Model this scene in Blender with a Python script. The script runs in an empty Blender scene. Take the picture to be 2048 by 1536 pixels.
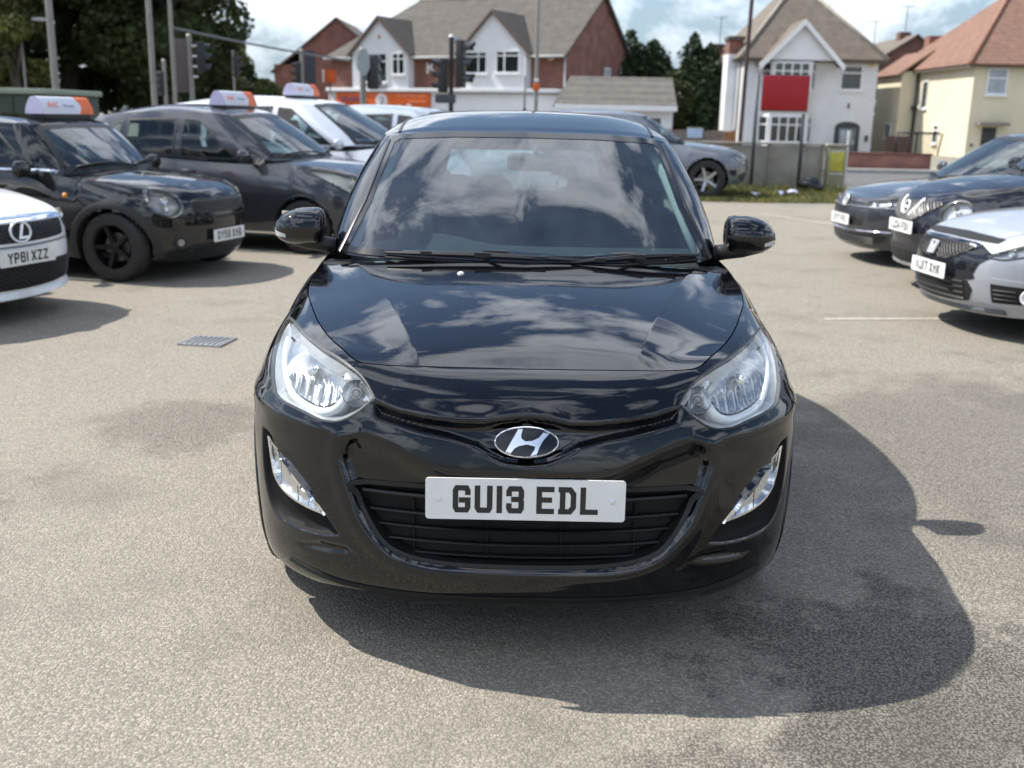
import bpy, bmesh, math, random
import numpy as np
from mathutils import Vector, Matrix, geometry
from mathutils.bvhtree import BVHTree
R = math.radians
scene = bpy.context.scene
COL = scene.collection

# ------------------------------------------------------------------ camera
CAM_LOC = Vector((0.0, -2.545, 1.49))
PITCH, ROLL, YAW = R(14.5), math.atan(0.02), R(0.92)
_f = Vector((-math.sin(YAW)*math.cos(PITCH), math.cos(YAW)*math.cos(PITCH), -math.sin(PITCH)))
_r = Vector((math.cos(YAW), math.sin(YAW), 0.0))
_u = _r.cross(_f)
_r2 = _r*math.cos(ROLL) + _u*math.sin(ROLL)
_u2 = -_r*math.sin(ROLL) + _u*math.cos(ROLL)
cam = bpy.data.cameras.new('camera')
cam.sensor_width = 36.0
cam.lens = 36.0*2071.0/2048.0
cam.clip_start, cam.clip_end = 0.05, 3000.0
cam.dof.use_dof = True
cam.dof.focus_distance = 3.0
cam.dof.aperture_fstop = 3.4
cam_ob = bpy.data.objects.new('camera', cam)
COL.objects.link(cam_ob)
_m = Matrix((_r2, _u2, -_f)).transposed().to_4x4()
_m.translation = CAM_LOC
cam_ob.matrix_world = _m
scene.camera = cam_ob

CLOUD_SEED = 2.3
# ------------------------------------------------------------------ sky, sun, exposure
SUN_DIR = Vector((-0.797, 0.26, 1.04)).normalized()      # towards the sun
sun_el = math.asin(SUN_DIR.z)
sun_az = math.atan2(SUN_DIR.x, SUN_DIR.y)
world = bpy.data.worlds.new('World')
scene.world = world
world.use_nodes = True
wn, wl = world.node_tree.nodes, world.node_tree.links
wn.clear()
def WN(t, **k):
    n = wn.new(t)
    for a, b in k.items():
        setattr(n, a, b)
    return n
sky = WN('ShaderNodeTexSky', sky_type='NISHITA', sun_disc=False)
sky.sun_elevation, sky.sun_rotation = sun_el, sun_az
sky.altitude, sky.air_density, sky.dust_density, sky.ozone_density = 30, 1.0, 0.3, 2.0
tc = WN('ShaderNodeTexCoord')
sep = WN('ShaderNodeSeparateXYZ'); wl.new(tc.outputs['Generated'], sep.inputs[0])
def WM(op, a, b=None, c=None):
    n = WN('ShaderNodeMath', operation=op)
    for i, v in enumerate((a, b, c)):
        if v is None: continue
        if isinstance(v, (int, float)): n.inputs[i].default_value = v
        else: wl.new(v, n.inputs[i])
    return n.outputs[0]
cmb = WN('ShaderNodeCombineXYZ')                        # flattened cloud forms, finer towards the horizon
wl.new(sep.outputs[0], cmb.inputs[0]); wl.new(sep.outputs[1], cmb.inputs[1])
wl.new(WM('ADD', WM('MULTIPLY', WM('POWER', WM('MAXIMUM', sep.outputs[2], 0.0), 0.9), 1.7), CLOUD_SEED), cmb.inputs[2])
cn = WN('ShaderNodeTexNoise', noise_dimensions='3D')
cn.inputs['Scale'].default_value = 2.6
cn.inputs['Detail'].default_value = 9.0
cn.inputs['Roughness'].default_value = 0.6
cn.inputs['Distortion'].default_value = 0.35
wl.new(cmb.outputs[0], cn.inputs['Vector'])
cr_ = WN('ShaderNodeValToRGB')
cr_.color_ramp.elements[0].position, cr_.color_ramp.elements[1].position = 0.485, 0.585
wl.new(cn.outputs[0], cr_.inputs[0])
# cloud shading: thicker middles are greyer than their thin bright edges
cs_ = WN('ShaderNodeValToRGB')
cs_.color_ramp.elements[0].position, cs_.color_ramp.elements[1].position = 0.50, 0.68
cs_.color_ramp.elements[0].color = (17.0, 17.6, 18.8, 1)
cs_.color_ramp.elements[1].color = (7.3, 8.0, 9.4, 1)
wl.new(cn.outputs[0], cs_.inputs[0])
mx = WN('ShaderNodeMix', data_type='RGBA')
wl.new(WM('MULTIPLY', cr_.outputs[0], 0.93), mx.inputs['Factor'])
hz = WN('ShaderNodeMix', data_type='RGBA')            # pale haze low over the horizon
wl.new(WM('POWER', WM('SUBTRACT', 1.0, WM('ABSOLUTE', sep.outputs[2])), 4.5), hz.inputs['Factor'])
wl.new(sky.outputs[0], hz.inputs['A']); hz.inputs['B'].default_value = (1.9, 2.5, 3.2, 1)
wl.new(hz.outputs['Result'], mx.inputs['A'])
hc_ = WN('ShaderNodeMix', data_type='RGBA')           # distant clouds sink into the same haze
wl.new(WM('MULTIPLY', WM('POWER', WM('SUBTRACT', 1.0, WM('MAXIMUM', sep.outputs[2], 0.0)), 4.5), 0.85), hc_.inputs['Factor'])
wl.new(cs_.outputs[0], hc_.inputs['A']); hc_.inputs['B'].default_value = (3.9, 4.05, 4.2, 1); wl.new(hc_.outputs['Result'], mx.inputs['B'])
bg = WN('ShaderNodeBackground'); bg.inputs['Strength'].default_value = 0.12
wl.new(mx.outputs['Result'], bg.inputs[0])
wo = WN('ShaderNodeOutputWorld'); wl.new(bg.outputs[0], wo.inputs[0])

sl = bpy.data.lights.new('sun', 'SUN')
sl.energy, sl.angle, sl.color = 5.0, R(0.53), (1.0, 0.955, 0.88)
so = bpy.data.objects.new('sun', sl); COL.objects.link(so)
so.rotation_euler = (-SUN_DIR).to_track_quat('-Z', 'Y').to_euler()
so.location = (-20, 8, 30)

scene.view_settings.view_transform = 'Standard'
scene.view_settings.look = 'None'
scene.view_settings.exposure = 0.6
scene.view_settings.gamma = 1.0
scene.render.engine = 'CYCLES'
scene.cycles.use_denoising = True
scene.cycles.max_bounces = 6
scene.cycles.diffuse_bounces = 3
scene.cycles.transparent_max_bounces = 12
scene.cycles.use_adaptive_sampling = True
scene.cycles.adaptive_threshold = 0.02
scene.cycles.sample_clamp_indirect = 6.0
scene.cycles.caustics_reflective = False
scene.cycles.caustics_refractive = False

# ------------------------------------------------------------------ helpers
def linobj(name, data, parent=None):
    o = bpy.data.objects.new(name, data)
    COL.objects.link(o)
    if parent: o.parent = parent
    return o
def thing(name, label, cat, loc=(0, 0, 0), rz=0.0, group=None):
    o = linobj(name, None); o.location = loc; o.rotation_euler = (0, 0, rz)
    o.empty_display_size = 0.2
    return tag(o, label, cat, group)
def tag(o, label, cat, group=None):
    o['label'] = label; o['category'] = cat
    if group: o['group'] = group
    return o
def struct(o, label=None):
    o['kind'] = 'structure'
    if label: o['label'] = label
    return o
def mesh(name, v, f, m, parent=None, smooth=True, auto=None):
    me = bpy.data.meshes.new(name)
    me.from_pydata([tuple(map(float, p)) for p in v], [], [tuple(map(int, q)) for q in f])
    ms = m if isinstance(m, (list, tuple)) else [m]
    for x in ms: me.materials.append(x)
    if smooth:
        me.polygons.foreach_set('use_smooth', [True]*len(me.polygons))
        if auto: me.set_sharp_from_angle(angle=R(auto))
    me.update()
    return linobj(name, me, parent)
def from_bm(name, bm, m, parent=None, smooth=False, auto=None):
    me = bpy.data.meshes.new(name)
    bm.to_mesh(me); bm.free()
    for x in (m if isinstance(m, (list, tuple)) else [m]): me.materials.append(x)
    if smooth:
        me.polygons.foreach_set('use_smooth', [True]*len(me.polygons))
        if auto: me.set_sharp_from_angle(angle=R(auto))
    return linobj(name, me, parent)
class MB:
    """collects simple solids for ONE mesh"""
    def __init__(s): s.v = []; s.f = []
    def add(s, v, f):
        n = len(s.v); s.v += [tuple(p) for p in v]; s.f += [tuple(i+n for i in q) for q in f]
        return s
    def box(s, x0, x1, y0, y1, z0, z1, M=None):
        p = [Vector((x, y, z)) for z in (z0, z1) for x, y in ((x0, y0), (x1, y0), (x1, y1), (x0, y1))]
        if M is not None: p = [M @ q for q in p]
        return s.add(p, [(3, 2, 1, 0), (4, 5, 6, 7), (0, 1, 5, 4), (1, 2, 6, 5), (2, 3, 7, 6), (3, 0, 4, 7)])
    def prism(s, poly, axis, a, b, M=None):
        """poly in the two other axes, extruded from a to b along axis"""
        def P(u, w, t):
            q = {'x': (t, u, w), 'y': (u, t, w), 'z': (u, w, t)}[axis]
            return (M @ Vector(q)) if M is not None else Vector(q)
        n = len(poly)
        v = [P(u, w, a) for u, w in poly] + [P(u, w, b) for u, w in poly]
        return s.add(v, [tuple(range(n))[::-1], tuple(range(n, 2*n))] + [(i, (i+1) % n, n+(i+1) % n, n+i) for i in range(n)])
    def tube(s, pts, r, n=8, caps=True):
        pts = [Vector(p) for p in pts]
        rs = r if isinstance(r, (list, tuple)) else [r]*len(pts)
        v, f = [], []
        up = None
        for i, p in enumerate(pts):
            t = (pts[min(i+1, len(pts)-1)] - pts[max(i-1, 0)]).normalized()
            if up is None:
                up = Vector((0, 0, 1)) if abs(t.z) < 0.9 else Vector((1, 0, 0))
            a = t.cross(up).normalized(); b = a.cross(t).normalized(); up = b
            for k in range(n):
                w = 2*math.pi*k/n
                v.append(p + (a*math.cos(w) + b*math.sin(w))*rs[i])
        for i in range(len(pts)-1):
            for k in range(n):
                f.append((i*n+k, i*n+(k+1) % n, (i+1)*n+(k+1) % n, (i+1)*n+k))
        if caps:
            f.append(tuple(range(n))[::-1]); f.append(tuple(range((len(pts)-1)*n, len(pts)*n)))
        return s.add(v, f)
    def lathe(s, prof, n=24, M=None, close=False):
        """prof: (radius, height) around local z"""
        v, f = [], []
        for k in range(n):
            w = 2*math.pi*k/n
            for r, h in prof:
                q = Vector((r*math.cos(w), r*math.sin(w), h)); v.append(M @ q if M is not None else q)
        m = len(prof)
        for k in range(n):
            for i in range(m if close else m-1):
                j = (i+1) % m
                f.append((k*m+i, ((k+1) % n)*m+i, ((k+1) % n)*m+j, k*m+j))
        return s.add(v, f)
    def build(s, name, m, parent=None, smooth=False, auto=None):
        return mesh(name, s.v, s.f, m, parent, smooth, auto)
def bbox(name, x0, x1, y0, y1, z0, z1, m, parent=None, bev=0.0, seg=2):
    bm = bmesh.new()
    bmesh.ops.create_cube(bm, size=1.0)
    for v in bm.verts:
        v.co = Vector(((x0+x1)/2+v.co.x*(x1-x0), (y0+y1)/2+v.co.y*(y1-y0), (z0+z1)/2+v.co.z*(z1-z0)))
    if bev > 0:
        bmesh.ops.bevel(bm, geom=list(bm.edges), offset=bev, segments=seg, profile=0.5, affect='EDGES')
    return from_bm(name, bm, m, parent, bev > 0, 40)
def disc(parent, loc, r, m, name, n=28, t=.008, rx=0.0, sx=1.0, rz=0.0):
    o = MB().lathe([(0, t), (r*.9, t), (r, t*.6), (r, -t)], n, Matrix.Rotation(R(90), 4, 'X') @ Matrix.Diagonal((sx, 1, 1, 1))).build(name, m, parent, True, 40)
    o.location = loc; o.rotation_euler = (rx, 0, rz)
    return o
def pchip(xs, ys, t):
    xs = np.asarray(xs, float); ys = np.asarray(ys, float); t = np.clip(np.asarray(t, float), xs[0], xs[-1])
    h = np.diff(xs); d = np.diff(ys)/h
    m = np.zeros(len(xs))
    m[0], m[-1] = d[0], d[-1]
    for i in range(1, len(xs)-1):
        if d[i-1]*d[i] > 0:
            w1, w2 = 2*h[i]+h[i-1], h[i]+2*h[i-1]
            m[i] = (w1+w2)/(w1/d[i-1]+w2/d[i])
    k = np.clip(np.searchsorted(xs, t, side='right')-1, 0, len(h)-1)
    s = (t-xs[k])/h[k]; hk = h[k]
    return ((2*s**3-3*s**2+1)*ys[k] + (s**3-2*s**2+s)*hk*m[k] + (-2*s**3+3*s**2)*ys[k+1] + (s**3-s**2)*hk*m[k+1])
def curve(pts, key, t):
    """pchip each coordinate of pts against the running parameter key"""
    a = np.asarray(pts, float)
    return np.stack([pchip(key, a[:, i], t) for i in range(a.shape[1])], -1)
def arclen(pts):
    a = np.asarray(pts, float)
    return np.concatenate([[0], np.cumsum(np.linalg.norm(np.diff(a, axis=0), axis=1))])
def spline(pts, n, closed=False):
    """catmull-rom through pts, n samples per span"""
    P = [Vector(p) for p in pts]; out = []
    N = len(P)
    for i in range(N if closed else N-1):
        a, b = P[(i-1) % N] if closed or i > 0 else P[0]*2-P[1], P[i]
        c = P[(i+1) % N]; d = P[(i+2) % N] if closed or i+2 < N else P[-1]*2-P[-2]
        for k in range(n):
            t = k/n
            out.append(0.5*((2*b)+(c-a)*t+(2*a-5*b+4*c-d)*t*t+(3*b-a-3*c+d)*t**3))
    if not closed: out.append(P[-1].copy())
    return out
def resample(poly, step, closed=True):
    P = [Vector(p) for p in poly]; out = []
    N = len(P)
    for i in range(N if closed else N-1):
        a, b = P[i], P[(i+1) % N]
        k = max(1, int(math.ceil((b-a).length/step)))
        out += [a.lerp(b, j/k) for j in range(k)]
    if not closed: out.append(P[-1])
    return out
def offset_poly(poly, d):
    """move every vertex of a closed 2d polygon inwards by d"""
    P = [Vector(p) for p in poly]; n = len(P)
    area = sum(P[i].x*P[(i+1) % n].y-P[(i+1) % n].x*P[i].y for i in range(n))
    s = 1 if area > 0 else -1
    out = []
    for i in range(n):
        e1 = (P[i]-P[i-1]).normalized(); e2 = (P[(i+1) % n]-P[i]).normalized()
        n1 = Vector((-e1.y, e1.x)); n2 = Vector((-e2.y, e2.x))
        q = (n1+n2)
        q = q.normalized() if q.length > 1e-6 else n1
        c = max(0.45, q.dot(n1))
        out.append(P[i]+q*(s*d/c))
    return out
def inside(poly, xs, ys):
    P = np.asarray([(p[0], p[1]) for p in poly], float)
    xs = np.asarray(xs, float); ys = np.asarray(ys, float)
    r = np.zeros(xs.shape, bool); n = len(P)
    for i in range(n):
        x1, y1 = P[i]; x2, y2 = P[(i+1) % n]
        c = (y1 > ys) != (y2 > ys)
        if y1 != y2:
            r ^= c & (xs < (x2-x1)*(ys-y1)/(y2-y1)+x1)
    return r
def segdist(poly, xs, ys, closed=True):
    P = np.asarray([(p[0], p[1]) for p in poly], float)
    d = np.full(np.shape(xs), 1e9); n = len(P)
    for i in range(n if closed else n-1):
        a, b = P[i], P[(i+1) % n]
        ab = b-a; L = max(ab@ab, 1e-12)
        t = np.clip(((xs-a[0])*ab[0]+(ys-a[1])*ab[1])/L, 0, 1)
        d = np.minimum(d, np.hypot(xs-a[0]-t*ab[0], ys-a[1]-t*ab[1]))
    return d
def sdf(poly, xs, ys):
    """signed distance, positive inside"""
    d = segdist(poly, xs, ys)
    return np.where(inside(poly, xs, ys), d, -d)
def sstep(a, b, x):
    t = np.clip((x-a)/(b-a), 0, 1)
    return t*t*(3-2*t)
def fill2d(poly, step, holes=()):
    """triangulated grid inside a polygon: verts2d, faces, number of outline points"""
    B = resample(poly, step)
    pts = [Vector((p[0], p[1])) for p in B]; edges = [(i, (i+1) % len(B)) for i in range(len(B))]
    nb = len(pts)
    xs = [p.x for p in B]; ys = [p.y for p in B]
    gx, gy = np.meshgrid(np.arange(min(xs)+step/2, max(xs), step), np.arange(min(ys)+step/2, max(ys), step))
    gx, gy = gx.ravel(), gy.ravel()
    if len(gx):
        k = sdf(B, gx, gy) > step*0.45
        pts += [Vector((float(a), float(b))) for a, b in zip(gx[k], gy[k])]
    r = geometry.delaunay_2d_cdt(pts, edges, [list(range(nb))], 1, 1e-6)
    V, Fc = r[0], r[2]
    return V, [list(f) for f in Fc]

# ------------------------------------------------------------------ materials
MATS = {}
def nodes(name):
    m = bpy.data.materials.new(name); m.use_nodes = True
    nt = m.node_tree; b = nt.nodes['Principled BSDF']
    return m, nt, b
def mat(name, col, rough=0.6, metal=0.0, var=0.12, vscale=6.0, bump=0.0, bscale=60.0, spec=0.5, coat=0.0, coat_r=0.03, rvar=0.0):
    if name in MATS: return MATS[name]
    m, nt, b = nodes(name); N, L = nt.nodes, nt.links
    b.inputs['Base Color'].default_value = (*col, 1)
    b.inputs['Roughness'].default_value = rough
    b.inputs['Metallic'].default_value = metal
    b.inputs['Specular IOR Level'].default_value = spec
    b.inputs['Coat Weight'].default_value = coat
    b.inputs['Coat Roughness'].default_value = coat_r
    tcn = N.new('ShaderNodeTexCoord')
    if var > 0:
        n = N.new('ShaderNodeTexNoise'); n.inputs['Scale'].default_value = vscale; n.inputs['Detail'].default_value = 6
        n.inputs['Roughness'].default_value = 0.6
        L.new(tcn.outputs['Object'], n.inputs['Vector'])
        r = N.new('ShaderNodeValToRGB')
        r.color_ramp.elements[0].position, r.color_ramp.elements[1].position = 0.3, 0.7
        r.color_ramp.elements[0].color = (*[c*(1-var) for c in col], 1)
        r.color_ramp.elements[1].color = (*[min(1, c*(1+var)) for c in col], 1)
        L.new(n.outputs[0], r.inputs[0]); L.new(r.outputs[0], b.inputs['Base Color'])
        if rvar > 0:
            mr = N.new('ShaderNodeMapRange'); mr.inputs['From Min'].default_value = 0.3; mr.inputs['From Max'].default_value = 0.7
            mr.inputs['To Min'].default_value = max(0, rough-rvar); mr.inputs['To Max'].default_value = min(1, rough+rvar)
            L.new(n.outputs[0], mr.inputs[0]); L.new(mr.outputs[0], b.inputs['Roughness'])
    if bump > 0:
        n2 = N.new('ShaderNodeTexNoise'); n2.inputs['Scale'].default_value = bscale; n2.inputs['Detail'].default_value = 4
        L.new(tcn.outputs['Object'], n2.inputs['Vector'])
        bp = N.new('ShaderNodeBump'); bp.inputs['Strength'].default_value = bump; bp.inputs['Distance'].default_value = 0.02
        L.new(n2.outputs[0], bp.inputs['Height']); L.new(bp.outputs[0], b.inputs['Normal'])
    MATS[name] = m
    return m
def glass(name, tint=(0.75, 0.85, 0.82), ior=1.55, rough=0.0, haze=0.0, hazecol=(0.5, 0.55, 0.55)):
    if name in MATS: return MATS[name]
    m = bpy.data.materials.new(name); m.use_nodes = True
    nt = m.node_tree; N, L = nt.nodes, nt.links; N.clear()
    t = N.new('ShaderNodeBsdfTransparent'); t.inputs[0].default_value = (*tint, 1)
    g = N.new('ShaderNodeBsdfGlossy'); g.inputs['Roughness'].default_value = rough
    fr = N.new('ShaderNodeFresnel'); fr.inputs[0].default_value = ior
    ge = N.new('ShaderNodeNewGeometry')
    # seen from behind the pane reflects as from the front
    mxv = N.new('ShaderNodeMix'); mxv.data_type = 'FLOAT'
    fr2 = N.new('ShaderNodeFresnel'); fr2.inputs[0].default_value = 1.0/ior
    L.new(ge.outputs['Backfacing'], mxv.inputs['Factor'])
    L.new(fr.outputs[0], mxv.inputs['A']); mxv.inputs['B'].default_value = 0.08
    a = N.new('ShaderNodeMixShader'); L.new(mxv.outputs[0], a.inputs[0]); L.new(t.outputs[0], a.inputs[1]); L.new(g.outputs[0], a.inputs[2])
    out = N.new('ShaderNodeOutputMaterial')
    if haze > 0:
        d = N.new('ShaderNodeBsdfDiffuse'); d.inputs[0].default_value = (*hazecol, 1)
        tcn = N.new('ShaderNodeTexCoord'); n = N.new('ShaderNodeTexNoise'); n.inputs['Scale'].default_value = 9; n.inputs['Detail'].default_value = 8
        L.new(tcn.outputs['Object'], n.inputs['Vector'])
        mu = N.new('ShaderNodeMath'); mu.operation = 'MULTIPLY'; mu.inputs[1].default_value = haze*2; L.new(n.outputs[0], mu.inputs[0])
        b = N.new('ShaderNodeMixShader'); L.new(mu.outputs[0], b.inputs[0]); L.new(a.outputs[0], b.inputs[1]); L.new(d.outputs[0], b.inputs[2])
        a = b
    L.new(a.outputs[0], out.inputs[0])
    MATS[name] = m
    return m
def paint(name, col, flake=0.0, rough=0.35, coat=1.0, dust=0.03, metal=0.0):
    """clear-coated car paint with a thin uneven film of dust"""
    if name in MATS: return MATS[name]
    m, nt, b = nodes(name); N, L = nt.nodes, nt.links
    b.inputs['Roughness'].default_value = rough; b.inputs['Metallic'].default_value = metal; b.inputs['Specular IOR Level'].default_value = 0.0
    b.inputs['Coat Weight'].default_value = coat; b.inputs['Coat IOR'].default_value = 1.58
    tcn = N.new('ShaderNodeTexCoord'); n = N.new('ShaderNodeTexNoise')
    n.inputs['Scale'].default_value = 5; n.inputs['Detail'].default_value = 10; n.inputs['Roughness'].default_value = 0.72
    L.new(tcn.outputs['Object'], n.inputs['Vector'])
    mr = N.new('ShaderNodeMapRange'); mr.inputs[1].default_value = 0.4; mr.inputs[2].default_value = 0.75
    mr.inputs[3].default_value = 0.0; mr.inputs[4].default_value = dust
    L.new(n.outputs[0], mr.inputs[0])
    mx_ = N.new('ShaderNodeMix'); mx_.data_type = 'RGBA'
    mx_.inputs['A'].default_value = (*col, 1); mx_.inputs['B'].default_value = (0.42, 0.39, 0.34, 1)
    L.new(mr.outputs[0], mx_.inputs['Factor']); L.new(mx_.outputs['Result'], b.inputs['Base Color'])
    n3 = N.new('ShaderNodeTexNoise'); n3.inputs['Scale'].default_value = 240; n3.inputs['Detail'].default_value = 2; L.new(tcn.outputs['Object'], n3.inputs['Vector'])
    sp_ = N.new('ShaderNodeMapRange'); sp_.inputs[1].default_value = .64; sp_.inputs[2].default_value = .74; sp_.inputs[3].default_value = 0; sp_.inputs[4].default_value = .035; L.new(n3.outputs[0], sp_.inputs[0])
    mx2 = N.new('ShaderNodeMix'); mx2.data_type = 'RGBA'; L.new(sp_.outputs[0], mx2.inputs['Factor']); L.new(mx_.outputs['Result'], mx2.inputs['A']); mx2.inputs['B'].default_value = (.5, .47, .42, 1)
    L.new(mx2.outputs['Result'], b.inputs['Base Color'])
    m2 = N.new('ShaderNodeMapRange'); m2.inputs[1].default_value = 0.35; m2.inputs[2].default_value = 0.75
    m2.inputs[3].default_value = 0.015; m2.inputs[4].default_value = 0.06
    L.new(n.outputs[0], m2.inputs[0]); L.new(m2.outputs[0], b.inputs['Coat Roughness'])
    MATS[name] = m
    return m
BLACKPL = mat('black_plastic', (0.012, 0.012, 0.013), 0.45, var=0.3, bump=0.05, bscale=300)
DULLBLACK = mat('dull_black', (0.008, 0.008, 0.008), 0.8, var=0.2)
RUBBER = mat('tyre_rubber', (0.022, 0.021, 0.02), 0.75, var=0.25, bump=0.1, bscale=80)
CHROME = mat('chrome', (0.82, 0.83, 0.85), 0.06, 1.0, var=0.04, vscale=30)
ALLOY = mat('alloy_silver', (0.5, 0.51, 0.53), 0.3, 0.85, var=0.08)
DARKRIM = mat('dark_rim', (0.012, 0.012, 0.013), 0.4, 0.2, var=0.2)
REFLECT = mat('lamp_reflector', (0.78, 0.79, 0.8), 0.16, 0.95, var=0.1, vscale=40)
LAMPGREY = mat('lamp_bezel', (0.76, 0.77, 0.78), 0.28, 0.25, var=0.08)
AMBER = mat('amber_lens', (0.75, 0.27, 0.03), 0.15, var=0.05)
RED_L = mat('red_lens', (0.45, 0.015, 0.015), 0.12, var=0.05)
SEATM = mat('seat_cloth', (0.045, 0.046, 0.05), 0.9, var=0.25, bump=0.2, bscale=200)
DASHM = mat('dash_plastic', (0.05, 0.052, 0.056), 0.6, var=0.15, bump=0.1, bscale=400)
TRIMM = mat('cabin_lining', (0.5, 0.5, 0.47), 0.85, var=0.06)
SCREENG = glass('windscreen_glass', (0.5, 0.62, 0.63), 2.15, haze=0.025, hazecol=(0.45, 0.55, 0.62))
SIDEG = glass('side_window_glass', (0.55, 0.64, 0.62), 1.6)
LENSG = glass('lamp_lens_glass', (0.93, 0.95, 0.95), 1.5, haze=0.04, hazecol=(0.75, 0.75, 0.7))
BADGEM = mat('badge_silver', (0.80, 0.81, 0.83), 0.22, 0.35, var=0.04)
SLATM = mat('slat_black', (0.006, 0.006, 0.0065), 0.55, var=0.2)
PLATEM = mat('plate_white', (0.72, 0.72, 0.70), 0.32, var=0.05, vscale=14)
PLATEB = mat('plate_letter_black', (0.014, 0.014, 0.014), 0.4, var=0.2)
CLEARL = mat('clear_indicator_lens', (0.6, 0.62, 0.63), 0.12, var=0.1, vscale=50, coat=0.5)

# ------------------------------------------------------------------ ground, road, verge
def asphalt(name, base, dark, scale=115.0, stain=True, rough=.92, patches=()):
    m, nt, b = nodes(name); N, L = nt.nodes, nt.links
    tcn = N.new('ShaderNodeTexCoord')
    vo = N.new('ShaderNodeTexVoronoi'); vo.inputs['Scale'].default_value = scale; vo.inputs['Randomness'].default_value = 1.0
    nd = N.new('ShaderNodeTexNoise'); nd.inputs['Scale'].default_value = scale*.55; nd.inputs['Detail'].default_value = 2; L.new(tcn.outputs['Object'], nd.inputs['Vector'])
    vs_ = N.new('ShaderNodeVectorMath'); vs_.operation = 'SCALE'; L.new(nd.outputs['Color'], vs_.inputs[0]); vs_.inputs['Scale'].default_value = 1.5/scale
    va = N.new('ShaderNodeVectorMath'); va.operation = 'ADD'; L.new(tcn.outputs['Object'], va.inputs[0]); L.new(vs_.outputs[0], va.inputs[1])
    L.new(va.outputs[0], vo.inputs['Vector'])
    sepc = N.new('ShaderNodeSeparateColor'); L.new(vo.outputs['Color'], sepc.inputs[0])
    r1 = N.new('ShaderNodeValToRGB')                       # brightness of the single stones
    e = r1.color_ramp.elements
    e[0].position, e[0].color = 0.0, (*[c*.74 for c in base], 1)
    e[1].position, e[1].color = 1.0, (*[min(1, c*1.38) for c in base], 1)
    k = e.new(.62); k.color = (*base, 1)
    L.new(sepc.outputs[0], r1.inputs[0])
    def noise(sc, det, p0, p1, rg=.6):
        n = N.new('ShaderNodeTexNoise'); n.inputs['Scale'].default_value = sc; n.inputs['Detail'].default_value = det; n.inputs['Roughness'].default_value = rg
        L.new(tcn.outputs['Object'], n.inputs['Vector'])
        mr = N.new('ShaderNodeMapRange'); mr.interpolation_type = 'SMOOTHSTEP'; mr.inputs[1].default_value = p0; mr.inputs[2].default_value = p1
        L.new(n.outputs[0], mr.inputs[0]); return mr.outputs[0]
    def mix(f, a, bb, blend='MIX'):
        x = N.new('ShaderNodeMix'); x.data_type = 'RGBA'; x.blend_type = blend
        if isinstance(f, float): x.inputs['Factor'].default_value = f
        else: L.new(f, x.inputs['Factor'])
        if isinstance(a, tuple): x.inputs['A'].default_value = (*a, 1)
        else: L.new(a, x.inputs['A'])
        if isinstance(bb, tuple): x.inputs['B'].default_value = (*bb, 1)
        else: L.new(bb, x.inputs['B'])
        return x.outputs['Result']
    def mul(a, v):
        x = N.new('ShaderNodeMath'); x.operation = 'MULTIPLY'; L.new(a, x.inputs[0])
        if isinstance(v, float): x.inputs[1].default_value = v
        else: L.new(v, x.inputs[1])
        return x.outputs[0]
    col = r1.outputs[0]
    # broad tone, worn patches and stains
    col = mix(mul(noise(.35, 5, .38, .66), .30), col, tuple(c*1.18 for c in base))
    col = mix(mul(noise(1.3, 7, .50, .70), .45 if stain else .2), col, tuple(c*.55 for c in base))
    if stain:
        col = mix(mul(noise(1.1, 9, .60, .70, .7), .45), col, dark)
        col = mix(mul(noise(5.0, 9, .70, .75, .7), .7), col, tuple(c*.3 for c in base))
    wear = None
    for (cx, cy, rad, amt, rag) in patches:                # spills and worn areas, ragged at the edge
        vm = N.new('ShaderNodeVectorMath'); vm.operation = 'DISTANCE'; L.new(tcn.outputs['Object'], vm.inputs[0]); vm.inputs[1].default_value = (cx, cy, 0)
        nn_ = N.new('ShaderNodeTexNoise'); nn_.inputs['Scale'].default_value = 2.3; nn_.inputs['Detail'].default_value = 9; nn_.inputs['Roughness'].default_value = .68
        L.new(tcn.outputs['Object'], nn_.inputs['Vector'])
        ma = N.new('ShaderNodeMath'); ma.operation = 'MULTIPLY_ADD'; L.new(nn_.outputs[0], ma.inputs[0]); ma.inputs[1].default_value = rag*rad*3.4; L.new(vm.outputs['Value'], ma.inputs[2])
        mr = N.new('ShaderNodeMapRange'); mr.interpolation_type = 'SMOOTHSTEP'; mr.inputs[1].default_value = rad*(1+rag*1.7); mr.inputs[2].default_value = rad*(.6+rag*1.7); L.new(ma.outputs[0], mr.inputs[0])
        q = mul(mr.outputs[0], amt)
        col = mix(mul(q, .55), col, dark)
        if wear is None: wear = q
        else:
            mm = N.new('ShaderNodeMath'); mm.operation = 'MAXIMUM'; L.new(wear, mm.inputs[0]); L.new(q, mm.inputs[1]); wear = mm.outputs[0]
    # dirty binder between the stones, deeper where the surface is worn
    vd = N.new('ShaderNodeMapRange'); vd.interpolation_type = 'SMOOTHSTEP'; vd.inputs[1].default_value = .34; vd.inputs[2].default_value = .66
    L.new(vo.outputs['Distance'], vd.inputs[0])
    if wear is not None:
        ws_ = N.new('ShaderNodeMath'); ws_.operation = 'MULTIPLY_ADD'; ws_.use_clamp = True; L.new(wear, ws_.inputs[0]); ws_.inputs[1].default_value = .65; ws_.inputs[2].default_value = .32
        col = mix(mul(vd.outputs[0], ws_.outputs[0]), col, tuple(c*.55 for c in dark))
    else:
        col = mix(mul(vd.outputs[0], .5), col, dark)
    L.new(col, b.inputs['Base Color'])
    b.inputs['Roughness'].default_value = rough; b.inputs['Specular IOR Level'].default_value = .25
    inv = N.new('ShaderNodeMath'); inv.operation = 'SUBTRACT'; inv.inputs[0].default_value = 1.0; L.new(vo.outputs['Distance'], inv.inputs[1])
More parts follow.
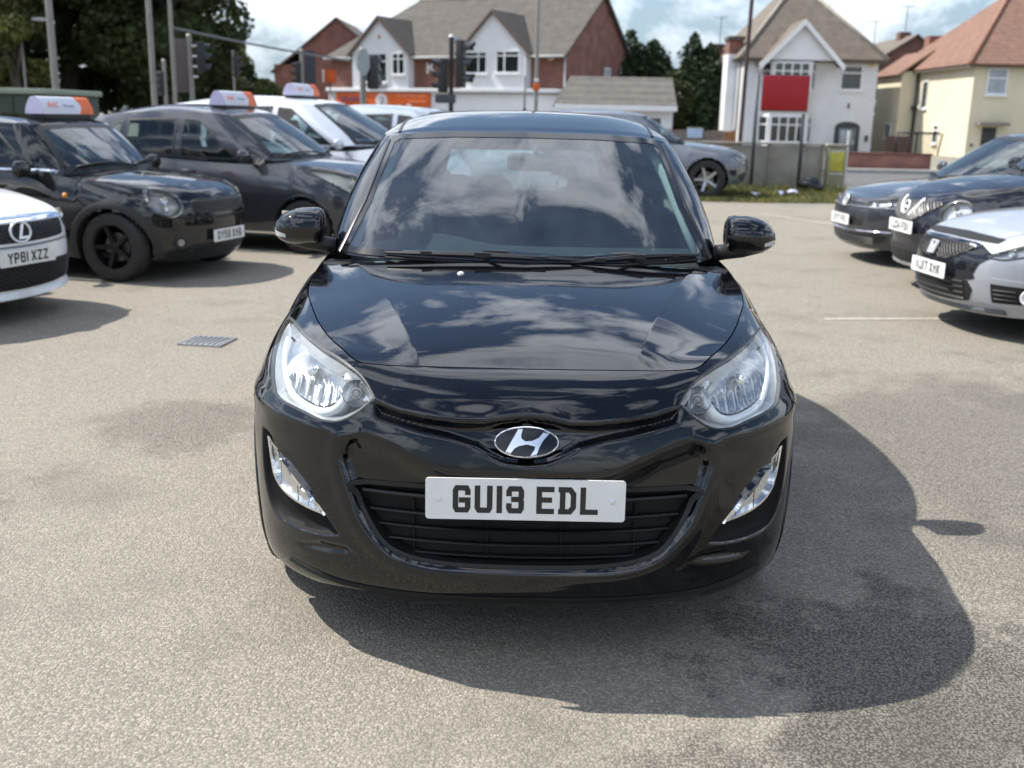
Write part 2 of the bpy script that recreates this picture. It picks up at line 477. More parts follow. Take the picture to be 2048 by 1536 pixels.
    ad = N.new('ShaderNodeMath'); ad.operation = 'MULTIPLY_ADD'; L.new(sepc.outputs[1], ad.inputs[0]); ad.inputs[1].default_value = .8; L.new(inv.outputs[0], ad.inputs[2])
    bp = N.new('ShaderNodeBump'); bp.inputs['Strength'].default_value = .6; bp.inputs['Distance'].default_value = .006
    L.new(ad.outputs[0], bp.inputs['Height']); L.new(bp.outputs[0], b.inputs['Normal'])
    return m
TAR = asphalt('worn_asphalt', (0.278, 0.251, 0.205), (0.08, 0.074, 0.064), scale=130.0, patches=((2.9, 1.4, 2.4, .30, .22), (1.15, -.05, .75, .75, .85), (.75, -.55, .6, .5, .9), (-.75, 4.9, .7, .45, .6), (-1.7, 2.3, .5, .4, .6), (2.6, 2.2, 1.6, .38, .5), (-2.6, .9, .8, .3, .7)))
ROADM = asphalt('road_asphalt', (0.14, 0.14, 0.138), (0.06, 0.06, 0.06), stain=False)
PAVE = mat('pavement_slab', (0.30, 0.29, 0.27), .9, var=.15, vscale=3, bump=.2, bscale=40)
KERB = mat('kerb_stone', (0.33, 0.32, 0.30), .85, var=.15, bump=.2)
gd = mesh('ground', [(-700, -500, 0), (700, -500, 0), (700, 900, 0), (-700, 900, 0)], [(0, 1, 2, 3)], TAR, None, False); struct(gd)
rd = mesh('road', [(-300, 23.2, .006), (300, 23.2, .006), (300, 30.0, .006), (-300, 30.0, .006)], [(0, 1, 2, 3)], ROADM, None, False); struct(rd)
pv = MB().box(-300, 300, 30.12, 31.0, 0, .11).build('pavement', PAVE); struct(pv)
kb = MB()
for i in range(-40, 40): kb.box(i*.92, i*.92+.91, 30.0, 30.118, 0, .125)
ko = kb.build('kerb', KERB); struct(ko)
LINEM = mat('worn_line_paint', (0.42, 0.40, 0.34), .9, var=.35, vscale=25)
for i, (a, b, w, lab) in enumerate((((2.30, 5.47), (3.75, 5.66), .045, 'faint pale parking line beside the white black-nosed hatch'), ((3.80, 14.9), (4.6, 13.3), .06, 'faint pale parking line before the grass verge'))):
    A, B = Vector(a), Vector(b); t = (B-A).normalized(); q = Vector((-t.y, t.x))*w/2
    o = mesh('parking_line', [(*(A+q), .004), (*(A-q), .004), (*(B-q), .004), (*(B+q), .004)], [(0, 1, 2, 3)], LINEM, None, False); tag(o, lab, 'parking line')
# drain
IRON = mat('worn_iron', (0.33, 0.33, 0.33), .45, .6, var=.25, vscale=20)
dr = thing('drain_grate', 'small iron drain grate set into the tarmac', 'drain', (-2.13, 4.13, 0), R(-8)); dr.scale = (.8, .85, 1)
MB().box(-.17, .17, -.15, .15, .001, .003).build('pit_shade_sheet', mat('pit_shade_black', (.004, .004, .004), .95, var=.1), dr)  # flat black sheet on the tarmac, painted shade for the depth below
fr_ = MB(); fr_.box(-.175, .175, -.16, -.145, .0, .012); fr_.box(-.175, .175, .145, .16, 0, .012); fr_.box(-.185, -.165, -.16, .16, 0, .013); fr_.box(.165, .185, -.16, .16, 0, .013)
fr_.build('frame', IRON, dr)
for i in range(7): bbox('bar', -.15+i*.046, -.15+i*.046+.024, -.146, .146, .003, .013, IRON, dr, .003)

# verge of grass in front of the wall
rng = np.random.default_rng(4)
SOIL = mat('verge_soil', (0.09, 0.085, 0.045), 1.0, var=.3, vscale=4, bump=.4, bscale=30)
vp = [(2.6, 17.35), (4.2, 17.2), (5.8, 17.45), (6.7, 18.4), (6.95, 20.6), (2.2, 20.9), (2.2, 18.2)]
V, Fc = fill2d(vp, .4); sv = mesh('verge', [(p.x, p.y, .006) for p in V], Fc, SOIL, None, False); struct(sv)
def leafmat(name, col, var=.35, sc=2.0, trans=.25):
    m, nt, b = nodes(name); N, L = nt.nodes, nt.links
    ge = N.new('ShaderNodeObjectInfo'); tcn = N.new('ShaderNodeTexCoord')
    n = N.new('ShaderNodeTexNoise'); n.inputs['Scale'].default_value = sc; n.inputs['Detail'].default_value = 5; L.new(tcn.outputs['Object'], n.inputs['Vector'])
    r = N.new('ShaderNodeValToRGB'); r.color_ramp.elements[0].position, r.color_ramp.elements[1].position = .32, .68
    r.color_ramp.elements[0].color = (*[c*(1-var) for c in col], 1); r.color_ramp.elements[1].color = (col[0]*(1+var*1.3), col[1]*(1+var), col[2]*(1+var*.4), 1)
    L.new(n.outputs[0], r.inputs[0]); L.new(r.outputs[0], b.inputs['Base Color']); b.inputs['Roughness'].default_value = .6; b.inputs['Specular IOR Level'].default_value = .3
    t = N.new('ShaderNodeBsdfTranslucent'); L.new(r.outputs[0], t.inputs[0])
    mx_ = N.new('ShaderNodeMixShader'); mx_.inputs[0].default_value = trans
    out = N['Material Output']; L.new(b.outputs[0], mx_.inputs[1]); L.new(t.outputs[0], mx_.inputs[2]); L.new(mx_.outputs[0], out.inputs[0])
    return m
GRASSM = leafmat('grass_blade', (0.135, 0.145, 0.055), .45, 1.5)
v, f = [], []
px_ = rng.uniform(2.3, 6.95, 16000); py_ = rng.uniform(17.25, 20.85, 16000)
ok_ = inside(vp, px_, py_); px_, py_ = px_[ok_], py_[ok_]
for x, y in zip(px_, py_):
    tall = max(0, (y-19.3)/1.6)
    h = rng.uniform(.03, .09)+(rng.uniform(.0, .28)*tall if rng.random() < .5 else 0); a = rng.uniform(0, 6.28); w = rng.uniform(.008, .02)
    lx, ly = rng.normal(0, h*.45), rng.normal(0, h*.45); k = len(v)
    v += [(x-w*math.cos(a), y-w*math.sin(a), 0), (x+w*math.cos(a), y+w*math.sin(a), 0), (x+lx, y+ly, h)]; f.append((k, k+1, k+2))
go = mesh('grass', v, f, GRASSM, None, False); go['kind'] = 'stuff'; go['label'] = 'rough grass and weeds growing before the concrete wall'

# ------------------------------------------------------------------ walls and fences
CONC = mat('stained_concrete', (0.30, 0.275, 0.225), .92, var=.28, vscale=1.8, bump=.35, bscale=25)
CONC2 = mat('mossy_concrete', (0.26, 0.25, 0.16), .92, var=.3, vscale=3, bump=.3, bscale=25)
wl_ = thing('concrete_wall', 'low stained concrete panel wall beyond the grass verge', 'wall', (2.2, 21.0, 0))
xs = [0, .78, 1.52, 2.26, 3.02, 3.76, 4.18]
for i in range(len(xs)-1): bbox('panel', xs[i]+.035, xs[i+1]-.035, -.03+.006*(i % 2), .06, -.05, .97, CONC, wl_, .008)
for i, x in enumerate(xs): bbox('post', x-.034, x+.034, -.05, .09, -.05, .99, CONC, wl_, .01)
bbox('coping', -.05, 4.2, -.075, .115, .992, 1.04, CONC, wl_, .012)
pr_ = thing('gate_pier', 'mossy concrete pier with a yellow notice at the wall end', 'pier', (6.66, 20.95, 0))
bbox('pier_block', -.2, .2, -.1, .14, -.05, .98, CONC2, pr_, .015)
bbox('cap', -.23, .23, -.13, .17, .982, 1.03, CONC, pr_, .012)
bbox('notice', -.15, .16, -.114, -.103, .45, .86, mat('faded_yellow', (0.42, 0.38, 0.05), .6, var=.3, vscale=7), pr_, .003)
for z in (.40, .88): bbox('notice_strip', -.15, .16, -.112, -.103, z-.02, z+.02, mat('pale_strip', (.5, .5, .42), .6, var=.1), pr_, .002)
bbox('upright', .19, .235, -.12, -.07, -.02, 1.32, mat('pale_post', (.55, .54, .5), .7, var=.15), pr_, .006)
bw = thing('brick_garden_wall', 'low red brick garden wall across the road', 'wall', (9.9, 31.15, 0))
def brickmat(name, c1, c2, mort, sc=1.0):
    m, nt, b = nodes(name); N, L = nt.nodes, nt.links
    tcn = N.new('ShaderNodeTexCoord'); sp = N.new('ShaderNodeSeparateXYZ'); L.new(tcn.outputs['Object'], sp.inputs[0])
    ad = N.new('ShaderNodeMath'); ad.operation = 'ADD'; L.new(sp.outputs[0], ad.inputs[0]); L.new(sp.outputs[1], ad.inputs[1])
    cb = N.new('ShaderNodeCombineXYZ'); L.new(ad.outputs[0], cb.inputs[0]); L.new(sp.outputs[2], cb.inputs[1])
    bt = N.new('ShaderNodeTexBrick'); bt.inputs['Scale'].default_value = 1.0
    bt.inputs['Brick Width'].default_value = .225*sc; bt.inputs['Row Height'].default_value = .075*sc; bt.inputs['Mortar Size'].default_value = .008*sc
    bt.inputs['Color1'].default_value = (*c1, 1); bt.inputs['Color2'].default_value = (*c2, 1); bt.inputs['Mortar'].default_value = (*mort, 1)
    L.new(cb.outputs[0], bt.inputs['Vector'])
    n = N.new('ShaderNodeTexNoise'); n.inputs['Scale'].default_value = 1.5; n.inputs['Detail'].default_value = 6; L.new(tcn.outputs['Object'], n.inputs['Vector'])
    mr = N.new('ShaderNodeMapRange'); mr.inputs[1].default_value = .3; mr.inputs[2].default_value = .7; mr.inputs[3].default_value = .7; mr.inputs[4].default_value = 1.2; L.new(n.outputs[0], mr.inputs[0])
    mx_ = N.new('ShaderNodeMix'); mx_.data_type = 'RGBA'; mx_.blend_type = 'MULTIPLY'; mx_.inputs['Factor'].default_value = 1.0
    L.new(bt.outputs[0], mx_.inputs['A']); L.new(mr.outputs[0], mx_.inputs['B']); L.new(mx_.outputs['Result'], b.inputs['Base Color'])
    b.inputs['Roughness'].default_value = .9
    bp = N.new('ShaderNodeBump'); bp.inputs['Strength'].default_value = .4; bp.inputs['Distance'].default_value = .01; bp.invert = True
    L.new(bt.outputs['Fac'], bp.inputs['Height']); L.new(bp.outputs[0], b.inputs['Normal'])
    return m
BRICK = brickmat('red_brick', (0.25, 0.085, 0.055), (0.19, 0.062, 0.045), (0.25, 0.2, 0.17))
BRICKD = brickmat('dark_brick', (0.17, 0.07, 0.05), (0.12, 0.05, 0.04), (0.17, 0.14, 0.12))
bbox('wall_body', 0, 2.65, 0, .22, -.02, .54, BRICK, bw, .006); bbox('coping', -.03, 2.68, -.03, .25, .542, .60, mat('coping_brick', (.13, .055, .042), .9, var=.2), bw, .01)
BLACKIRON = mat('black_iron', (.012, .012, .013), .5, .2, var=.2)
rl = thing('black_railing', 'black metal railing on top of the brick garden wall', 'railing', (11.45, 31.3, .60))
MB().tube([(0, 0, .62), (1.35, 0, .62)], .035, 8).build('top_rail', BLACKIRON, rl, True)
for x in (0, .42, .62, 1.33): MB().tube([(x, 0, -.05), (x+(.09 if x > 1.3 else 0), 0, .62)][::1], .028, 8).build('upright', BLACKIRON, rl, True)
for i in range(9): MB().tube([(.66+i*.075, 0, 0), (.66+i*.075, 0, .6)], .006, 5).build('bar', BLACKIRON, rl)
for i in range(6): MB().tube([(.63, 0, .08+i*.09), (1.33, 0, .08+i*.09)], .006, 5).build('cross_bar', BLACKIRON, rl)
WOODF = mat('weathered_fence', (0.20, 0.15, 0.12), .9, var=.25, vscale=8)
fn = thing('board_fence', 'brown board fence beside the white house', 'fence', (3.7, 27.0, 0))
for i in range(11): bbox('board', i*.17, i*.17+.164, 0, .022, 0, 1.20+.01*(i % 3), WOODF if i < 9 else mat('orange_board', (.3, .13, .05), .85, var=.2), fn, .004)
for x in (.0, .9, 1.8): bbox('post', x, x+.08, .024, .10, 0, 1.25, WOODF, fn, .006)
bb_ = thing('pale_blue_board', 'pale blue board hung on the brown fence', 'board', (4.22, 26.93, 1.0)); bbox('sheet', 0, .42, 0, .02, .0, .26, mat('pale_blue_sheet', (.45, .55, .68), .6, var=.1), bb_, .004); bbox('rail', 0, .42, -.01, .03, .262, .28, mat('pale_strip', (.5, .5, .42), .6, var=.1), bb_, .003)
bf2 = thing('board_fence', 'dark brown fence between the white house and the cream house', 'fence', (15.9, 46, 0))
for i in range(8): bbox('board', i*.16, i*.16+.155, 0, .022, 0, .96, mat('dark_fence', (.09, .055, .04), .9, var=.25, vscale=8), bf2, .004)
# red board on two posts
POSTM = mat('grey_post', (.07, .075, .08), .55, .2, var=.15)
REDM = mat('red_panel', (0.36, 0.003, 0.010), .5, var=.03)
sb = thing('sign_board', 'plain red sign board on two dark posts before the wall', 'sign', (4.78, 20.45, 0))
bbox('panel', .06, 1.04, -.02, .02, 1.72, 2.43, REDM, sb, .006); bbox('rear_sheet', .05, 1.05, .022, .045, 1.70, 2.45, POSTM, sb, .004)
for x in (-.02, 1.0): MB().tube([(x, .09, -.05), (x-.02, .09, 2.46)], .038, 10).build('post', POSTM, sb, True)
bbox('lower_rail', .06, 1.04, -.015, .02, 1.655, 1.70, mat('pale_strip', (.5, .5, .42), .6, var=.1), sb, .003)
# litter
bag = bmesh.new(); bmesh.ops.create_icosphere(bag, subdivisions=3, radius=.22)
for q in bag.verts:
    n_ = math.sin(q.co.x*23)*math.cos(q.co.y*19+1)*math.sin(q.co.z*17)
    q.co = Vector((q.co.x*1.25, q.co.y, q.co.z*.85))*(1+.13*n_); q.co.z = max(q.co.z+.16, 0.0)
bo = from_bm('bin_bag', bag, mat('bin_bag_black', (.012, .012, .013), .25, var=.1), None, True); bo.location = (5.98, 20.3, 0); tag(bo, 'black bin bag slumped against the wall by the red sign post', 'bin bag')
def paper(loc, s, m, lab, seed):
    r_ = random.Random(seed); v = []; f = []
    for i in range(5):
        for j in range(4): v.append(((i-2)*s*.25+r_.uniform(-.02, .02), (j-1.5)*s*.3+r_.uniform(-.02, .02), .03+r_.uniform(0, s*.35)))
    for i in range(4):
        for j in range(3): f.append((i*4+j, (i+1)*4+j, (i+1)*4+j+1, i*4+j+1))
    o = mesh('litter', v, f, m, None, False); o.location = loc; tag(o, lab, 'litter')
paper((5.15, 18.85, .02), .34, mat('crisp_bag', (.42, .44, .62), .4, var=.5, vscale=9), 'crumpled blue and white bag lying on the grass', 2)
paper((4.45, 18.6, .02), .22, mat('white_paper', (.7, .7, .68), .6, var=.05), 'scrap of white paper lying on the grass edge', 5)
paper((6.35, 18.5, .02), .13, mat('white_paper', (.7, .7, .68), .6, var=.05), 'small white scrap near the end of the verge', 8)

# ------------------------------------------------------------------ buildings
WHITE = mat('white_render', (0.66, 0.67, 0.69), .9, var=.10, vscale=.8, bump=.15, bscale=40)
WHITEC = mat('white_board', (0.74, 0.75, 0.77), .7, var=.04, vscale=1.2)
CREAM = mat('cream_render', (0.64, 0.575, 0.42), .92, var=.06, vscale=.9, bump=.2, bscale=40)
UPVC = mat('white_frame', (0.78, 0.79, 0.80), .45, var=.03)
def tilemat(name, c, rows=5.0):
    m, nt, b = nodes(name); N, L = nt.nodes, nt.links
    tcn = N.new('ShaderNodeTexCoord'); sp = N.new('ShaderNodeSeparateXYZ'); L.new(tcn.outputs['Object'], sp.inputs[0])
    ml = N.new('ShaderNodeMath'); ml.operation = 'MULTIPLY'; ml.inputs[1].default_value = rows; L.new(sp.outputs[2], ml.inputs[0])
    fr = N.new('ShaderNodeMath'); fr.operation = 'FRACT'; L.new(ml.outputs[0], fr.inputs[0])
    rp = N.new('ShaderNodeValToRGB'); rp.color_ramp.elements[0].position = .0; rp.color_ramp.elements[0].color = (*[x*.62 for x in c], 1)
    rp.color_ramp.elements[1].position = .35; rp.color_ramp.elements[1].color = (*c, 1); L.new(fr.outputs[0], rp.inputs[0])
    n = N.new('ShaderNodeTexNoise'); n.inputs['Scale'].default_value = 2.2; n.inputs['Detail'].default_value = 9; n.inputs['Roughness'].default_value = .7; L.new(tcn.outputs['Object'], n.inputs['Vector'])
    mr = N.new('ShaderNodeMapRange'); mr.inputs[1].default_value = .3; mr.inputs[2].default_value = .7; mr.inputs[3].default_value = .68; mr.inputs[4].default_value = 1.28; L.new(n.outputs[0], mr.inputs[0])
    mx_ = N.new('ShaderNodeMix'); mx_.data_type = 'RGBA'; mx_.blend_type = 'MULTIPLY'; mx_.inputs['Factor'].default_value = 1.0
    L.new(rp.outputs[0], mx_.inputs['A']); L.new(mr.outputs[0], mx_.inputs['B']); L.new(mx_.outputs['Result'], b.inputs['Base Color']); b.inputs['Roughness'].default_value = .9
    bp = N.new('ShaderNodeBump'); bp.inputs['Strength'].default_value = .5; bp.inputs['Distance'].default_value = .03; L.new(fr.outputs[0], bp.inputs['Height']); L.new(bp.outputs[0], b.inputs['Normal'])
    return m
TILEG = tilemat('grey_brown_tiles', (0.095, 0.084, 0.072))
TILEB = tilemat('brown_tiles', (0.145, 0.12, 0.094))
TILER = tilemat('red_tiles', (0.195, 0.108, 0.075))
RIDGE = mat('ridge_tile', (0.26, 0.13, 0.09), .9, var=.2)
RIDGEG = mat('ridge_tile_grey', (0.30, 0.27, 0.22), .9, var=.2)
PANE = mat('window_pane', (0.018, 0.024, 0.024), .06, var=.3, vscale=2, spec=.8)
PANEL_ = mat('pane_blind', (0.30, 0.34, 0.38), .12, var=.25, vscale=3, spec=.6)
GUTTER = mat('gutter_white', (0.62, 0.62, 0.60), .5, var=.08)
def poly_part(name, pts, m, parent):
    return mesh(name, pts, [tuple(range(len(pts)))], m, parent, False)
def slab(name, pts, t, m, parent, up=None):
    """thick sheet from a planar outline"""
    P = [Vector(p) for p in pts]; n = (P[1]-P[0]).cross(P[2]-P[0]).normalized()
    if n.z < 0 or (up is not None and n.dot(up) < 0): n = -n
    b = MB(); k = len(P)
    b.add([p for p in P]+[p-n*t for p in P], [tuple(range(k)), tuple(range(2*k-1, k-1, -1))]+[(i, (i+1) % k, k+(i+1) % k, k+i) for i in range(k)])
    bm = bmesh.new(); vs = [bm.verts.new(p) for p in b.v]
    for q in b.f: bm.faces.new([vs[i] for i in q])
    bmesh.ops.recalc_face_normals(bm, faces=bm.faces)
    return from_bm(name, bm, m, parent)
def window(parent, u0, u1, z0, z1, cols, trans=None, at=0.0, axis='x', face=-1, pane=None, fw=.06, sill=True, name='window', frame=None):
    """casement on a wall plane: axis 'x' = wall runs along x at y=at, 'y' = wall runs along y at x=at; face = outward sign"""
    w = linobj(name, None, parent)
    fm = frame or UPVC
    def bx(nm, a0, a1, b0, b1, d0, d1, m):
        lo, hi = sorted((at+face*d0, at+face*d1))
        if axis == 'x': return bbox(nm, a0, a1, lo, hi, b0, b1, m, w)
        return bbox(nm, lo, hi, a0, a1, b0, b1, m, w)
    fr = MB()
    def fb(a0, a1, b0, b1, d0=.0, d1=.05):
        lo, hi = sorted((at+face*d0, at+face*d1))
        fr.box(a0, a1, lo, hi, b0, b1) if axis == 'x' else fr.box(lo, hi, a0, a1, b0, b1)
    fb(u0, u1, z0, z0+fw); fb(u0, u1, z1-fw, z1); fb(u0, u0+fw, z0+fw, z1-fw); fb(u1-fw, u1, z0+fw, z1-fw)
    xs_ = [u0+fw]+[u0+(u1-u0)*c for c in cols]+[u1-fw]
    for c in cols: fb(u0+(u1-u0)*c-fw*.6, u0+(u1-u0)*c+fw*.6, z0+fw, z1-fw)
    zt = z1-(z1-z0)*trans if trans else None
    if trans: fb(u0+fw, u1-fw, zt-fw*.5, zt+fw*.5, .002, .048)
    fr.build('frame', fm, w)
    for i in range(len(xs_)-1):
        for (b0, b1) in ([(z0+fw, zt), (zt, z1-fw)] if trans else [(z0+fw, z1-fw)]):
            bx('pane', xs_[i], xs_[i+1], b0, b1, .004, .012, pane or PANE)
    if sill: bx('sill', u0-.06, u1+.06, z0-.09, z0-.003, -.01, .12, fm)
    return w
# ---- the shop with two white gables; local x runs left along the front (negative), y goes back, origin at its near corner
sh = thing('brick_shop', 'red brick shop building with two white gables and orange sign', 'building', (1.52, 55.0, 0), R(-27.8))
L_ = 15.6; D_ = 8.8; E_ = 4.75; RG = 8.25
MB().box(-L_, 0, .0, D_, -.3, E_).build('wall', BRICK, sh)
MB().prism([(.003, E_), (D_-.003, E_), (D_/2+.2, RG-.15)], 'x', -1.5, -.001).build('gable_wall', BRICK, sh)
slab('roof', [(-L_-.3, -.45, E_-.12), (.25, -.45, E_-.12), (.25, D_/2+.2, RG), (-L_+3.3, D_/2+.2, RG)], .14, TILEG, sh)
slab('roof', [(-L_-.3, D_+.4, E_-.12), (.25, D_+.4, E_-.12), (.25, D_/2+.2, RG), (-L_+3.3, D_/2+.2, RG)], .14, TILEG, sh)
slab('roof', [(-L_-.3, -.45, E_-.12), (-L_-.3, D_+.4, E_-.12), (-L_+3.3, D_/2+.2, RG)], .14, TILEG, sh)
MB().tube([(-L_+3.3, D_/2+.2, RG+.03), (.25, D_/2+.2, RG+.03)], .12, 8).build('ridge', RIDGEG, sh, True)
for g0, g1 in ((-L_-.2, -13.6), (-9.55, -6.15), (-1.9, .2)): bbox('gutter', g0, g1, -.53, -.44, E_-.2, E_-.08, GUTTER, sh, .02)
for (g0, g1, ap, zt) in ((-13.55, -9.62, -11.6, 6.85), (-6.08, -2.0, -4.05, 6.98)):
    gb = linobj('white_gable', None, sh)
    zb_ = 2.94; ze = 5.0; y0 = -.62
    MB().prism([(g0, zb_), (g1, zb_), (g1, ze), (ap, zt-.12), (g0, ze)], 'y', y0, .2).build('front', WHITEC, gb)
    for sg, gx_ in ((-1, g0), (1, g1)):
        a = Vector((gx_+sg*.28, y0-.22, ze-.24)); b = Vector((ap, y0-.22, zt+.05)); 
        c = Vector((ap, 3.1, zt+.05)); d = Vector((gx_+sg*.28, 1.0, ze-.24))
        slab('gable_roof', [a, b, c, d], .12, TILEG, gb)
        sd_ = (b-a)
        slab('verge_board', [a+Vector((0, -.02, -.02)), b+Vector((0, -.02, -.02)), b+Vector((0, -.02, -.16)), a+Vector((0, -.02, -.16))], .03, mat('brown_verge', (.16, .10, .075), .8, var=.1), gb, Vector((0, -1, 0)))
window(sh, -12.64, -11.04, 3.25, 4.86, [.62], .28, at=-.62)
window(sh, -10.70, -9.82, 3.67, 4.86, [.5], .28, at=-.62)
window(sh, -5.80, -4.40, 3.72, 4.87, [.62], .22, at=-.62)
window(sh, -3.82, -2.37, 3.74, 4.90, [.36], .22, at=-.62)
disc(sh, (-11.6, -.64, 5.75), .13, mat('brass_plaque', (.45, .33, .1), .4, .4, var=.2), 'plaque', sx=.8)
bbox('fascia', -15.5, .05, -.72, -.003, 2.72, 2.93, WHITEC, sh, .01)
bbox('shopfront_panel', -7.05, .04, -.45, -.003, .0, 2.715, WHITEC, sh, .01)
bbox('pilaster', -15.45, -14.82, -.5, -.003, 0, 2.715, WHITEC, sh, .01); bbox('pilaster', -8.15, -7.06, -.5, -.003, 0, 2.715, WHITEC, sh, .01)
bbox('shop_window', -14.81, -8.16, -.3, -.003, 0, 1.68, mat('shop_glass', (.06, .062, .06), .15, var=.3, vscale=1.2), sh)
for x in (-13.6, -12.0, -11.0, -9.6): bbox('mullion', x, x+.12, -.36, -.302, 0, 1.69, mat('dark_frame', (.02, .02, .022), .5, var=.1), sh)
bbox('dark_band', -6.9, .03, -.47, -.452, 2.66, 2.714, mat('dark_frame', (.02, .02, .022), .5, var=.1), sh)
sgn = bbox('sign_panel', -14.78, -8.17, -.66, -.505, 1.70, 2.66, mat('orange_sign', (0.66, 0.115, 0.012), .5, var=.06, vscale=1.5), sh, .01)
SW = mat('sign_white', (.75, .72, .7), .5, var=.05); SBL = mat('sign_blue', (.16, .14, .3), .5, var=.05); SPK = mat('sign_pink', (.75, .28, .18), .5, var=.1)
disc(sgn, (-11.45, -.675, 2.2), .42, SW, 'sign_disc', t=.012, sx=1.0)
MB().tube([(-11.55, -.70, 2.42), (-11.38, -.70, 2.40), (-11.32, -.70, 2.25), (-11.45, -.70, 2.1), (-11.5, -.70, 1.95)], .035, 6).build('sign_swirl', SBL, sgn)
# hand-script lettering and small print, illegible in the photograph
for i in range(7):
    x = -14.45+i*.27; z = 2.26+.05*math.sin(i*2.1)
    MB().tube([(x, -.68, z-.08), (x+.06, -.68, z+.14+.05*(i % 2)), (x+.13, -.68, z-.05), (x+.22, -.68, z+.06)], .03, 5).build('script_stroke', SBL, sgn)
for (x0, x1, z0, z1, m_) in ((-14.6, -12.95, 1.80, 1.92, SPK), (-12.9, -12.4, 1.80, 1.93, SW), (-10.4, -10.1, 2.46, 2.54, SPK), (-10.0, -9.1, 2.46, 2.54, SPK), (-9.0, -8.4, 2.46, 2.54, SPK), (-9.6, -8.4, 2.16, 2.22, SPK), (-10.4, -10.05, 1.82, 2.0, SW), (-9.7, -9.4, 1.85, 2.04, SW)):
    bbox('small_print', x0, x1, -.668, -.661, z0, z1, m_, sgn)
kx = MB()
for P in (((-8.66, 3.74), (-8.66, 4.34)), ((-8.6, 4.04), (-8.2, 4.34)), ((-8.5, 4.1), (-8.15, 3.74))): kx.tube([(P[0][0], -.03, P[0][1]), (P[1][0], -.03, P[1][1])], .07, 6)
kx.build('wall_letter', SW, sh)
bbox('alarm_box', -.95, -.6, -.12, -.002, 4.42, 4.6, mat('alarm_cream', (.6, .55, .4), .5, var=.05), sh, .03)
MB().tube([(-12.7, -.45, 2.94), (-12.3, -.7, 3.1), (-11.3, -.7, 3.12), (-10.9, -.45, 2.94)], .12, 8).build('canopy_light', mat('pale_grey', (.5, .5, .5), .6, var=.1), sh, True)
MB().tube([(.08, -.1, 4.7), (.08, -.1, 2.9), (.12, -.5, 2.75)], .055, 8).build('downpipe', GUTTER, sh, True)
window(sh, 5.2, 6.0, 2.9, 4.3, [.5], None, at=0.0, axis='y', face=1, pane=PANEL_); window(sh, 7.5, 8.4, 2.9, 4.5, [], .45, at=0.0, axis='y', face=1, pane=PANEL_)
# ---- white garage with grey roof
an = thing('white_garage', 'white single-storey garage with grey ribbed roof beside the shop', 'garage', (1.2, 49.5, 0))
MB().box(.0, 5.5, 0, 4.2, -.2, 2.15).build('wall', WHITE, an)
MB().prism([(0, 2.15), (4.2, 2.15), (2.1, 3.4)], 'x', 5.2, 5.5).build('gable_wall', WHITE, an)
slab('roof', [(-.25, -.35, 2.05), (5.65, -.35, 2.05), (5.65, 2.1, 3.50), (.55, 2.1, 3.50)], .1, tilemat('garage_roof', (.12, .11, .097), 3.0), an); slab('roof', [(-.25, 4.5, 2.1), (5.65, 4.5, 2.1), (5.65, 2.1, 3.50), (.55, 2.1, 3.50)], .1, tilemat('garage_roof_back', (.12, .11, .097), 3.0), an)
bbox('eave_board', -.25, 5.65, -.42, -.36, 1.85, 2.08, WHITEC, an, .01); bbox('up_and_over_door', .7, 3.4, -.05, -.002, 0, 1.75, UPVC, an, .01)
window(an, 4.3, 5.0, 1.0, 1.6, [], None, at=0.0)
# ---- brick house far left of the shop
bh = thing('brick_house', 'red brick house gable left of the shop', 'building', (-16.0, 70.0, 0))
MB().prism([(.15, -.3), (5.2, -.3), (5.2, 5.6), (2.65, 7.55), (.15, 5.65)], 'y', 0, 8).build('wall', BRICK, bh)
MB().box(-1.75, .148, .5, 6, -.3, 4.6).build('side_wing', BRICK, bh)
slab('wing_roof', [(-2.0, .3, 4.1), (.14, .3, 5.72), (.14, 6.2, 5.72), (-2.0, 6.2, 4.1)], .12, TILEB, bh)
for s_, a, b in ((0, (-.1, 5.45), (2.65, 7.66)), (1, (5.45, 5.4), (2.65, 7.66))):
    slab('roof', [(a[0], -.15, a[1]), (b[0], -.15, b[1]), (b[0], 8.1, b[1]), (a[0], 8.1, a[1])], .1, TILEB, bh)
bbox('lean_to', 4.0, 7.2, -1.2, -.01, -.2, 2.3, mat('mesh_green_grey', (.13, .12, .10), .9, var=.2), bh)
slab('stair_roof', [(3.7, -1.0, 2.2), (5.6, -1.0, 3.4), (5.6, -.1, 3.4), (3.7, -.1, 2.2)], .12, mat('pale_strip', (.5, .5, .42), .6, var=.1), bh)
ob = thing('orange_notice', 'small orange notice on the brick wall left of the shop', 'sign', (-10.2, 49.5, 2.9)); bbox('board', .0, .55, 0, .06, 0, .6, mat('orange_sign', (0.66, 0.115, 0.012), .5), ob, .08, 3); bbox('back_plate', -.12, -.004, .01, .05, .02, .58, SW, ob, .01); MB().tube([(.25, .03, -2.9), (.25, .03, .05)], .03, 6).build('post', POSTM, ob)
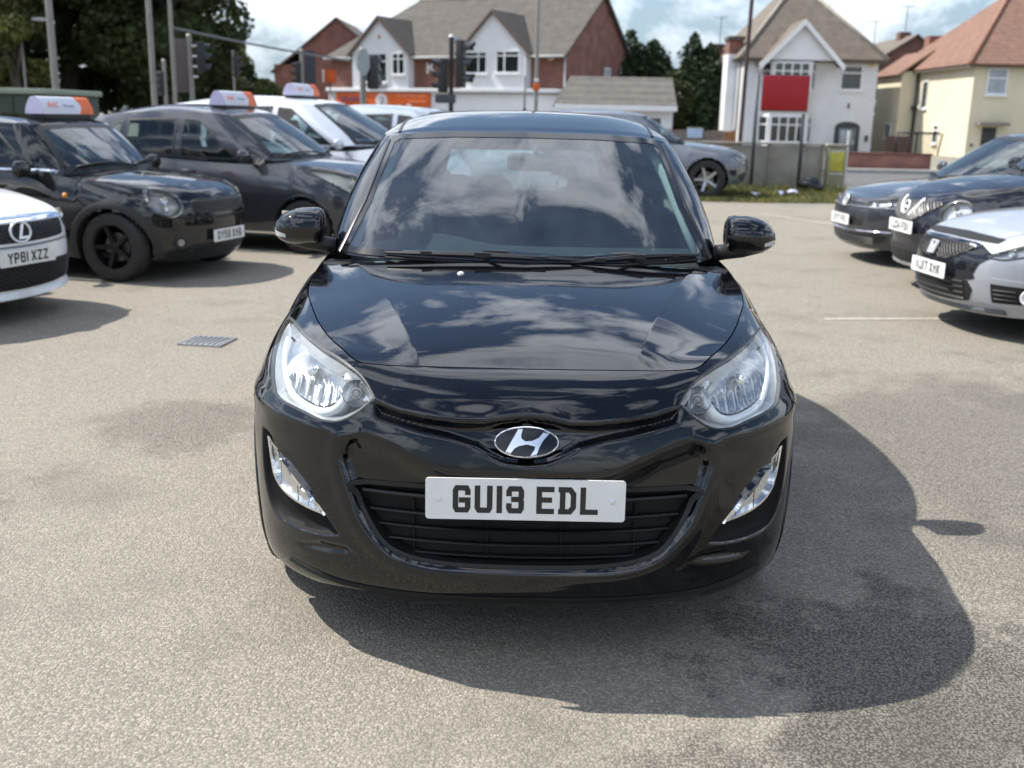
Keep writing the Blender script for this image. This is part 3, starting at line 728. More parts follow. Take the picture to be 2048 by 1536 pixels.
# ---- white house with hipped roof and bay
wh = thing('white_house', 'white rendered house with gabled bay and hipped brown roof', 'house', (11.05, 55.0, 0))
W_, Dp = 7.05, 12.0
MB().box(0, W_, 0, Dp, -.3, 4.85).build('wall', WHITE, wh)
zr = 8.6
for P in ([(-.35, -.4, 4.72), (W_+.35, -.4, 4.72), (3.9, 3.8, zr), (3.0, 3.8, zr)], [(W_+.35, -.4, 4.72), (W_+.35, Dp+.4, 4.72), (3.9, 7.5, zr), (3.9, 3.8, zr)], [(-.35, -.4, 4.72), (-.35, Dp+.4, 4.72), (3.0, 7.5, zr), (3.0, 3.8, zr)], [(-.35, Dp+.4, 4.72), (W_+.35, Dp+.4, 4.72), (3.9, 7.5, zr), (3.0, 7.5, zr)]):
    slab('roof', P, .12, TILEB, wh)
for a, b in (((-.35, -.4, 4.75), (3.0, 3.8, zr+.03)), ((W_+.35, -.4, 4.75), (3.9, 3.8, zr+.03)), ((3.0, 3.8, zr+.03), (3.9, 3.8, zr+.03))):
    MB().tube([a, b], .1, 7).build('hip_tile', RIDGEG, wh, True)
bbox('eave_board', -.3, W_+.3, -.36, -.28, 4.52, 4.66, mat('dark_eave', (.10, .085, .07), .8, var=.1), wh)
bg_ = linobj('bay', None, wh)
bay = [(.95, 0), (1.35, -.75), (3.35, -.75), (3.75, 0)]
MB().prism([(p[0], p[1]) for p in bay], 'z', -.2, 4.56).build('bay_wall', WHITE, bg_)
MB().prism([(.9, 4.62), (4.65, 4.62), (2.75, 6.45)], 'y', -.85, 1.6).build('bay_gable', WHITEC, bg_)
for sg, ex in ((-1, .55), (1, 5.0)):
    a, b = Vector((ex, -1.15, 4.35)), Vector((2.75, -1.15, 6.62))
    slab('bay_roof', [a, b, b+Vector((0, 3.6, 0)), a+Vector((0, 2.4, 0))], .1, TILEB, bg_)
    slab('barge_board', [a+Vector((0, -.03, -.01)), b+Vector((0, -.03, -.01)), b+Vector((0, -.03, -.30)), a+Vector((-sg*.05, -.03, -.28))], .05, UPVC, bg_, Vector((0, -1, 0)))
for (z0, z1, tr) in ((3.12, 4.50, .32), (.42, 1.78, .33)):
    window(bg_, 1.42, 3.28, z0, z1, [.25, .5, .75], tr, at=-.75)
    for sg, (p, q) in ((-1, (bay[1], bay[0])), (1, (bay[2], bay[3]))):
        e = linobj('side_light', None, bg_); d = Vector((q[0]-p[0], q[1]-p[1], 0)); ln_ = d.length
        M = Matrix.Translation((p[0], p[1], 0)) @ Matrix.Rotation(math.atan2(d.y, d.x), 4, 'Z')
        f_ = -1 if sg > 0 else 1
        fr = MB(); 
        for bx_ in ((.06, .12, z0, z1), (ln_-.12, ln_-.06, z0, z1), (.12, ln_-.12, z0, z0+.06), (.12, ln_-.12, z1-.06, z1), (.12, ln_-.12, z1-(z1-z0)*tr-.03, z1-(z1-z0)*tr+.03)):
            fr.box(bx_[0], bx_[1], min(f_*.0, f_*.05), max(0, f_*.05), bx_[2], bx_[3], M)
        fr.build('frame', UPVC, e); MB().box(.12, ln_-.12, min(f_*.004, f_*.012), max(f_*.004, f_*.012), z0+.06, z1-.06, M).build('pane', PANE, e)
window(wh, 5.12, 6.25, 3.18, 4.42, [], .3, at=0.0)
arc = [(5.06, -.2), (6.38, -.2), (6.38, 1.25)]+[(5.72+.66*math.cos(a), 1.25+.30*math.sin(a)) for a in np.linspace(0, math.pi, 12)[1:-1]]+[(5.06, 1.25)]
dp_ = linobj('porch_door', None, wh)
MB().prism(arc, 'y', -.06, -.002).build('arch', mat('charcoal_frame', (.035, .04, .045), .6, var=.1), dp_)
bbox('door_leaf', 5.24, 6.2, -.09, -.062, -.2, 1.22, mat('grey_door', (.11, .125, .14), .5, var=.15), dp_, .01); bbox('glazing', 5.34, 5.98, -.11, -.092, .35, 1.12, PANEL_, dp_, .01); bbox('handle', 6.03, 6.07, -.13, -.092, .35, .6, UPVC, dp_)
bbox('alarm_box', 6.55, 6.82, -.12, -.002, 4.40, 4.62, mat('alarm_yellow', (.55, .40, .08), .5, var=.1), wh, .04); bbox('vent', 5.62, 5.72, -.03, -.002, 2.22, 2.5, mat('dark_frame', (.02, .02, .022), .5, var=.1), wh); bbox('letter_box', 6.7, 6.85, -.1, -.002, .55, .85, mat('dark_frame', (.02, .02, .022), .5, var=.1), wh)
for y0, y1 in ((2.0, 3.4), (8.2, 9.6)):
    ch = bbox('chimney_breast', -.55, -.002, y0, y1, -.2, 5.0, WHITE, wh, .01); bbox('chimney_stack', -.5, .25, y0+.1, y1-.1, 5.002, 5.75, BRICK, ch); bbox('chimney_cap', -.58, .33, y0, y1, 5.752, 5.95, mat('dark_eave', (.10, .085, .07), .8, var=.1), ch)
window(wh, 5.0, 6.4, 2.9, 4.2, [.5], None, at=0.0, axis='y', face=-1); window(wh, 5.2, 6.2, .6, 1.9, [], None, at=0.0, axis='y', face=-1)
MB().tube([(-.12, .6, 4.7), (-.12, .6, 0)], .06, 8).build('downpipe', mat('dark_eave', (.10, .085, .07), .8, var=.1), wh, True)
def aerial(x, y, z, h, lab):
    a = thing('tv_aerial', lab, 'aerial', (x, y, z)); MB().tube([(0, 0, 0), (0, 0, h)], .025, 6).build('mast', POSTM, a); MB().tube([(-.5, 0, h-.05), (.45, .1, h+.02)], .016, 5).build('boom', POSTM, a)
    for i in range(5): MB().tube([(-.4+i*.18, -.16, h-.04), (-.4+i*.18, .2, h-.04)], .01, 4).build('element', POSTM, a)
aerial(11.35, 65.0, 5.9, 1.75, 'thin aerial on the chimney of the white house')
# ---- cream house
ch_ = thing('cream_house', 'cream rendered house with red tiled roof at the right edge', 'house', (20.35, 48.0, 0))
MB().box(0, 9, 0, 11.2, -.3, 4.4).build('wall', CREAM, ch_)
MB().box(-.9, -.002, 7.2, 11.1, -.3, 4.2).build('side_wing', CREAM, ch_)
for P in ([(-.4, -.4, 4.25), (9.4, -.4, 4.25), (5.9, 5.6, 8.1), (3.6, 5.6, 8.1)], [(-.4, -.4, 4.25), (-.4, 11.6, 4.25), (3.6, 5.6, 8.1)], [(9.4, -.4, 4.25), (9.4, 11.6, 4.25), (5.9, 5.6, 8.1)], [(-.4, 11.6, 4.25), (9.4, 11.6, 4.25), (5.9, 5.6, 8.1), (3.6, 5.6, 8.1)]):
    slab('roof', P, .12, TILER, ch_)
slab('wing_roof', [(-1.2, 7.0, 4.02), (-1.2, 11.4, 4.02), (.6, 11.4, 5.3), (.6, 7.0, 5.3)], .1, TILER, ch_)
MB().tube([(-.4, -.4, 4.28), (3.6, 5.6, 8.13), (5.9, 5.6, 8.13)], .1, 7).build('hip_tile', RIDGE, ch_, True)
bbox('eave_board', -.35, 9.3, -.32, -.26, 4.1, 4.22, mat('dark_eave', (.10, .085, .07), .8, var=.1), ch_); bbox('eave_board', -.34, -.28, -.24, 11.4, 4.1, 4.22, mat('dark_eave', (.10, .085, .07), .8, var=.1), ch_)
window(ch_, .62, 1.55, 2.9, 4.08, [], .38, at=0.0, pane=PANEL_); window(ch_, 3.0, 4.4, 2.9, 4.08, [.5], .3, at=0.0); window(ch_, 3.0, 4.6, .5, 1.8, [.5], .3, at=0.0)
dd = linobj('front_door', None, ch_); bbox('door_leaf', .68, 1.34, -.05, -.002, -.2, 1.4, mat('black_door', (.02, .018, .016), .4, var=.4, vscale=9), dd, .01); bbox('hood', .35, 1.75, -.5, -.002, 1.5, 1.64, mat('porch_hood', (.2, .17, .15), .8, var=.1), dd, .01)
bbox('house_number', .2, .34, -.03, -.002, .52, .64, mat('dark_frame', (.02, .02, .022), .5), ch_, .005)
window(ch_, 3.6, 4.2, .55, 1.5, [], .3, at=0.0, axis='y', face=-1); window(ch_, 5.6, 6.4, 2.3, 3.7, [], None, at=0.0, axis='y', face=-1); window(ch_, 8.0, 9.0, .7, 1.5, [], None, at=-.9, axis='y', face=-1)
MB().tube([(-.12, 7.0, 4.1), (-.12, 7.0, 0)], .07, 8).build('downpipe', mat('dark_frame', (.02, .02, .022), .5), ch_, True); bbox('hopper', -.26, -.04, 6.86, 7.14, 2.2, 2.42, mat('dark_frame', (.02, .02, .022), .5), ch_, .02)
bbox('chimney', 1.2, 1.9, 9.6, 10.4, 4.6, 6.2, BRICK, ch_)
# ---- brick houses far between the two
mh = thing('brick_house', 'distant red brick house seen between the white and cream houses', 'building', (21.3, 67.0, 0))
MB().prism([(0, -.3), (5.6, -.3), (5.6, 5.0), (2.8, 6.9), (0, 5.2)], 'y', 0, 8).build('wall', BRICKD, mh)
for a, b in (((-.3, 5.0), (2.8, 7.02)), ((5.9, 4.8), (2.8, 7.02))): slab('roof', [(a[0], -.2, a[1]), (b[0], -.2, b[1]), (b[0], 8.2, b[1]), (a[0], 8.2, a[1])], .1, TILEB, mh)
for x in (.3, 2.4): bbox('chimney', x, x+.7, 2, 2.8, 5.2, 7.3 if x > 1 else 6.4, BRICKD, mh)
bbox('string_course', -.02, 5.6, -.04, -.002, 2.75, 2.95, UPVC, mh); window(mh, .1, 1.0, 2.1, 2.6, [], None, at=0.0)
aerial(24.0, 69.0, 7.3, 1.6, 'thin aerial above the distant brick house'); aerial(21.9, 68.5, 6.4, 1.5, 'thin aerial left of the distant brick house')

# ------------------------------------------------------------------ cars
def grid_faces(nc, nr, off=0, flip=False):
    f = []
    for c in range(nc-1):
        for r in range(nr-1):
            q = (off+c*nr+r, off+(c+1)*nr+r, off+(c+1)*nr+r+1, off+c*nr+r+1)
            f.append(q[::-1] if flip else q)
    return f
def coons(F, K, Lf, Rt):
    """patch from front/rear rows (n) and left/right columns (m): returns n x m x 3"""
    F, K, Lf, Rt = map(np.asarray, (F, K, Lf, Rt))
    n, m = len(F), len(Lf)
    u = np.linspace(0, 1, n)[:, None, None]; v = np.linspace(0, 1, m)[None, :, None]
    return ((1-v)*F[:, None]+v*K[:, None]+(1-u)*Lf[None]+u*Rt[None]
            - ((1-u)*(1-v)*F[0]+u*(1-v)*F[-1]+(1-u)*v*K[0]+u*v*K[-1]))
class Car:
    """one car in its own frame: nose at y=0 facing -y, tail at y=L, wheels on z=0"""
    def __init__(s, root, S, res=0.03):
        s.root, s.S, s.res = root, S, res
        s.holes = []
        s.build()
    # ---- surfaces
    def G(s, x, y):
        S = s.S
        ys, zs = zip(*S['hood_z']); x = np.asarray(x, float); y = np.asarray(y, float)
        cy, cz = zip(*S['hood_crown'])
        z = pchip(ys, zs, y) - pchip(cy, cz, y)*np.abs(x/S['hood'][-1][0])**S.get('hood_pow', 2.2)
        if 'hood_fn' in S: z = z + S['hood_fn'](x, y)
        return z
    def hood_edge(s):
        S = s.S
        P = np.asarray(S['hood'], float)
        k = arclen(P)
        t = np.linspace(0, k[-1], 160)
        c = curve(P, k, t)
        return np.column_stack([c, s.G(c[:, 0], c[:, 1])])
    def build(s):
        S, res = s.S, s.res
        HE = s.hood_edge()
        yc = S['hood'][-1][1]
        nz, ny = zip(*S['nose']); wz, ww = zip(*S['width']); tz, ty = zip(*S['tail'])
        zB, bf, nf, br, nr_ = S['zB'], S['bf'], S['nf'], S['br'], S['nr']
        L = S['L']
        belt = np.asarray(S['belt'], float)           # (y, x, z) from the cowl corner back
        rt = np.asarray(S['rear_top'], float)         # (x, y, z) from the belt end to the rear centre
        NF = int(1.25/res*S.get('front_dens', 1.0)); NR = int(1.1/max(res, 0.025))
        cols = []
        # index of hood edge where y reaches bf
        kb = int(np.argmax(HE[:, 1] >= bf)) if HE[-1, 1] > bf else len(HE)-1
        for i in range(NF):
            th = (i/NF)*math.pi/2
            cols.append(('F', math.sin(th)**(2/nf), 1-math.cos(th)**(2/nf), i/NF))
        nS = int((L-br-bf)/S.get('side_res', res))
        for i in range(nS+1):
            cols.append(('S', bf+(L-br-bf)*i/nS))
        for i in range(1, NR+1):
            th = (1-i/NR)*math.pi/2
            cols.append(('R', max(math.sin(th), 0)**(2/nr_), 1-math.cos(th)**(2/nr_), i/NR))
        nl, nu = int((zB-S['zbot'][0][1])/res*S.get('front_dens', 1.0))+2, int(0.36/res*S.get('front_dens', 1.0))+3
        zy, zv = zip(*S['zbot'])
        heK = arclen(HE[:, :2]); V = []
        rtk = arclen(rt); py, pm = zip(*S.get('plan', [(0, 1), (L, 1)]))
        for c in cols:
            if c[0] == 'F':
                t = heK[kb]*c[3]**S.get('edge_pow', 1.0)
                T = np.array([np.interp(t, heK, HE[:, j]) for j in range(3)]); yb = bf*c[2]
            elif c[0] == 'S':
                y = c[1]; yb = y
                if y <= yc:
                    T = np.array([np.interp(y, HE[kb:, 1], HE[kb:, j]) for j in range(3)])
                else:
                    T = np.array([pchip(belt[:, 0], belt[:, 1], y), y, pchip(belt[:, 0], belt[:, 2], y)])
            else:
                T = np.array([pchip(rtk, rt[:, j], c[3]*rtk[-1]) for j in range(3)]); yb = L-br+br*c[3]
            z0 = float(pchip(zy, zv, yb))
            zz = np.linspace(z0, zB, nl)
            W = pchip(wz, ww, zz)
            if c[0] == 'F':
                yf = pchip(nz, ny, zz)
                x = W*c[1]; y_ = yf+(bf-yf)*c[2]
            elif c[0] == 'S':
                x = W*float(pchip(py, pm, c[1])); y_ = np.full(nl, c[1])
            else:
                yt = L-pchip(tz, ty, zz)
                x = W*float(pchip(py, pm, L-br))*c[1]; y_ = yt+(L-br-yt)*c[2]
            low = np.column_stack([x, y_, zz])
            B = low[-1]; d = low[-1]-low[-3]; d = d/np.linalg.norm(d)
            h = np.linalg.norm(T-B)
            kk = S['k_hood'] if yb < yc-0.1 else S['k_belt']
            if c[0] == 'R': kk = S.get('k_rear', S['k_belt'])
            P1 = B+d*h*kk[0]
            P2 = T.copy(); P2[:2] += (B[:2]-T[:2])*kk[1]; P2[2] -= kk[2]*(T[2]-B[2])
            t = np.linspace(0, 1, nu)[1:, None]
            up = (1-t)**3*B+3*(1-t)**2*t*P1+3*(1-t)*t*t*P2+t**3*T
            V.append(np.vstack([low, up]))
        V = np.array(V)                                  # cols x rows x 3
        if 'fascia' in S:
            V = S['fascia'](V)
        V[0, :, 0] = 0; V[-1, :, 0] = 0
        s.shell = V
        verts = []; faces = []
        def half(A, flip):
            n = len(verts); nc, nr = A.shape[:2]
            verts.extend(A.reshape(-1, 3).tolist()); faces.extend(grid_faces(nc, nr, n, flip))
            n = len(verts); M = A.copy(); M[..., 0] *= -1
            verts.extend(M.reshape(-1, 3).tolist()); faces.extend(grid_faces(nc, nr, n, not flip))
        half(V, False)
        # cabin
        cb = np.asarray(S['cab_base'], float); crf = np.asarray(S['cab_roof'], float)
        key = (arclen(cb)+arclen(crf))/2
        t = np.linspace(0, key[-1], int(key[-1]/res))
        t = np.unique(np.concatenate([t, key]))
        Bp, Rp = curve(cb, key, t), curve(crf, key, t)
        tan = np.gradient((Bp+Rp)/2, axis=0); out = np.column_stack([-tan[:, 1], tan[:, 0]])*-1
        out = out/np.maximum(np.linalg.norm(out, axis=1), 1e-9)[:, None]
        ctr = np.array([0, (cb[0, 1]+cb[-1, 1])/2])
        sg = np.sign(((Bp[:, :2]-ctr)*out).sum(1)); out *= sg[:, None]
        o3 = np.column_stack([out, np.zeros(len(out))])
        vv = np.linspace(0, 1, int(0.6/res)+2)
        bul = S.get('cab_bulge', 0.03)
        C = Bp[:, None]+(Rp-Bp)[:, None]*vv[None, :, None]+o3[:, None]*(bul*4*vv*(1-vv))[None, :, None]
        C[0, :, 0] = 0; C[-1, :, 0] = 0
        half(C, False)
        # roof
        i1, i2 = S['cab_corners']
        k1, k2 = np.searchsorted(t, key[i1]), np.searchsorted(t, key[i2])
        fr = Rp[:k1+1]; sd = Rp[k1:k2+1]; re = Rp[k2:]
        def rs(P, n):
            k = arclen(P); q = np.linspace(0, k[-1], n)
            return np.column_stack([np.interp(q, k, P[:, j]) for j in range(3)])
        nn, mm = int(0.6/res), int(1.7/res)
        fr, re, sd = rs(fr, nn), rs(re[::-1], nn), rs(sd, mm)
        mir = np.array([-1, 1, 1])
        Fr = np.vstack([(fr*mir)[::-1], fr[1:]]); Re = np.vstack([(re*mir)[::-1], re[1:]])
        Rf = coons(Fr, Re, sd*mir, sd)
        u = np.linspace(-1, 1, Rf.shape[0])[:, None]; v = np.linspace(0, 1, Rf.shape[1])[None]
        Rf[..., 2] += S.get('roof_crown', 0.02)*(1-u**4)*np.sin(np.pi*v)
        n = len(verts); verts.extend(Rf.reshape(-1, 3).tolist()); faces.extend(grid_faces(Rf.shape[0], Rf.shape[1], n, False))
        s.bv, s.bf_ = verts, faces
        # bonnet
        he = HE.copy(); ci = S['hood_corner']
        P = np.asarray(S['hood'], float); kk = arclen(P)
        ka = int(round(kk[ci]/kk[-1]*(len(HE)-1)))
        nn = int(0.75/res*S.get('front_dens', 1.0)); mm = int(1.1/res*S.get('front_dens', 1.0))
        f_, sd = rs(HE[:ka+1], nn), rs(HE[ka:], mm)
        rx, ry = zip(*S['hood_rear'])
        rxs = np.linspace(0, HE[-1, 0], nn); rr = np.column_stack([rxs, pchip(rx, ry, rxs), np.zeros(nn)])
        rr[-1] = HE[-1]
        Fr = np.vstack([(f_*mir)[::-1], f_[1:]]); Re = np.vstack([(rr*mir)[::-1], rr[1:]])
        H = coons(Fr, Re, sd*mir, sd)
        gap = S.get('hood_gap', 0.003)
        cx = H[..., 0]; H[..., 0] = cx-np.sign(cx)*gap*np.clip(np.abs(cx)/0.3, 0, 1)
        H[..., 1] += gap*np.linspace(1, 0, H.shape[1])[None]
        H[..., 2] = s.G(H[..., 0], H[..., 1])+S.get('hood_lift', 0.001)
        s.hood_grid = H
        nc, nr = H.shape[:2]
        hv = H.reshape(-1, 3).tolist(); hf = grid_faces(nc, nr, 0, False)
        loop = [c*nr for c in range(nc)]+[(nc-1)*nr+r for r in range(1, nr)]+[c*nr+nr-1 for c in range(nc-2, -1, -1)]+[r for r in range(nr-2, 0, -1)]
        b0 = len(hv)
        for i in loop:
            p = list(hv[i]); p[2] -= 0.014; p[0] *= 0.994; hv.append(p)
        m = len(loop)
        for k in range(m):
            a, b = loop[k], loop[(k+1) % m]
            hf.append((a, b0+k, b0+(k+1) % m, b))
        s.hv, s.hf = hv, hf
        s.bvh = BVHTree.FromPolygons([Vector(p) for p in verts+hv], [tuple(f) for f in faces]+[tuple(i+len(verts) for i in f) for f in hf])
        s.bvh_body = BVHTree.FromPolygons([Vector(p) for p in verts], [tuple(f) for f in faces])
    # ---- surface queries
    def hit(s, proj, a, b, body=False):
        T = s.bvh_body if body else s.bvh
        if proj == 'F': o, d = Vector((a, -2, b)), Vector((0, 1, 0))
        elif proj == 'B': o, d = Vector((a, s.S['L']+2, b)), Vector((0, -1, 0))
        elif proj == 'R': o, d = Vector((-3, a, b)), Vector((1, 0, 0))     # the car's right side
        elif proj == 'L': o, d = Vector((3, a, b)), Vector((-1, 0, 0))
        else: o, d = Vector((a, b, 4)), Vector((0, 0, -1))
        loc, n, i, dist = T.ray_cast(o, d)
        if loc is None or dist > 4.6:
            q = {'F': Vector((a, 0.3, b)), 'B': Vector((a, s.S['L']-0.3, b)), 'R': Vector((-0.8, a, b)), 'L': Vector((0.8, a, b))}.get(proj, Vector((a, b, 1)))
            loc, n, i, dist = T.find_nearest(q)
        if n.dot(d) > 0: n = -n
        return loc, n
    def hole(s, poly, proj, shrink=0.0):
        s.holes.append(([Vector(p) for p in (offset_poly(poly, shrink) if shrink else poly)], proj))
    def patch(s, name, poly, proj, m, off=0.004, rim=0.012, step=None, parent=None, fn=None, body=False):
        step = step or s.res*1.2
        V, Fc = fill2d(poly, step)
        P = []; Nn = []
        for p in V:
            l, n = s.hit(proj, p.x, p.y, body); P.append(l); Nn.append(n)
        Q = [l+n*off for l, n in zip(P, Nn)]
        if fn: Q = [fn(p, q, n) for p, q, n in zip(V, Q, Nn)]
        v = list(Q); f = []
        dirv = {'F': Vector((0, -1, 0)), 'B': Vector((0, 1, 0)), 'R': Vector((-1, 0, 0)), 'L': Vector((1, 0, 0)), 'T': Vector((0, 0, 1))}[proj]
        ec = {}
        for q in Fc:
            nn = (Q[q[1]]-Q[q[0]]).cross(Q[q[2]]-Q[q[0]])
            if nn.dot(dirv) < 0: q = q[::-1]
            f.append(tuple(q))
            for i in range(len(q)):
                a, b = q[i], q[(i+1) % len(q)]
                ec[(a, b)] = 1
        if rim > 0:
            bd = [(a, b) for (a, b) in ec if (b, a) not in ec]
            mp = {}
            for a, b in bd:
                for k in (a, b):
                    if k not in mp:
                        mp[k] = len(v); v.append(Q[k]-Nn[k]*rim)
            for a, b in bd:
                f.append((b, a, mp[a], mp[b]))
        return mesh(name, v, f, m, parent or s.root, True, 50)
    def ring(s, name, outer, inner, proj, m, off=0.006, rim=0.01, parent=None, offi=None, body=False):
        """band between two loops of equal length lying on the body"""
        n = len(outer); v = []; f = []
        offi = off if offi is None else offi
        A = [s.hit(proj, p[0], p[1], body) for p in outer]; B = [s.hit(proj, p[0], p[1], body) for p in inner]
        v += [l-nn*rim for l, nn in A]; v += [l+nn*off for l, nn in A]; v += [l+nn*offi for l, nn in B]; v += [l-nn*rim for l, nn in B]
        for k in range(3):
            for i in range(n):
                j = (i+1) % n
                f.append((k*n+i, k*n+j, (k+1)*n+j, (k+1)*n+i))
        o = mesh(name, v, f, m, parent or s.root, True, 45)
        return o
    def window(s, name, poly, proj, gm, band=0.025, bm=None, off=0.003, parent=None, step=None):
        poly = [Vector(p) for p in resample(poly, 0.03)]
        inn = offset_poly(poly, band)
        s.hole(poly, proj, band*0.55)
        g = s.patch(name, offset_poly(poly, band*0.8), proj, gm, off=off-0.002, rim=0, parent=parent, step=step or 0.05, body=True)
        s.ring('seal', poly, inn, proj, bm or BLACKPL, off=off, rim=0.008, parent=g if parent is None else parent, body=True)
        return g
    def strip(s, name, line, proj, w, m, off=0.003, parent=None, closed=False, ht=0.0):
        """narrow band following a line on the body"""
        P = [Vector(p) for p in line]; n = len(P); a = []; b = []
        for i in range(n):
            t = (P[(i+1) % n if closed else min(i+1, n-1)]-P[(i-1) % n if closed else max(i-1, 0)]).normalized()
            q = Vector((-t.y, t.x))*w/2
            a.append(P[i]+q); b.append(P[i]-q)
        v = []; f = []
        for p, q, c in zip(a, b, P):
            for z, o in ((p, -0.004), (p, off), (c, off+ht), (q, off), (q, -0.004)):
                l, nn = s.hit(proj, z.x, z.y); v.append(l+nn*o)
        for i in range(n if closed else n-1):
            j = (i+1) % n
            for k in range(4):
                f.append((i*5+k, j*5+k, j*5+k+1, i*5+k+1))
        return mesh(name, v, f, m, parent or s.root, True, 60)
    def arch(s, y, z, Rr, flare=0.022, m=None, lip=0.006, depth=0.34, name='wheel_arch'):
        c = [Vector((y+Rr*math.cos(a), z+Rr*math.sin(a))) for a in np.linspace(-R(60), R(240), 46)]
        for proj, sg in (('R', -1), ('L', 1)):
            s.holes.append(([Vector((y+Rr*math.cos(a), z+Rr*math.sin(a))) for a in np.linspace(0, 2*math.pi, 60)[:-1]], proj))
            v = []; f = []
            n = 0
            for a in np.linspace(-R(32), R(212), 50):
                ca, sa = math.cos(a), math.sin(a)
                l1, n1 = s.hit(proj, y+(Rr+flare)*ca, z+(Rr+flare)*sa, True); l2, n2 = s.hit(proj, y+Rr*ca, z+Rr*sa, True)
                lm = (l1+l2)/2+(n1+n2)/2*lip*1.6
                e = Vector((l2.x-sg*depth, y+(Rr)*ca, z+(Rr)*sa))
                v += [l1-n1*0.002, l1+n1*lip, lm, l2+n2*lip, Vector((l2.x-sg*0.03, l2.y, l2.z)), e]; n += 1
            for i in range(n-1):
                for k in range(3): f.append((i*6+k, (i+1)*6+k, (i+1)*6+k+1, i*6+k+1))
            mesh(name, v, f, m, s.root, True, 60)
            v2 = []; f2 = []
            for i in range(n): v2 += [v[i*6+3], v[i*6+5]]
            for i in range(n-1): f2.append((2*i, 2*i+2, 2*i+3, 2*i+1))
            ci = len(v2); v2.append(Vector((v[5].x, y, z)))
            for i in range(n-1): f2.append((2*i+1, 2*i+3, ci))
            mesh('wheel_well', v2, f2, DULLBLACK, s.root)
    def finish(s, pm, body_name='body', hood_m=None):
        v = np.array(s.bv); f = np.array(s.bf_)
        ct = v[f].mean(1)
        nn = np.cross(v[f[:, 2]]-v[f[:, 0]], v[f[:, 3]]-v[f[:, 1]])
        kill = np.zeros(len(f), bool)
        for poly, proj in s.holes:
            if proj == 'F': k = inside(poly, ct[:, 0], ct[:, 2]) & (ct[:, 1] < s.S['L']*0.55) & (np.abs(nn[:, 1]) > 1e-12)
            elif proj == 'B': k = inside(poly, ct[:, 0], ct[:, 2]) & (ct[:, 1] > s.S['L']*0.55)
            elif proj == 'R': k = inside(poly, ct[:, 1], ct[:, 2]) & (ct[:, 0] < -0.3)
            elif proj == 'L': k = inside(poly, ct[:, 1], ct[:, 2]) & (ct[:, 0] > 0.3)
            else: k = inside(poly, ct[:, 0], ct[:, 1])
            kill |= k
        bm = bmesh.new()
        bv = [bm.verts.new(p) for p in s.bv]
        for i, q in enumerate(s.bf_):
            if not kill[i]:
                try: bm.faces.new([bv[k] for k in q])
                except ValueError: pass
        bmesh.ops.delete(bm, geom=[x for x in bm.verts if not x.link_faces], context='VERTS')
        bmesh.ops.remove_doubles(bm, verts=bm.verts, dist=1e-4)
        o = from_bm(body_name, bm, pm, s.root, True, 38)
        h = mesh('bonnet', s.hv, s.hf, hood_m or pm, s.root, True, 40)
        # floor pan
        S = s.S; zb = S['zbot'][0][1]+0.03; w = S['width'][0][1]*0.93; n = S.get('pan_front', 0.12)
        pan = [(0, n+0.0), (w*0.6, n+0.06), (w*0.88, S['bf']*0.45), (w, S['bf']), (w, S['L']-S['br']), (w*0.85, S['L']-0.2), (0, S['L']-0.12)]
        pan = pan+[(-a, b) for a, b in pan[::-1] if a > 0]
        MB().prism(pan, 'z', zb, zb+0.05).build('underbody', DULLBLACK, s.root)
        return o, h
WHEEL_CACHE = {}
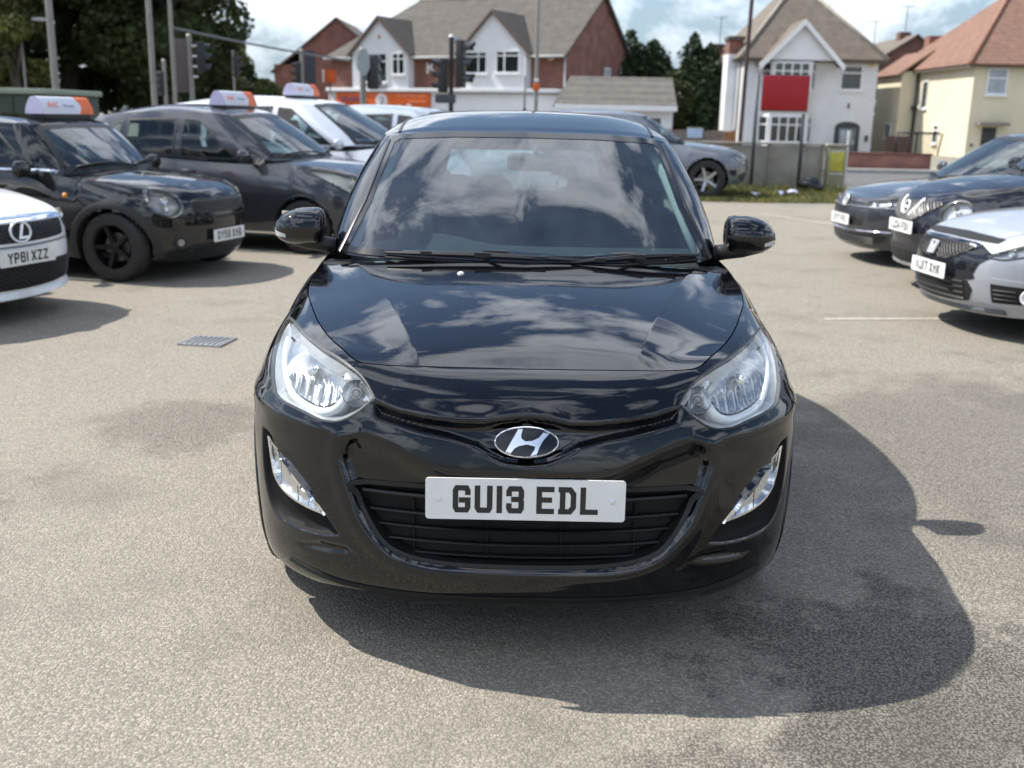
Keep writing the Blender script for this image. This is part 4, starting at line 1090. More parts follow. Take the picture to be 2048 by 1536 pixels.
def wheel(root, x, y, r, w, style='spoke5', rim_m=None, rim_r=None, turn=0.0):
    """wheel > tyre, rim; the outer face looks towards the sign of x"""
    key = (r, w, style, rim_m.name, rim_r)
    sg = 1 if x > 0 else -1
    e = linobj('wheel', None, root); e.location = (x, y, r); e.empty_display_size = 0.1
    e.rotation_euler = (0, 0, (0 if sg > 0 else math.pi)+turn)
    if key not in WHEEL_CACHE:
        rr = rim_r or r*0.66; h = w/2
        Mx = Matrix.Rotation(R(90), 4, 'Y')
        t = MB().lathe([(rr*0.96, -h*0.75), (rr*1.02, -h*0.95), (r*0.86, -h*1.0), (r*0.955, -h*0.93), (r*0.99, -h*0.75), (r, -h*0.4), (r, h*0.4),
                        (r*0.99, h*0.75), (r*0.955, h*0.93), (r*0.86, h*1.0), (rr*1.02, h*0.95), (rr*0.96, h*0.75)], 56, Mx)
        for k in range(3):                      # tread grooves
            pass
        ty = t.build('tyre', RUBBER, None, True, 50)
        q = MB()
        q.lathe([(rr*0.97, -h*0.7), (rr*0.93, h*0.1), (rr*0.95, h*0.72), (rr*1.02, h*0.86), (rr*1.035, h*0.8), (rr*0.99, h*0.6)], 48, Mx)
        q.lathe([(0.0, h*0.5), (rr*0.13, h*0.5), (rr*0.17, h*0.42), (rr*0.2, h*0.1), (rr*0.22, -h*0.2)], 24, Mx)
        n = int(style[-1]) if style[-1] != '0' else 10
        for k in range(n):
            a = 2*math.pi*k/n+0.35
            M = Matrix.Rotation(a, 4, 'X')
            wi, wo = (0.27*rr, 0.21*rr) if n <= 5 else (0.11*rr, 0.08*rr)
            if style.startswith('fan'): wi, wo = 0.1*rr, 0.26*rr
            pts = [(0.12*rr, wi/2), (0.97*rr, wo/2), (0.97*rr, -wo/2), (0.12*rr, -wi/2)]
            v = [];
            for zz, (a0, b0) in ((h*0.12, (0.0, 0.0)), (h*0.46, (0.0, -0.05))):
                for (rad, tn) in pts:
                    xx = zz+(0.22*h if rad > 0.5*rr and zz > 0.2*h else 0)*1.0
                    v.append(M @ Vector((xx, tn*(0.8 if zz > 0.3*h else 1.0), rad)))
            q.add(v, [(3, 2, 1, 0), (4, 5, 6, 7), (0, 1, 5, 4), (1, 2, 6, 5), (2, 3, 7, 6), (3, 0, 4, 7)])
        rm = q.build('rim', rim_m, None, True, 35)
        b = MB().lathe([(0.0, -h*0.1), (rr*0.62, -h*0.1), (rr*0.62, -h*0.3), (0.0, -h*0.3)], 24, Mx).build('brake_disc', mat('brake_steel', (0.2, 0.19, 0.18), 0.45, 0.7, var=0.3), None, True, 40)
        for o in (ty, rm, b): COL.objects.unlink(o)
        WHEEL_CACHE[key] = [o.data for o in (ty, rm, b)]
    for nm, d in zip(('tyre', 'rim', 'brake_disc'), WHEEL_CACHE[key]):
        linobj(nm, d, e)
    return e
# ---- number plates: a stroke font after the UK plate face
_c = 0.12
GLY = {
 'A': [[(0, 0), (.36, 1), (.64, 1), (1, 0)], [(.17, .3), (.83, .3)]], 'C': [[(1, .78), (1, 1-_c), (1-_c, 1), (_c, 1), (0, 1-_c), (0, _c), (_c, 0), (1-_c, 0), (1, _c), (1, .22)]],
 'D': [[(0, 0), (.72, 0), (1, .2), (1, .8), (.72, 1), (0, 1)], [(.12, 0), (.12, 1)]], 'E': [[(1, 0), (0, 0), (0, 1), (1, 1)], [(0, .52), (.82, .52)]],
 'F': [[(0, 0), (0, 1), (1, 1)], [(0, .5), (.82, .5)]], 'G': [[(1, .80), (1, 1-_c), (1-_c, 1), (_c, 1), (0, 1-_c), (0, _c), (_c, 0), (1-_c, 0), (1, _c), (1, .45), (.5, .45)]],
 'J': [[(0, .25), (0, _c), (_c, 0), (1-_c, 0), (1, _c), (1, 1)]], 'K': [[(0, 0), (0, 1)], [(1, 1), (.08, .45)], [(.32, .58), (1, 0)]], 'L': [[(0, 1), (0, 0), (1, 0)]],
 'M': [[(0, 0), (0, 1), (.5, .45), (1, 1), (1, 0)]], 'N': [[(0, 0), (0, 1), (1, 0), (1, 1)]], 'P': [[(0, 0), (0, 1), (.85, 1), (1, .87), (1, .6), (.85, .45), (0, .45)]],
 'U': [[(0, 1), (0, _c), (_c, 0), (1-_c, 0), (1, _c), (1, 1)]], 'W': [[(0, 1), (.2, 0), (.5, .6), (.8, 0), (1, 1)]], 'X': [[(0, 0), (1, 1)], [(0, 1), (1, 0)]],
 'Y': [[(0, 1), (.5, .5), (1, 1)], [(.5, .52), (.5, 0)]], 'Z': [[(0, 1), (1, 1), (0, 0), (1, 0)]], '1': [[(.5, 0), (.5, 1)]],
 '3': [[(0, .78), (0, 1-_c), (_c, 1), (1-_c, 1), (1, 1-_c), (1, .62), (1-_c, .52), (.4, .52)], [(1-_c, .52), (1, .42), (1, _c), (1-_c, 0), (_c, 0), (0, _c), (0, .22)]],
 '4': [[(.75, 0), (.75, 1), (0, .3), (1, .3)]], '5': [[(1, 1), (.05, 1), (0, .58), (.8, .58), (1, .45), (1, _c), (1-_c, 0), (_c, 0), (0, .16)]],
 '6': [[(1, .84), (1-_c, 1), (_c, 1), (0, 1-_c), (0, _c), (_c, 0), (1-_c, 0), (1, _c), (1, .45), (1-_c, .56), (0, .56)]], '7': [[(0, 1), (1, 1), (.35, 0)]],
 '9': [[(0, .16), (_c, 0), (1-_c, 0), (1, _c), (1, 1-_c), (1-_c, 1), (_c, 1), (0, 1-_c), (0, .56), (_c, .44), (1, .44)]],
}
def stroke(pl, w):
    P = [Vector(p) for p in pl]; n = len(P); a = []; b = []
    for i in range(n):
        e1 = (P[i]-P[i-1]).normalized() if i > 0 else (P[1]-P[0]).normalized()
        e2 = (P[i+1]-P[i]).normalized() if i < n-1 else e1
        n1 = Vector((-e1.y, e1.x)); n2 = Vector((-e2.y, e2.x)); q = (n1+n2)
        q = q.normalized() if q.length > 0.2 else n1
        k = w/2/max(0.55, q.dot(n1))
        ex = Vector((0, 0))
        a.append(P[i]+q*k); b.append(P[i]-q*k)
    return a, b
def plate(parent, text, loc, w=0.52, h=0.111, rx=0.0, rz=0.0, old=False, screws=True):
    """number plate facing -y at loc (plate centre) in the parent's frame"""
    bm = bmesh.new(); bmesh.ops.create_cube(bm, size=1.0)
    for v in bm.verts: v.co = Vector((v.co.x*w, v.co.y*0.006, v.co.z*h))
    bmesh.ops.bevel(bm, geom=[e for e in bm.edges if abs(e.verts[0].co.x-e.verts[1].co.x) < 1e-6 and abs(e.verts[0].co.z-e.verts[1].co.z) < 1e-6], offset=0.009, segments=4, profile=0.5, affect='EDGES')
    o = from_bm('number_plate', bm, PLATEM, parent)
    o.location = loc; o.rotation_euler = (rx, 0, rz)
    ch, cw, st = 0.074*h/0.111, 0.0465*h/0.111, 0.0145*h/0.111
    gap, sp = 0.0105, 0.032
    adv = [(0.0 if c == ' ' else (st if c == '1' else cw)) for c in text]
    tot = 0
    for c, a in zip(text, adv): tot += (sp-gap if c == ' ' else a+gap)
    tot -= gap
    x = -tot/2; v, f = [], []
    for c, a in zip(text, adv):
        if c == ' ': x += sp-gap; continue
        for si, pl in enumerate(GLY[c]):
            pp = [(x+st/2+((p[0]*(cw-st)) if c != '1' else 0), -ch/2+st/2+p[1]*(ch-st)) for p in pl]
            P0, P1 = Vector(pp[0]), Vector(pp[1]); pp[0] = P0+(P0-P1).normalized()*st/2
            Q0, Q1 = Vector(pp[-1]), Vector(pp[-2]); pp[-1] = Q0+(Q0-Q1).normalized()*st/2
            A, B = stroke(pp, st); k = len(v); yy = -0.0036-0.0002*si
            v += [(p.x, yy, p.y) for p in A]+[(p.x, yy, p.y) for p in B]
            n = len(A)
            f += [(k+i+1, k+i, k+n+i, k+n+i+1) for i in range(n-1)]
        x += a+gap
    if v: mesh('lettering', v, f, PLATEB, o, False)
    if screws:
        for sx in (-1, 1):
            MB().lathe([(0, 0.004), (0.005, 0.004), (0.0075, 0.002), (0.0078, 0)], 14, Matrix.Translation((sx*(w/2-0.034), -0.003, 0)) @ Matrix.Rotation(R(90), 4, 'X')).build('screw_cap', PLATEM, o, True)
    return o

# ------------------------------------------------------------------ the black hatchback in front of the camera
def crease_x(y):
    return pchip([0.1, .2, .3, .49, .68, .92, 1.13, 1.3], [.272, .292, .323, .378, .434, .517, .59, .66], y)
def hood_edge_x(y):
    return pchip([.18, .21, .296, .475, .68, .85, 1.0, 1.22, 1.4], [.40, .46, .525, .612, .678, .722, .742, .748, .75], y)
def main_hood_fn(x, y):
    xc = crease_x(y); u = np.clip((np.abs(x)-xc)/np.maximum(hood_edge_x(y)-xc, 0.05), 0, 1)
    f = sstep(0.14, 0.34, y)
    return -0.009*np.sin(np.pi*np.minimum(u, 1))*(1-0.35*u)*f
MAIN = dict(
    L=3.99, zB=0.60, bf=0.80, nf=2.6, br=0.55, nr=2.6,
    nose=[(.14, .15), (.165, .10), (.2, .055), (.24, .03), (.3, .016), (.45, .0), (.56, .0), (.62, .008), (.72, .05)],
    width=[(.12, .825), (.2, .838), (.3, .848), (.42, .852), (.52, .853), (.62, .85), (.8, .83)],
    tail=[(.2, .1), (.35, .02), (.5, .0), (.65, .03), (.8, .07)],
    zbot=[(0, .165), (.5, .185), (.8, .2), (3.2, .2), (3.99, .24)],
    hood=[(0, .18), (.2, .184), (.38, .196), (.455, .21), (.525, .30), (.612, .475), (.678, .68), (.722, .85), (.742, 1.0), (.748, 1.22)],
    hood_corner=3, hood_z=[(0, .77), (.17, .823), (.3, .866), (.5, .912), (.75, .953), (1.0, .982), (1.25, 1.0), (1.5, 1.01)],
    hood_crown=[(0, .02), (.17, .02), (.4, .05), (.8, .06), (1.2, .045), (1.5, .04)],
    hood_rear=[(0, 1.145), (.4, 1.155), (.748, 1.22)], hood_fn=main_hood_fn,
    belt=[(1.22, .748, .955), (1.5, .765, .955), (2.2, .775, .965), (2.9, .765, .99), (3.44, .74, 1.01)],
    rear_top=[(.74, 3.44, 1.01), (.66, 3.75, 1.02), (.4, 3.87, 1.0), (0, 3.9, .99)],
    k_hood=(.5, .5, .1), k_belt=(.5, .5, .35), front_dens=1.0,
    cab_base=[(0, 1.07, .985), (.35, 1.12, .985), (.58, 1.2, .985), (.685, 1.30, .985), (.732, 1.39, .98), (.75, 1.5, .965), (.765, 2.2, .965), (.75, 2.95, .985), (.71, 3.45, 1.0), (.6, 3.68, 1.0), (0, 3.80, .99)],
    cab_roof=[(0, 1.83, 1.428), (.3, 1.855, 1.424), (.49, 1.9, 1.413), (.545, 1.935, 1.405), (.588, 1.985, 1.40), (.608, 2.07, 1.408), (.615, 2.5, 1.43), (.60, 3.1, 1.405), (.55, 3.42, 1.37), (.46, 3.5, 1.37), (0, 3.56, 1.38)],
    cab_corners=(4, 8), cab_bulge=0.035, roof_crown=0.07,
)
HEADLIGHT = [(.744, .853), (.709, .861), (.634, .853), (.581, .843), (.519, .832), (.466, .814), (.429, .789), (.404, .762), (.409, .749), (.45, .718), (.50, .694),
             (.555, .690), (.626, .700), (.69, .704), (.722, .714), (.742, .748), (.760, .79), (.766, .825), (.760, .845)]
WING1 = [(.405, .744), (.334, .727), (.267, .718), (.174, .711), (.11, .712), (.06, .722), (0, .727)]
WING2 = [(.40, .716), (.279, .691), (.199, .677), (.134, .660), (.092, .637), (.055, .622), (0, .616)]
MOUTH = [(.44, .668), (.478, .645), (.493, .610), (.492, .575), (.471, .507), (.441, .426), (.389, .36), (.334, .325), (.252, .307), (.13, .302), (0, .301)]
MOUTH = [(p.x, p.y) for p in spline([Vector(q) for q in MOUTH], 5)]
GRILLE = [(.454, .527), (.422, .444), (.378, .372), (.327, .341), (.238, .324), (.117, .319), (0, .318), (0, .552), (.25, .543)]
FOGPOCKET = [(.757, .592), (.728, .598), (.696, .561), (.643, .513), (.564, .442), (.516, .373), (.56, .362), (.652, .356), (.712, .366), (.742, .407), (.758, .486)]
FOGLENS = [(.739, .577), (.722, .572), (.668, .547), (.602, .492), (.549, .421), (.6, .425), (.664, .437), (.705, .459), (.728, .502)]
SCOOP = [(.655, .308), (.572, .345), (.491, .346), (.45, .323), (.493, .306), (.572, .294), (.623, .292)]
def spans(*parts):
    """closed outline whose corners are the ends of the given smooth runs"""
    out = []
    for p in parts:
        q = spline([Vector(x) for x in p], 5)
        out += [(v.x, v.y) for v in q[:-1]]
    return out
HEADLIGHT = spans([(.402, .757), (.432, .792), (.468, .816), (.519, .834), (.581, .845), (.634, .855), (.709, .865), (.752, .862)], [(.752, .862), (.766, .838), (.762, .795), (.744, .748), (.722, .710)], [(.722, .710), (.69, .702), (.626, .696), (.555, .686), (.50, .690), (.45, .716), (.402, .757)])
FOGLENS = spans([(.742, .584), (.720, .569), (.668, .545), (.602, .490), (.543, .416)], [(.543, .416), (.6, .421), (.664, .433), (.707, .457), (.730, .502), (.742, .584)])
FOGPOCKET = spans([(.760, .600), (.728, .596), (.696, .561), (.643, .513), (.564, .442), (.510, .370)], [(.510, .370), (.56, .360), (.652, .354), (.714, .364), (.745, .407), (.760, .486), (.760, .600)])
def gnormals(V):
    a = np.gradient(V, axis=0); b = np.gradient(V, axis=1)
    n = np.cross(a, b); n /= np.maximum(np.linalg.norm(n, axis=2), 1e-9)[..., None]
    return n
def main_fascia(V):
    X, Z = V[..., 0], V[..., 2]
    front = (V[..., 1] < 0.75)
    n = gnormals(V)
    s_ = np.sign((n[..., 1]*-1+n[..., 0]*0.8).mean()); n = n*s_
    d = np.zeros(X.shape)
    ch = WING1+WING2[::-1]
    d += 0.022*sstep(-0.012, 0.016, sdf(ch, X, Z))*sstep(0.425, 0.395, X)
    # the panel above the wing groove stands a little proud, softly
    d -= 0.006*np.exp(-(segdist(WING1, X, Z, False)/0.02)**2)*(Z > np.interp(X, [p[0] for p in WING1[::-1]], [p[1] for p in WING1[::-1]]))*sstep(.43, .38, X)
    mp = MOUTH+[(0, .95), (.44, .95)]
    dist = segdist(MOUTH, X, Z, False); sd = np.where(inside(mp, X, Z), dist, -dist)
    zt = np.interp(X, [0, .2, .36, .46], [.51, .555, .63, .66])
    top = 1-sstep(-.055, .03, Z-zt)
    d += (0.018+0.014*sstep(.40, .52, Z))*sstep(-0.006, 0.013, sd)*top
    d -= 0.005*np.exp(-((sd+0.02)/0.022)**2)*sstep(0.05, 0.3, X)*sstep(.70, .64, Z)
    d += 0.026*sstep(-0.006, 0.014, sdf(FOGPOCKET, X, Z))
    d += 0.012*sstep(-0.004, 0.03, sdf(SCOOP, X, Z))
    # soft shelf under the headlamp
    d -= 0.010*np.exp(-((Z-0.665-0.02*(X-.5))/0.03)**2)*sstep(.42, .55, X)
    d = np.where(front, d, 0)
    return V-n*d[..., None]
MAIN['fascia'] = main_fascia
MAIN['front_dens'] = 4.2; MAIN['side_res'] = 0.022
GLOSSBLACK = paint('gloss_black_paint', (0.0016, 0.0018, 0.003), rough=0.3, dust=0.004)
m_root = thing('parked_hatchback', 'glossy black hatchback with plate GU13 EDL facing the camera, nearest car', 'car', (0, 0, 0), R(1.0))
mc = Car(m_root, MAIN, res=0.016)
def mir2(poly, sg): return [Vector((p[0]*sg, p[1])) for p in (poly if sg > 0 else poly[::-1])]
def full(poly):
    return [Vector(p) for p in poly]+[Vector((-p[0], p[1])) for p in poly[::-1] if abs(p[0]) > 1e-6]
# -- grille
gfull = [Vector((p.x, p.y)) for p in spline([Vector(q) for q in [(x, z) for x, z in [(.468, .532), (.456, .49), (.436, .444), (.388, .369), (.335, .334), (.245, .316), (.117, .310), (-.117, .310), (-.245, .316), (-.335, .334), (-.388, .369), (-.436, .444), (-.456, .49), (-.468, .532), (-.25, .543), (0, .546), (.25, .543)]]], 4, True)]
mc.hole(gfull, 'F', 0.004)
gr = linobj('lower_grille', None, m_root)
inner_g = offset_poly(gfull, 0.013)
mc.ring('surround', gfull, inner_g, 'F', SLATM, off=0.003, rim=0.05, parent=gr)
V, Fc = fill2d(gfull, 0.04)
bk = []
for p in V:
    x = p.x; bk.append((x, 0.07+0.18*(abs(x)/.45)**2.2*0.3, p.y))
mesh('backing', bk, [f[::-1] for f in Fc], DULLBLACK, gr)
def gx(z): return float(np.interp(z, [.310, .316, .334, .369, .444, .53], [.10, .245, .335, .388, .436, .468]))-0.02
for zz, th, yy in ((.505, .011, .026), (.452, .008, .034), (.411, .007, .038), (.372, .007, .04), (.338, .006, .042)):
    b = MB(); w = gx(zz); v = []; f = []
    n = 30
    for i in range(n+1):
        x = -w+2*w*i/n; y0 = yy+0.07*(abs(x)/.45)**2.2
        for dy, dz in ((0, th/2), (-0.004, 0), (0, -th/2), (0.03, -th/2-0.004), (0.03, th/2-0.004)):
            v.append((x, y0+dy, zz+dz))
    for i in range(n):
        for k in range(5):
            f.append((i*5+k, i*5+(k+1) % 5, (i+1)*5+(k+1) % 5, (i+1)*5+k))
    mesh('slat', v, f, SLATM, gr, True, 40)
for xx in (-.30, -.1, .1, .30):
    MB().box(xx-.002, xx+.002, .06+.05*(abs(xx)/.45)**2.2, .085+.05*(abs(xx)/.45)**2.2, .325, .50).build('upright', DULLBLACK, gr)
# -- badge: a slanted letter in an oval ring
bl, bn = mc.hit('F', 0, .676)
bd = linobj('badge', None, m_root); bd.location = (0, 0.012, .674); bd.rotation_euler = (R(-20), 0, 0)
ring_pts = [(0.082*math.cos(a), 0, 0.0385*math.sin(a)) for a in np.linspace(0, 2*math.pi, 61)]
v, f = [], []
for p in ring_pts[:-1]:
    a = math.atan2(p[2]/0.0385, p[0]/0.082); nx, nz = math.cos(a)/0.082, math.sin(a)/0.0385; l = math.hypot(nx, nz); nx /= l; nz /= l
    for (o, h) in ((-0.0042, 0.004), (-0.0036, -0.004), (0, -0.0075), (0.0036, -0.004), (0.0042, 0.004)):
        v.append((p[0]+nx*o, h, p[2]+nz*o))
for i in range(60):
    for k in range(4):
        j = (i+1) % 60; f.append((i*5+k, j*5+k, j*5+k+1, i*5+k+1))
mesh('oval_ring', v, f, CHROME, bd, True, 60)
V, Fc = fill2d([(0.08*math.cos(a), 0.0375*math.sin(a)) for a in np.linspace(0, 2*math.pi, 49)[:-1]], 0.02)
mesh('backing', [(p.x, 0.003, p.y) for p in V], [q[::-1] for q in Fc], GLOSSBLACK, bd)
HS, VS = 0.082/282, 0.0385/137
hp = [(-78, 118), (-38, 118), (-52, 62), (-46, 30), (-10, 6), (50, 12), (110, 42), (150, 92), (200, 80), (150, 20), (118, -40), (92, -112), (36, -128), (72, -70), (78, -40), (0, -22), (-75, -40), (-110, -62), (-140, -105), (-188, -92)]
bm = bmesh.new()
lo = [bm.verts.new((x*HS, 0.002, z*VS)) for x, z in hp]; hi = [bm.verts.new((x*HS*0.985, -0.0065, z*VS*0.985)) for x, z in hp]
bm.faces.new(hi)
for i in range(len(hp)):
    j = (i+1) % len(hp); bm.faces.new((lo[i], lo[j], hi[j], hi[i]))
bmesh.ops.recalc_face_normals(bm, faces=bm.faces)
from_bm('slanted_letter', bm, CHROME, bd)
# -- number plate
np_ = plate(m_root, 'GU13 EDL', (0, -0.012, .525), rx=R(-3))
bbox('plate_holder', -.22, .22, -.006, .02, .485, .555, BLACKPL, m_root, 0.004)
# -- headlamps
for sg in (-1, 1):
    hl = linobj('headlamp', None, m_root)
    hp_ = [Vector((x*sg, z)) for x, z in HEADLIGHT]
    mc.hole(hp_, 'F', 0.004)
    inn = offset_poly(hp_, 0.0042)
    mc.ring('bezel', offset_poly(hp_, .006), offset_poly(hp_, .021), 'F', mat('lamp_surround', (0.46, 0.47, 0.48), 0.25, 0.5, var=0.1, vscale=25), off=-0.010, rim=0.03, parent=hl, offi=-0.03)
    mc.ring('gasket', hp_, inn, 'F', BLACKPL, off=0.0012, rim=0.012, parent=hl, offi=0.001)
    mc.patch('lens', offset_poly(hp_, 0.0035), 'F', LENSG, off=0.0015, rim=0, step=0.02, parent=hl)
    def bowl(p, q, n, sg=sg):
        return q
    mc.patch('housing', offset_poly(hp_, 0.005), 'F', LAMPGREY, off=-0.075, rim=-0.07, step=0.02, parent=hl)
    # chrome U-shaped light guide
    U = [(.745, .835), (.733, .80), (.705, .757), (.676, .728), (.627, .713), (.565, .709), (.525, .724), (.499, .757), (.484, .79), (.50, .812)]
    Us = spline([Vector((x*sg, z)) for x, z in U], 5)
    v, f = [], []
    for i, p in enumerate(Us):
        t = (Us[min(i+1, len(Us)-1)]-Us[max(i-1, 0)]).normalized(); q = Vector((-t.y, t.x))
        for o, off in ((-.011, -.062), (-.010, -.022), (-.004, -.016), (.004, -.016), (.010, -.022), (.011, -.062)):
            z = p+q*o
            l, nn = mc.hit('F', z.x, z.y); v.append(l+nn*off)
    for i in range(len(Us)-1):
        for k in range(5): f.append((i*6+k, (i+1)*6+k, (i+1)*6+k+1, i*6+k+1))
    mesh('light_guide', v, f, mat('light_guide_white', (0.8, 0.81, 0.82), 0.22, 0.25, var=0.05), hl, True, 50)
    # main reflector: a dished chamber with vertical flutes below, and its bulb cap
    RP = [(.722, .822), (.708, .778), (.676, .742), (.628, .727), (.572, .722), (.538, .734), (.512, .762), (.502, .797), (.55, .818), (.62, .835), (.69, .847)]
    rp_ = [Vector((p.x, p.y)) for p in spline([Vector((x*sg, z)) for x, z in RP], 4, True)]
    cx, cz = .605*sg, .782
    def dish(p, q, n, cx=cx, cz=cz):
        r2 = ((p.x-cx)/.105)**2+((p.y-cz)/.06)**2
        return q+Vector((0, 1, 0))*(0.05*max(0, 1-r2))+n*(0.0028*math.sin(p.x*430)*min(1, (.79-p.y)/.02) if p.y < .79 else 0.0)
    mc.patch('reflector', rp_, 'F', mat('lamp_chamber', (0.42, 0.43, 0.44), 0.22, 0.85, var=0.25, vscale=30), off=-0.024, rim=0.05, step=0.006, parent=hl, fn=dish)
    l, nn = mc.hit('F', cx, cz)
    M = Matrix.Translation(l+Vector((0, .05, 0))) @ Matrix.Rotation(R(90), 4, 'X')
    MB().lathe([(0.013, -0.03), (0.013, 0.006), (0.009, 0.012), (0, 0.014)], 20, M).build('bulb_cap', CHROME, hl, True, 40)
    bb2 = [Vector((x*sg, z)) for x, z in [(.60, .705), (.55, .70), (.515, .706), (.50, .73), (.488, .765), (.475, .74), (.47, .715), (.51, .698)]]
    mc.patch('dark_infill', [Vector((p.x, p.y)) for p in spline(bb2, 3, True)], 'F', SLATM, off=-0.045, rim=0.01, step=0.015, parent=hl)
    # indicator cell at the inner end
    cx, cz = .462*sg, .757
    l, nn = mc.hit('F', cx, cz)
    M = Matrix.Translation(Vector((cx, l.y+0.028, cz))) @ Matrix.Rotation(R(90), 4, 'X') @ Matrix.Rotation(R(-10*sg), 4, 'Y')
    q = MB()
    q.lathe([(0.0, -0.028), (0.012, -0.027), (0.024, -0.018), (0.034, -0.002), (0.038, 0.004)], 28, M)
    q.build('indicator_reflector', REFLECT, hl, True)
    MB().lathe([(0.011, -0.026), (0.011, -0.004), (0.008, 0.002), (0, 0.004)], 18, M).build('indicator_bulb', mat('grey_bulb', (0.35, 0.36, 0.4), 0.2, 0.5, var=0.05), hl, True, 40)
    MB().lathe([(0.0125, -0.004), (0.0165, -0.001), (0.0125, 0.003)], 20, M).build('bulb_collar', LAMPGREY, hl, True)
    # facets of the cell
    for k, (a0, a1, b0, b1) in enumerate(((.425, .44, .735, .775), (.445, .452, .725, .792), (.476, .486, .716, .79), (.5, .512, .705, .735))):
        l, nn = mc.hit('F', (a0+a1)/2*sg, (b0+b1)/2)
        M2 = Matrix.Translation(Vector(((a0+a1)/2*sg, l.y+.05, (b0+b1)/2))) @ Matrix.Rotation(R(35 if k % 2 else -30), 4, 'Z') @ Matrix.Rotation(R(12*(k-1.5)), 4, 'X')
        MB().box(-(a1-a0), (a1-a0), -.004, .004, -(b1-b0)/2, (b1-b0)/2, M2).build('facet', REFLECT, hl)
    # -- fog lamp
    fg = linobj('fog_lamp', None, m_root)
    fp = [Vector((x*sg, z)) for x, z in FOGLENS]
    mc.patch('lens', fp, 'F', LENSG, off=0.010, rim=0.006, step=0.018, parent=fg)
    mc.patch('reflector', offset_poly(fp, 0.003), 'F', REFLECT, off=0.0015, rim=0, step=0.012, parent=fg,
             fn=lambda p, q, n: q+n*0.0007*math.sin(p.x*200))
    mc.ring('bezel', fp, offset_poly(fp, 0.007), 'F', CHROME, off=0.012, rim=0.004, parent=fg)
    pk = [Vector((x*sg, z)) for x, z in FOGPOCKET]
    mc.patch('fog_recess', [Vector((p.x, p.y)) for p in offset_poly(pk, 0.004)], 'F', mat('pocket_plastic', (0.008, 0.008, 0.0085), 0.7, var=0.25, spec=0.15), off=0.001, rim=0, step=0.014)
    mc.ring('fog_surround', pk, [Vector((p.x, p.y)) for p in offset_poly(pk, 0.010)], 'F', MATS['pocket_plastic'], off=0.0015, rim=0.002)
mc.strip('lower_lip', resample([(-.67, .236), (-.6, .226), (-.5, .216), (-.3, .214), (0, .214), (.3, .214), (.5, .216), (.6, .226), (.67, .236)], .03, False), 'F', .018, mat('lip_plastic', (0.01, 0.01, 0.0105), 0.6, var=.25, spec=.25), off=.003, ht=.006)
# -- arches and wheels
for ya in (0.80, 3.325):
    mc.arch(ya, .30, .335, 0.02, GLOSSBLACK, lip=0.004)
    for sg in (-1, 1):
        wheel(m_root, .735*sg, ya, .30, .185, 'spoke5', ALLOY)
# -- screens and windows
WS = [(-.682, .993), (-.611, 1.166), (-.562, 1.384), (-.53, 1.408), (-.3, 1.421), (0, 1.4245), (.3, 1.421), (.53, 1.408), (.562, 1.384), (.611, 1.166), (.682, .993), (.5, .991), (0, .991), (-.5, .991)]
ws = mc.window('windscreen', WS, 'F', SCREENG, band=0.02, bm=mat('glass_edge_black', (0.006, 0.006, 0.007), 0.12, var=0.1), step=0.03)
for pr in 'RL':
    sg = -1 if pr == 'R' else 1
    mc.window('side_window', [(1.66, 1.0), (2.30, 1.0), (2.30, 1.375), (2.12, 1.36), (1.92, 1.25)], pr, SIDEG, 0.02)
    mc.window('side_window', [(2.37, 1.005), (3.02, 1.03), (2.97, 1.33), (2.8, 1.365), (2.37, 1.378)], pr, SIDEG, 0.02)
    for poly in ([(1.33, .30), (2.33, .27), (2.335, .93), (1.36, .92)], [(2.345, .27), (2.95, .27), (2.985, .55), (3.06, .7), (3.08, .95), (2.345, .935)]):
        d = mc.patch('door', poly, pr, GLOSSBLACK, off=0.0022, rim=0.006, step=0.06)
        hx = poly[2][0] if poly[0][0] > 2 else 2.2
        hx = 2.2 if poly[0][0] < 2 else 2.98
        l, nn = mc.hit(pr, hx, .85)
        bbox('handle', l.x+(0.01*sg if sg > 0 else -.03), l.x+(.03 if sg > 0 else -.01), hx-.08, hx+.08, .84, .87, GLOSSBLACK, d, 0.008)
mc.window('rear_window', [(-.52, 1.04), (.52, 1.04), (.43, 1.33), (-.43, 1.33)], 'B', SIDEG, 0.025)
for sg in (-1, 1):
    mc.patch('tail_lamp', [(sg*.52, .72), (sg*.66, .74), (sg*.66, .96), (sg*.56, .95)], 'B', RED_L, off=0.006, step=0.05)
plate(m_root, '', (0, 4.0, .62), rz=math.pi)
mc.finish(GLOSSBLACK)
# -- trim lines on the screen pillars and roof ditch
for sg, pr in ((-1, 'R'), (1, 'L')):
    pts = [(-.690*1, .99), (-.618, 1.166), (-.570, 1.384)]
    mc.strip('pillar_trim', resample([(sg*-1*p[0], p[1]) for p in pts], .04, False), 'F', 0.012, mat('satin_black_trim', (0.02, 0.02, 0.022), 0.25, var=0.1), off=0.006, ht=0.003)
    ln = resample([(sg*.535, 1.97), (sg*.545, 2.2), (sg*.545, 2.8), (sg*.50, 3.4)], .05, False)
    mc.strip('roof_ditch', ln, 'T', 0.014, BLACKPL, off=0.002, ht=0.002)
for pr in 'RL':
    mc.strip('bumper_seam', resample([(.40, .70), (.455, .665), (.50, .60)], .02, False), pr, .005, DULLBLACK, off=.0008)
ln = resample([(-.53, 1.94), (-.3, 1.865), (0, 1.84), (.3, 1.865), (.53, 1.94)], .04, False)
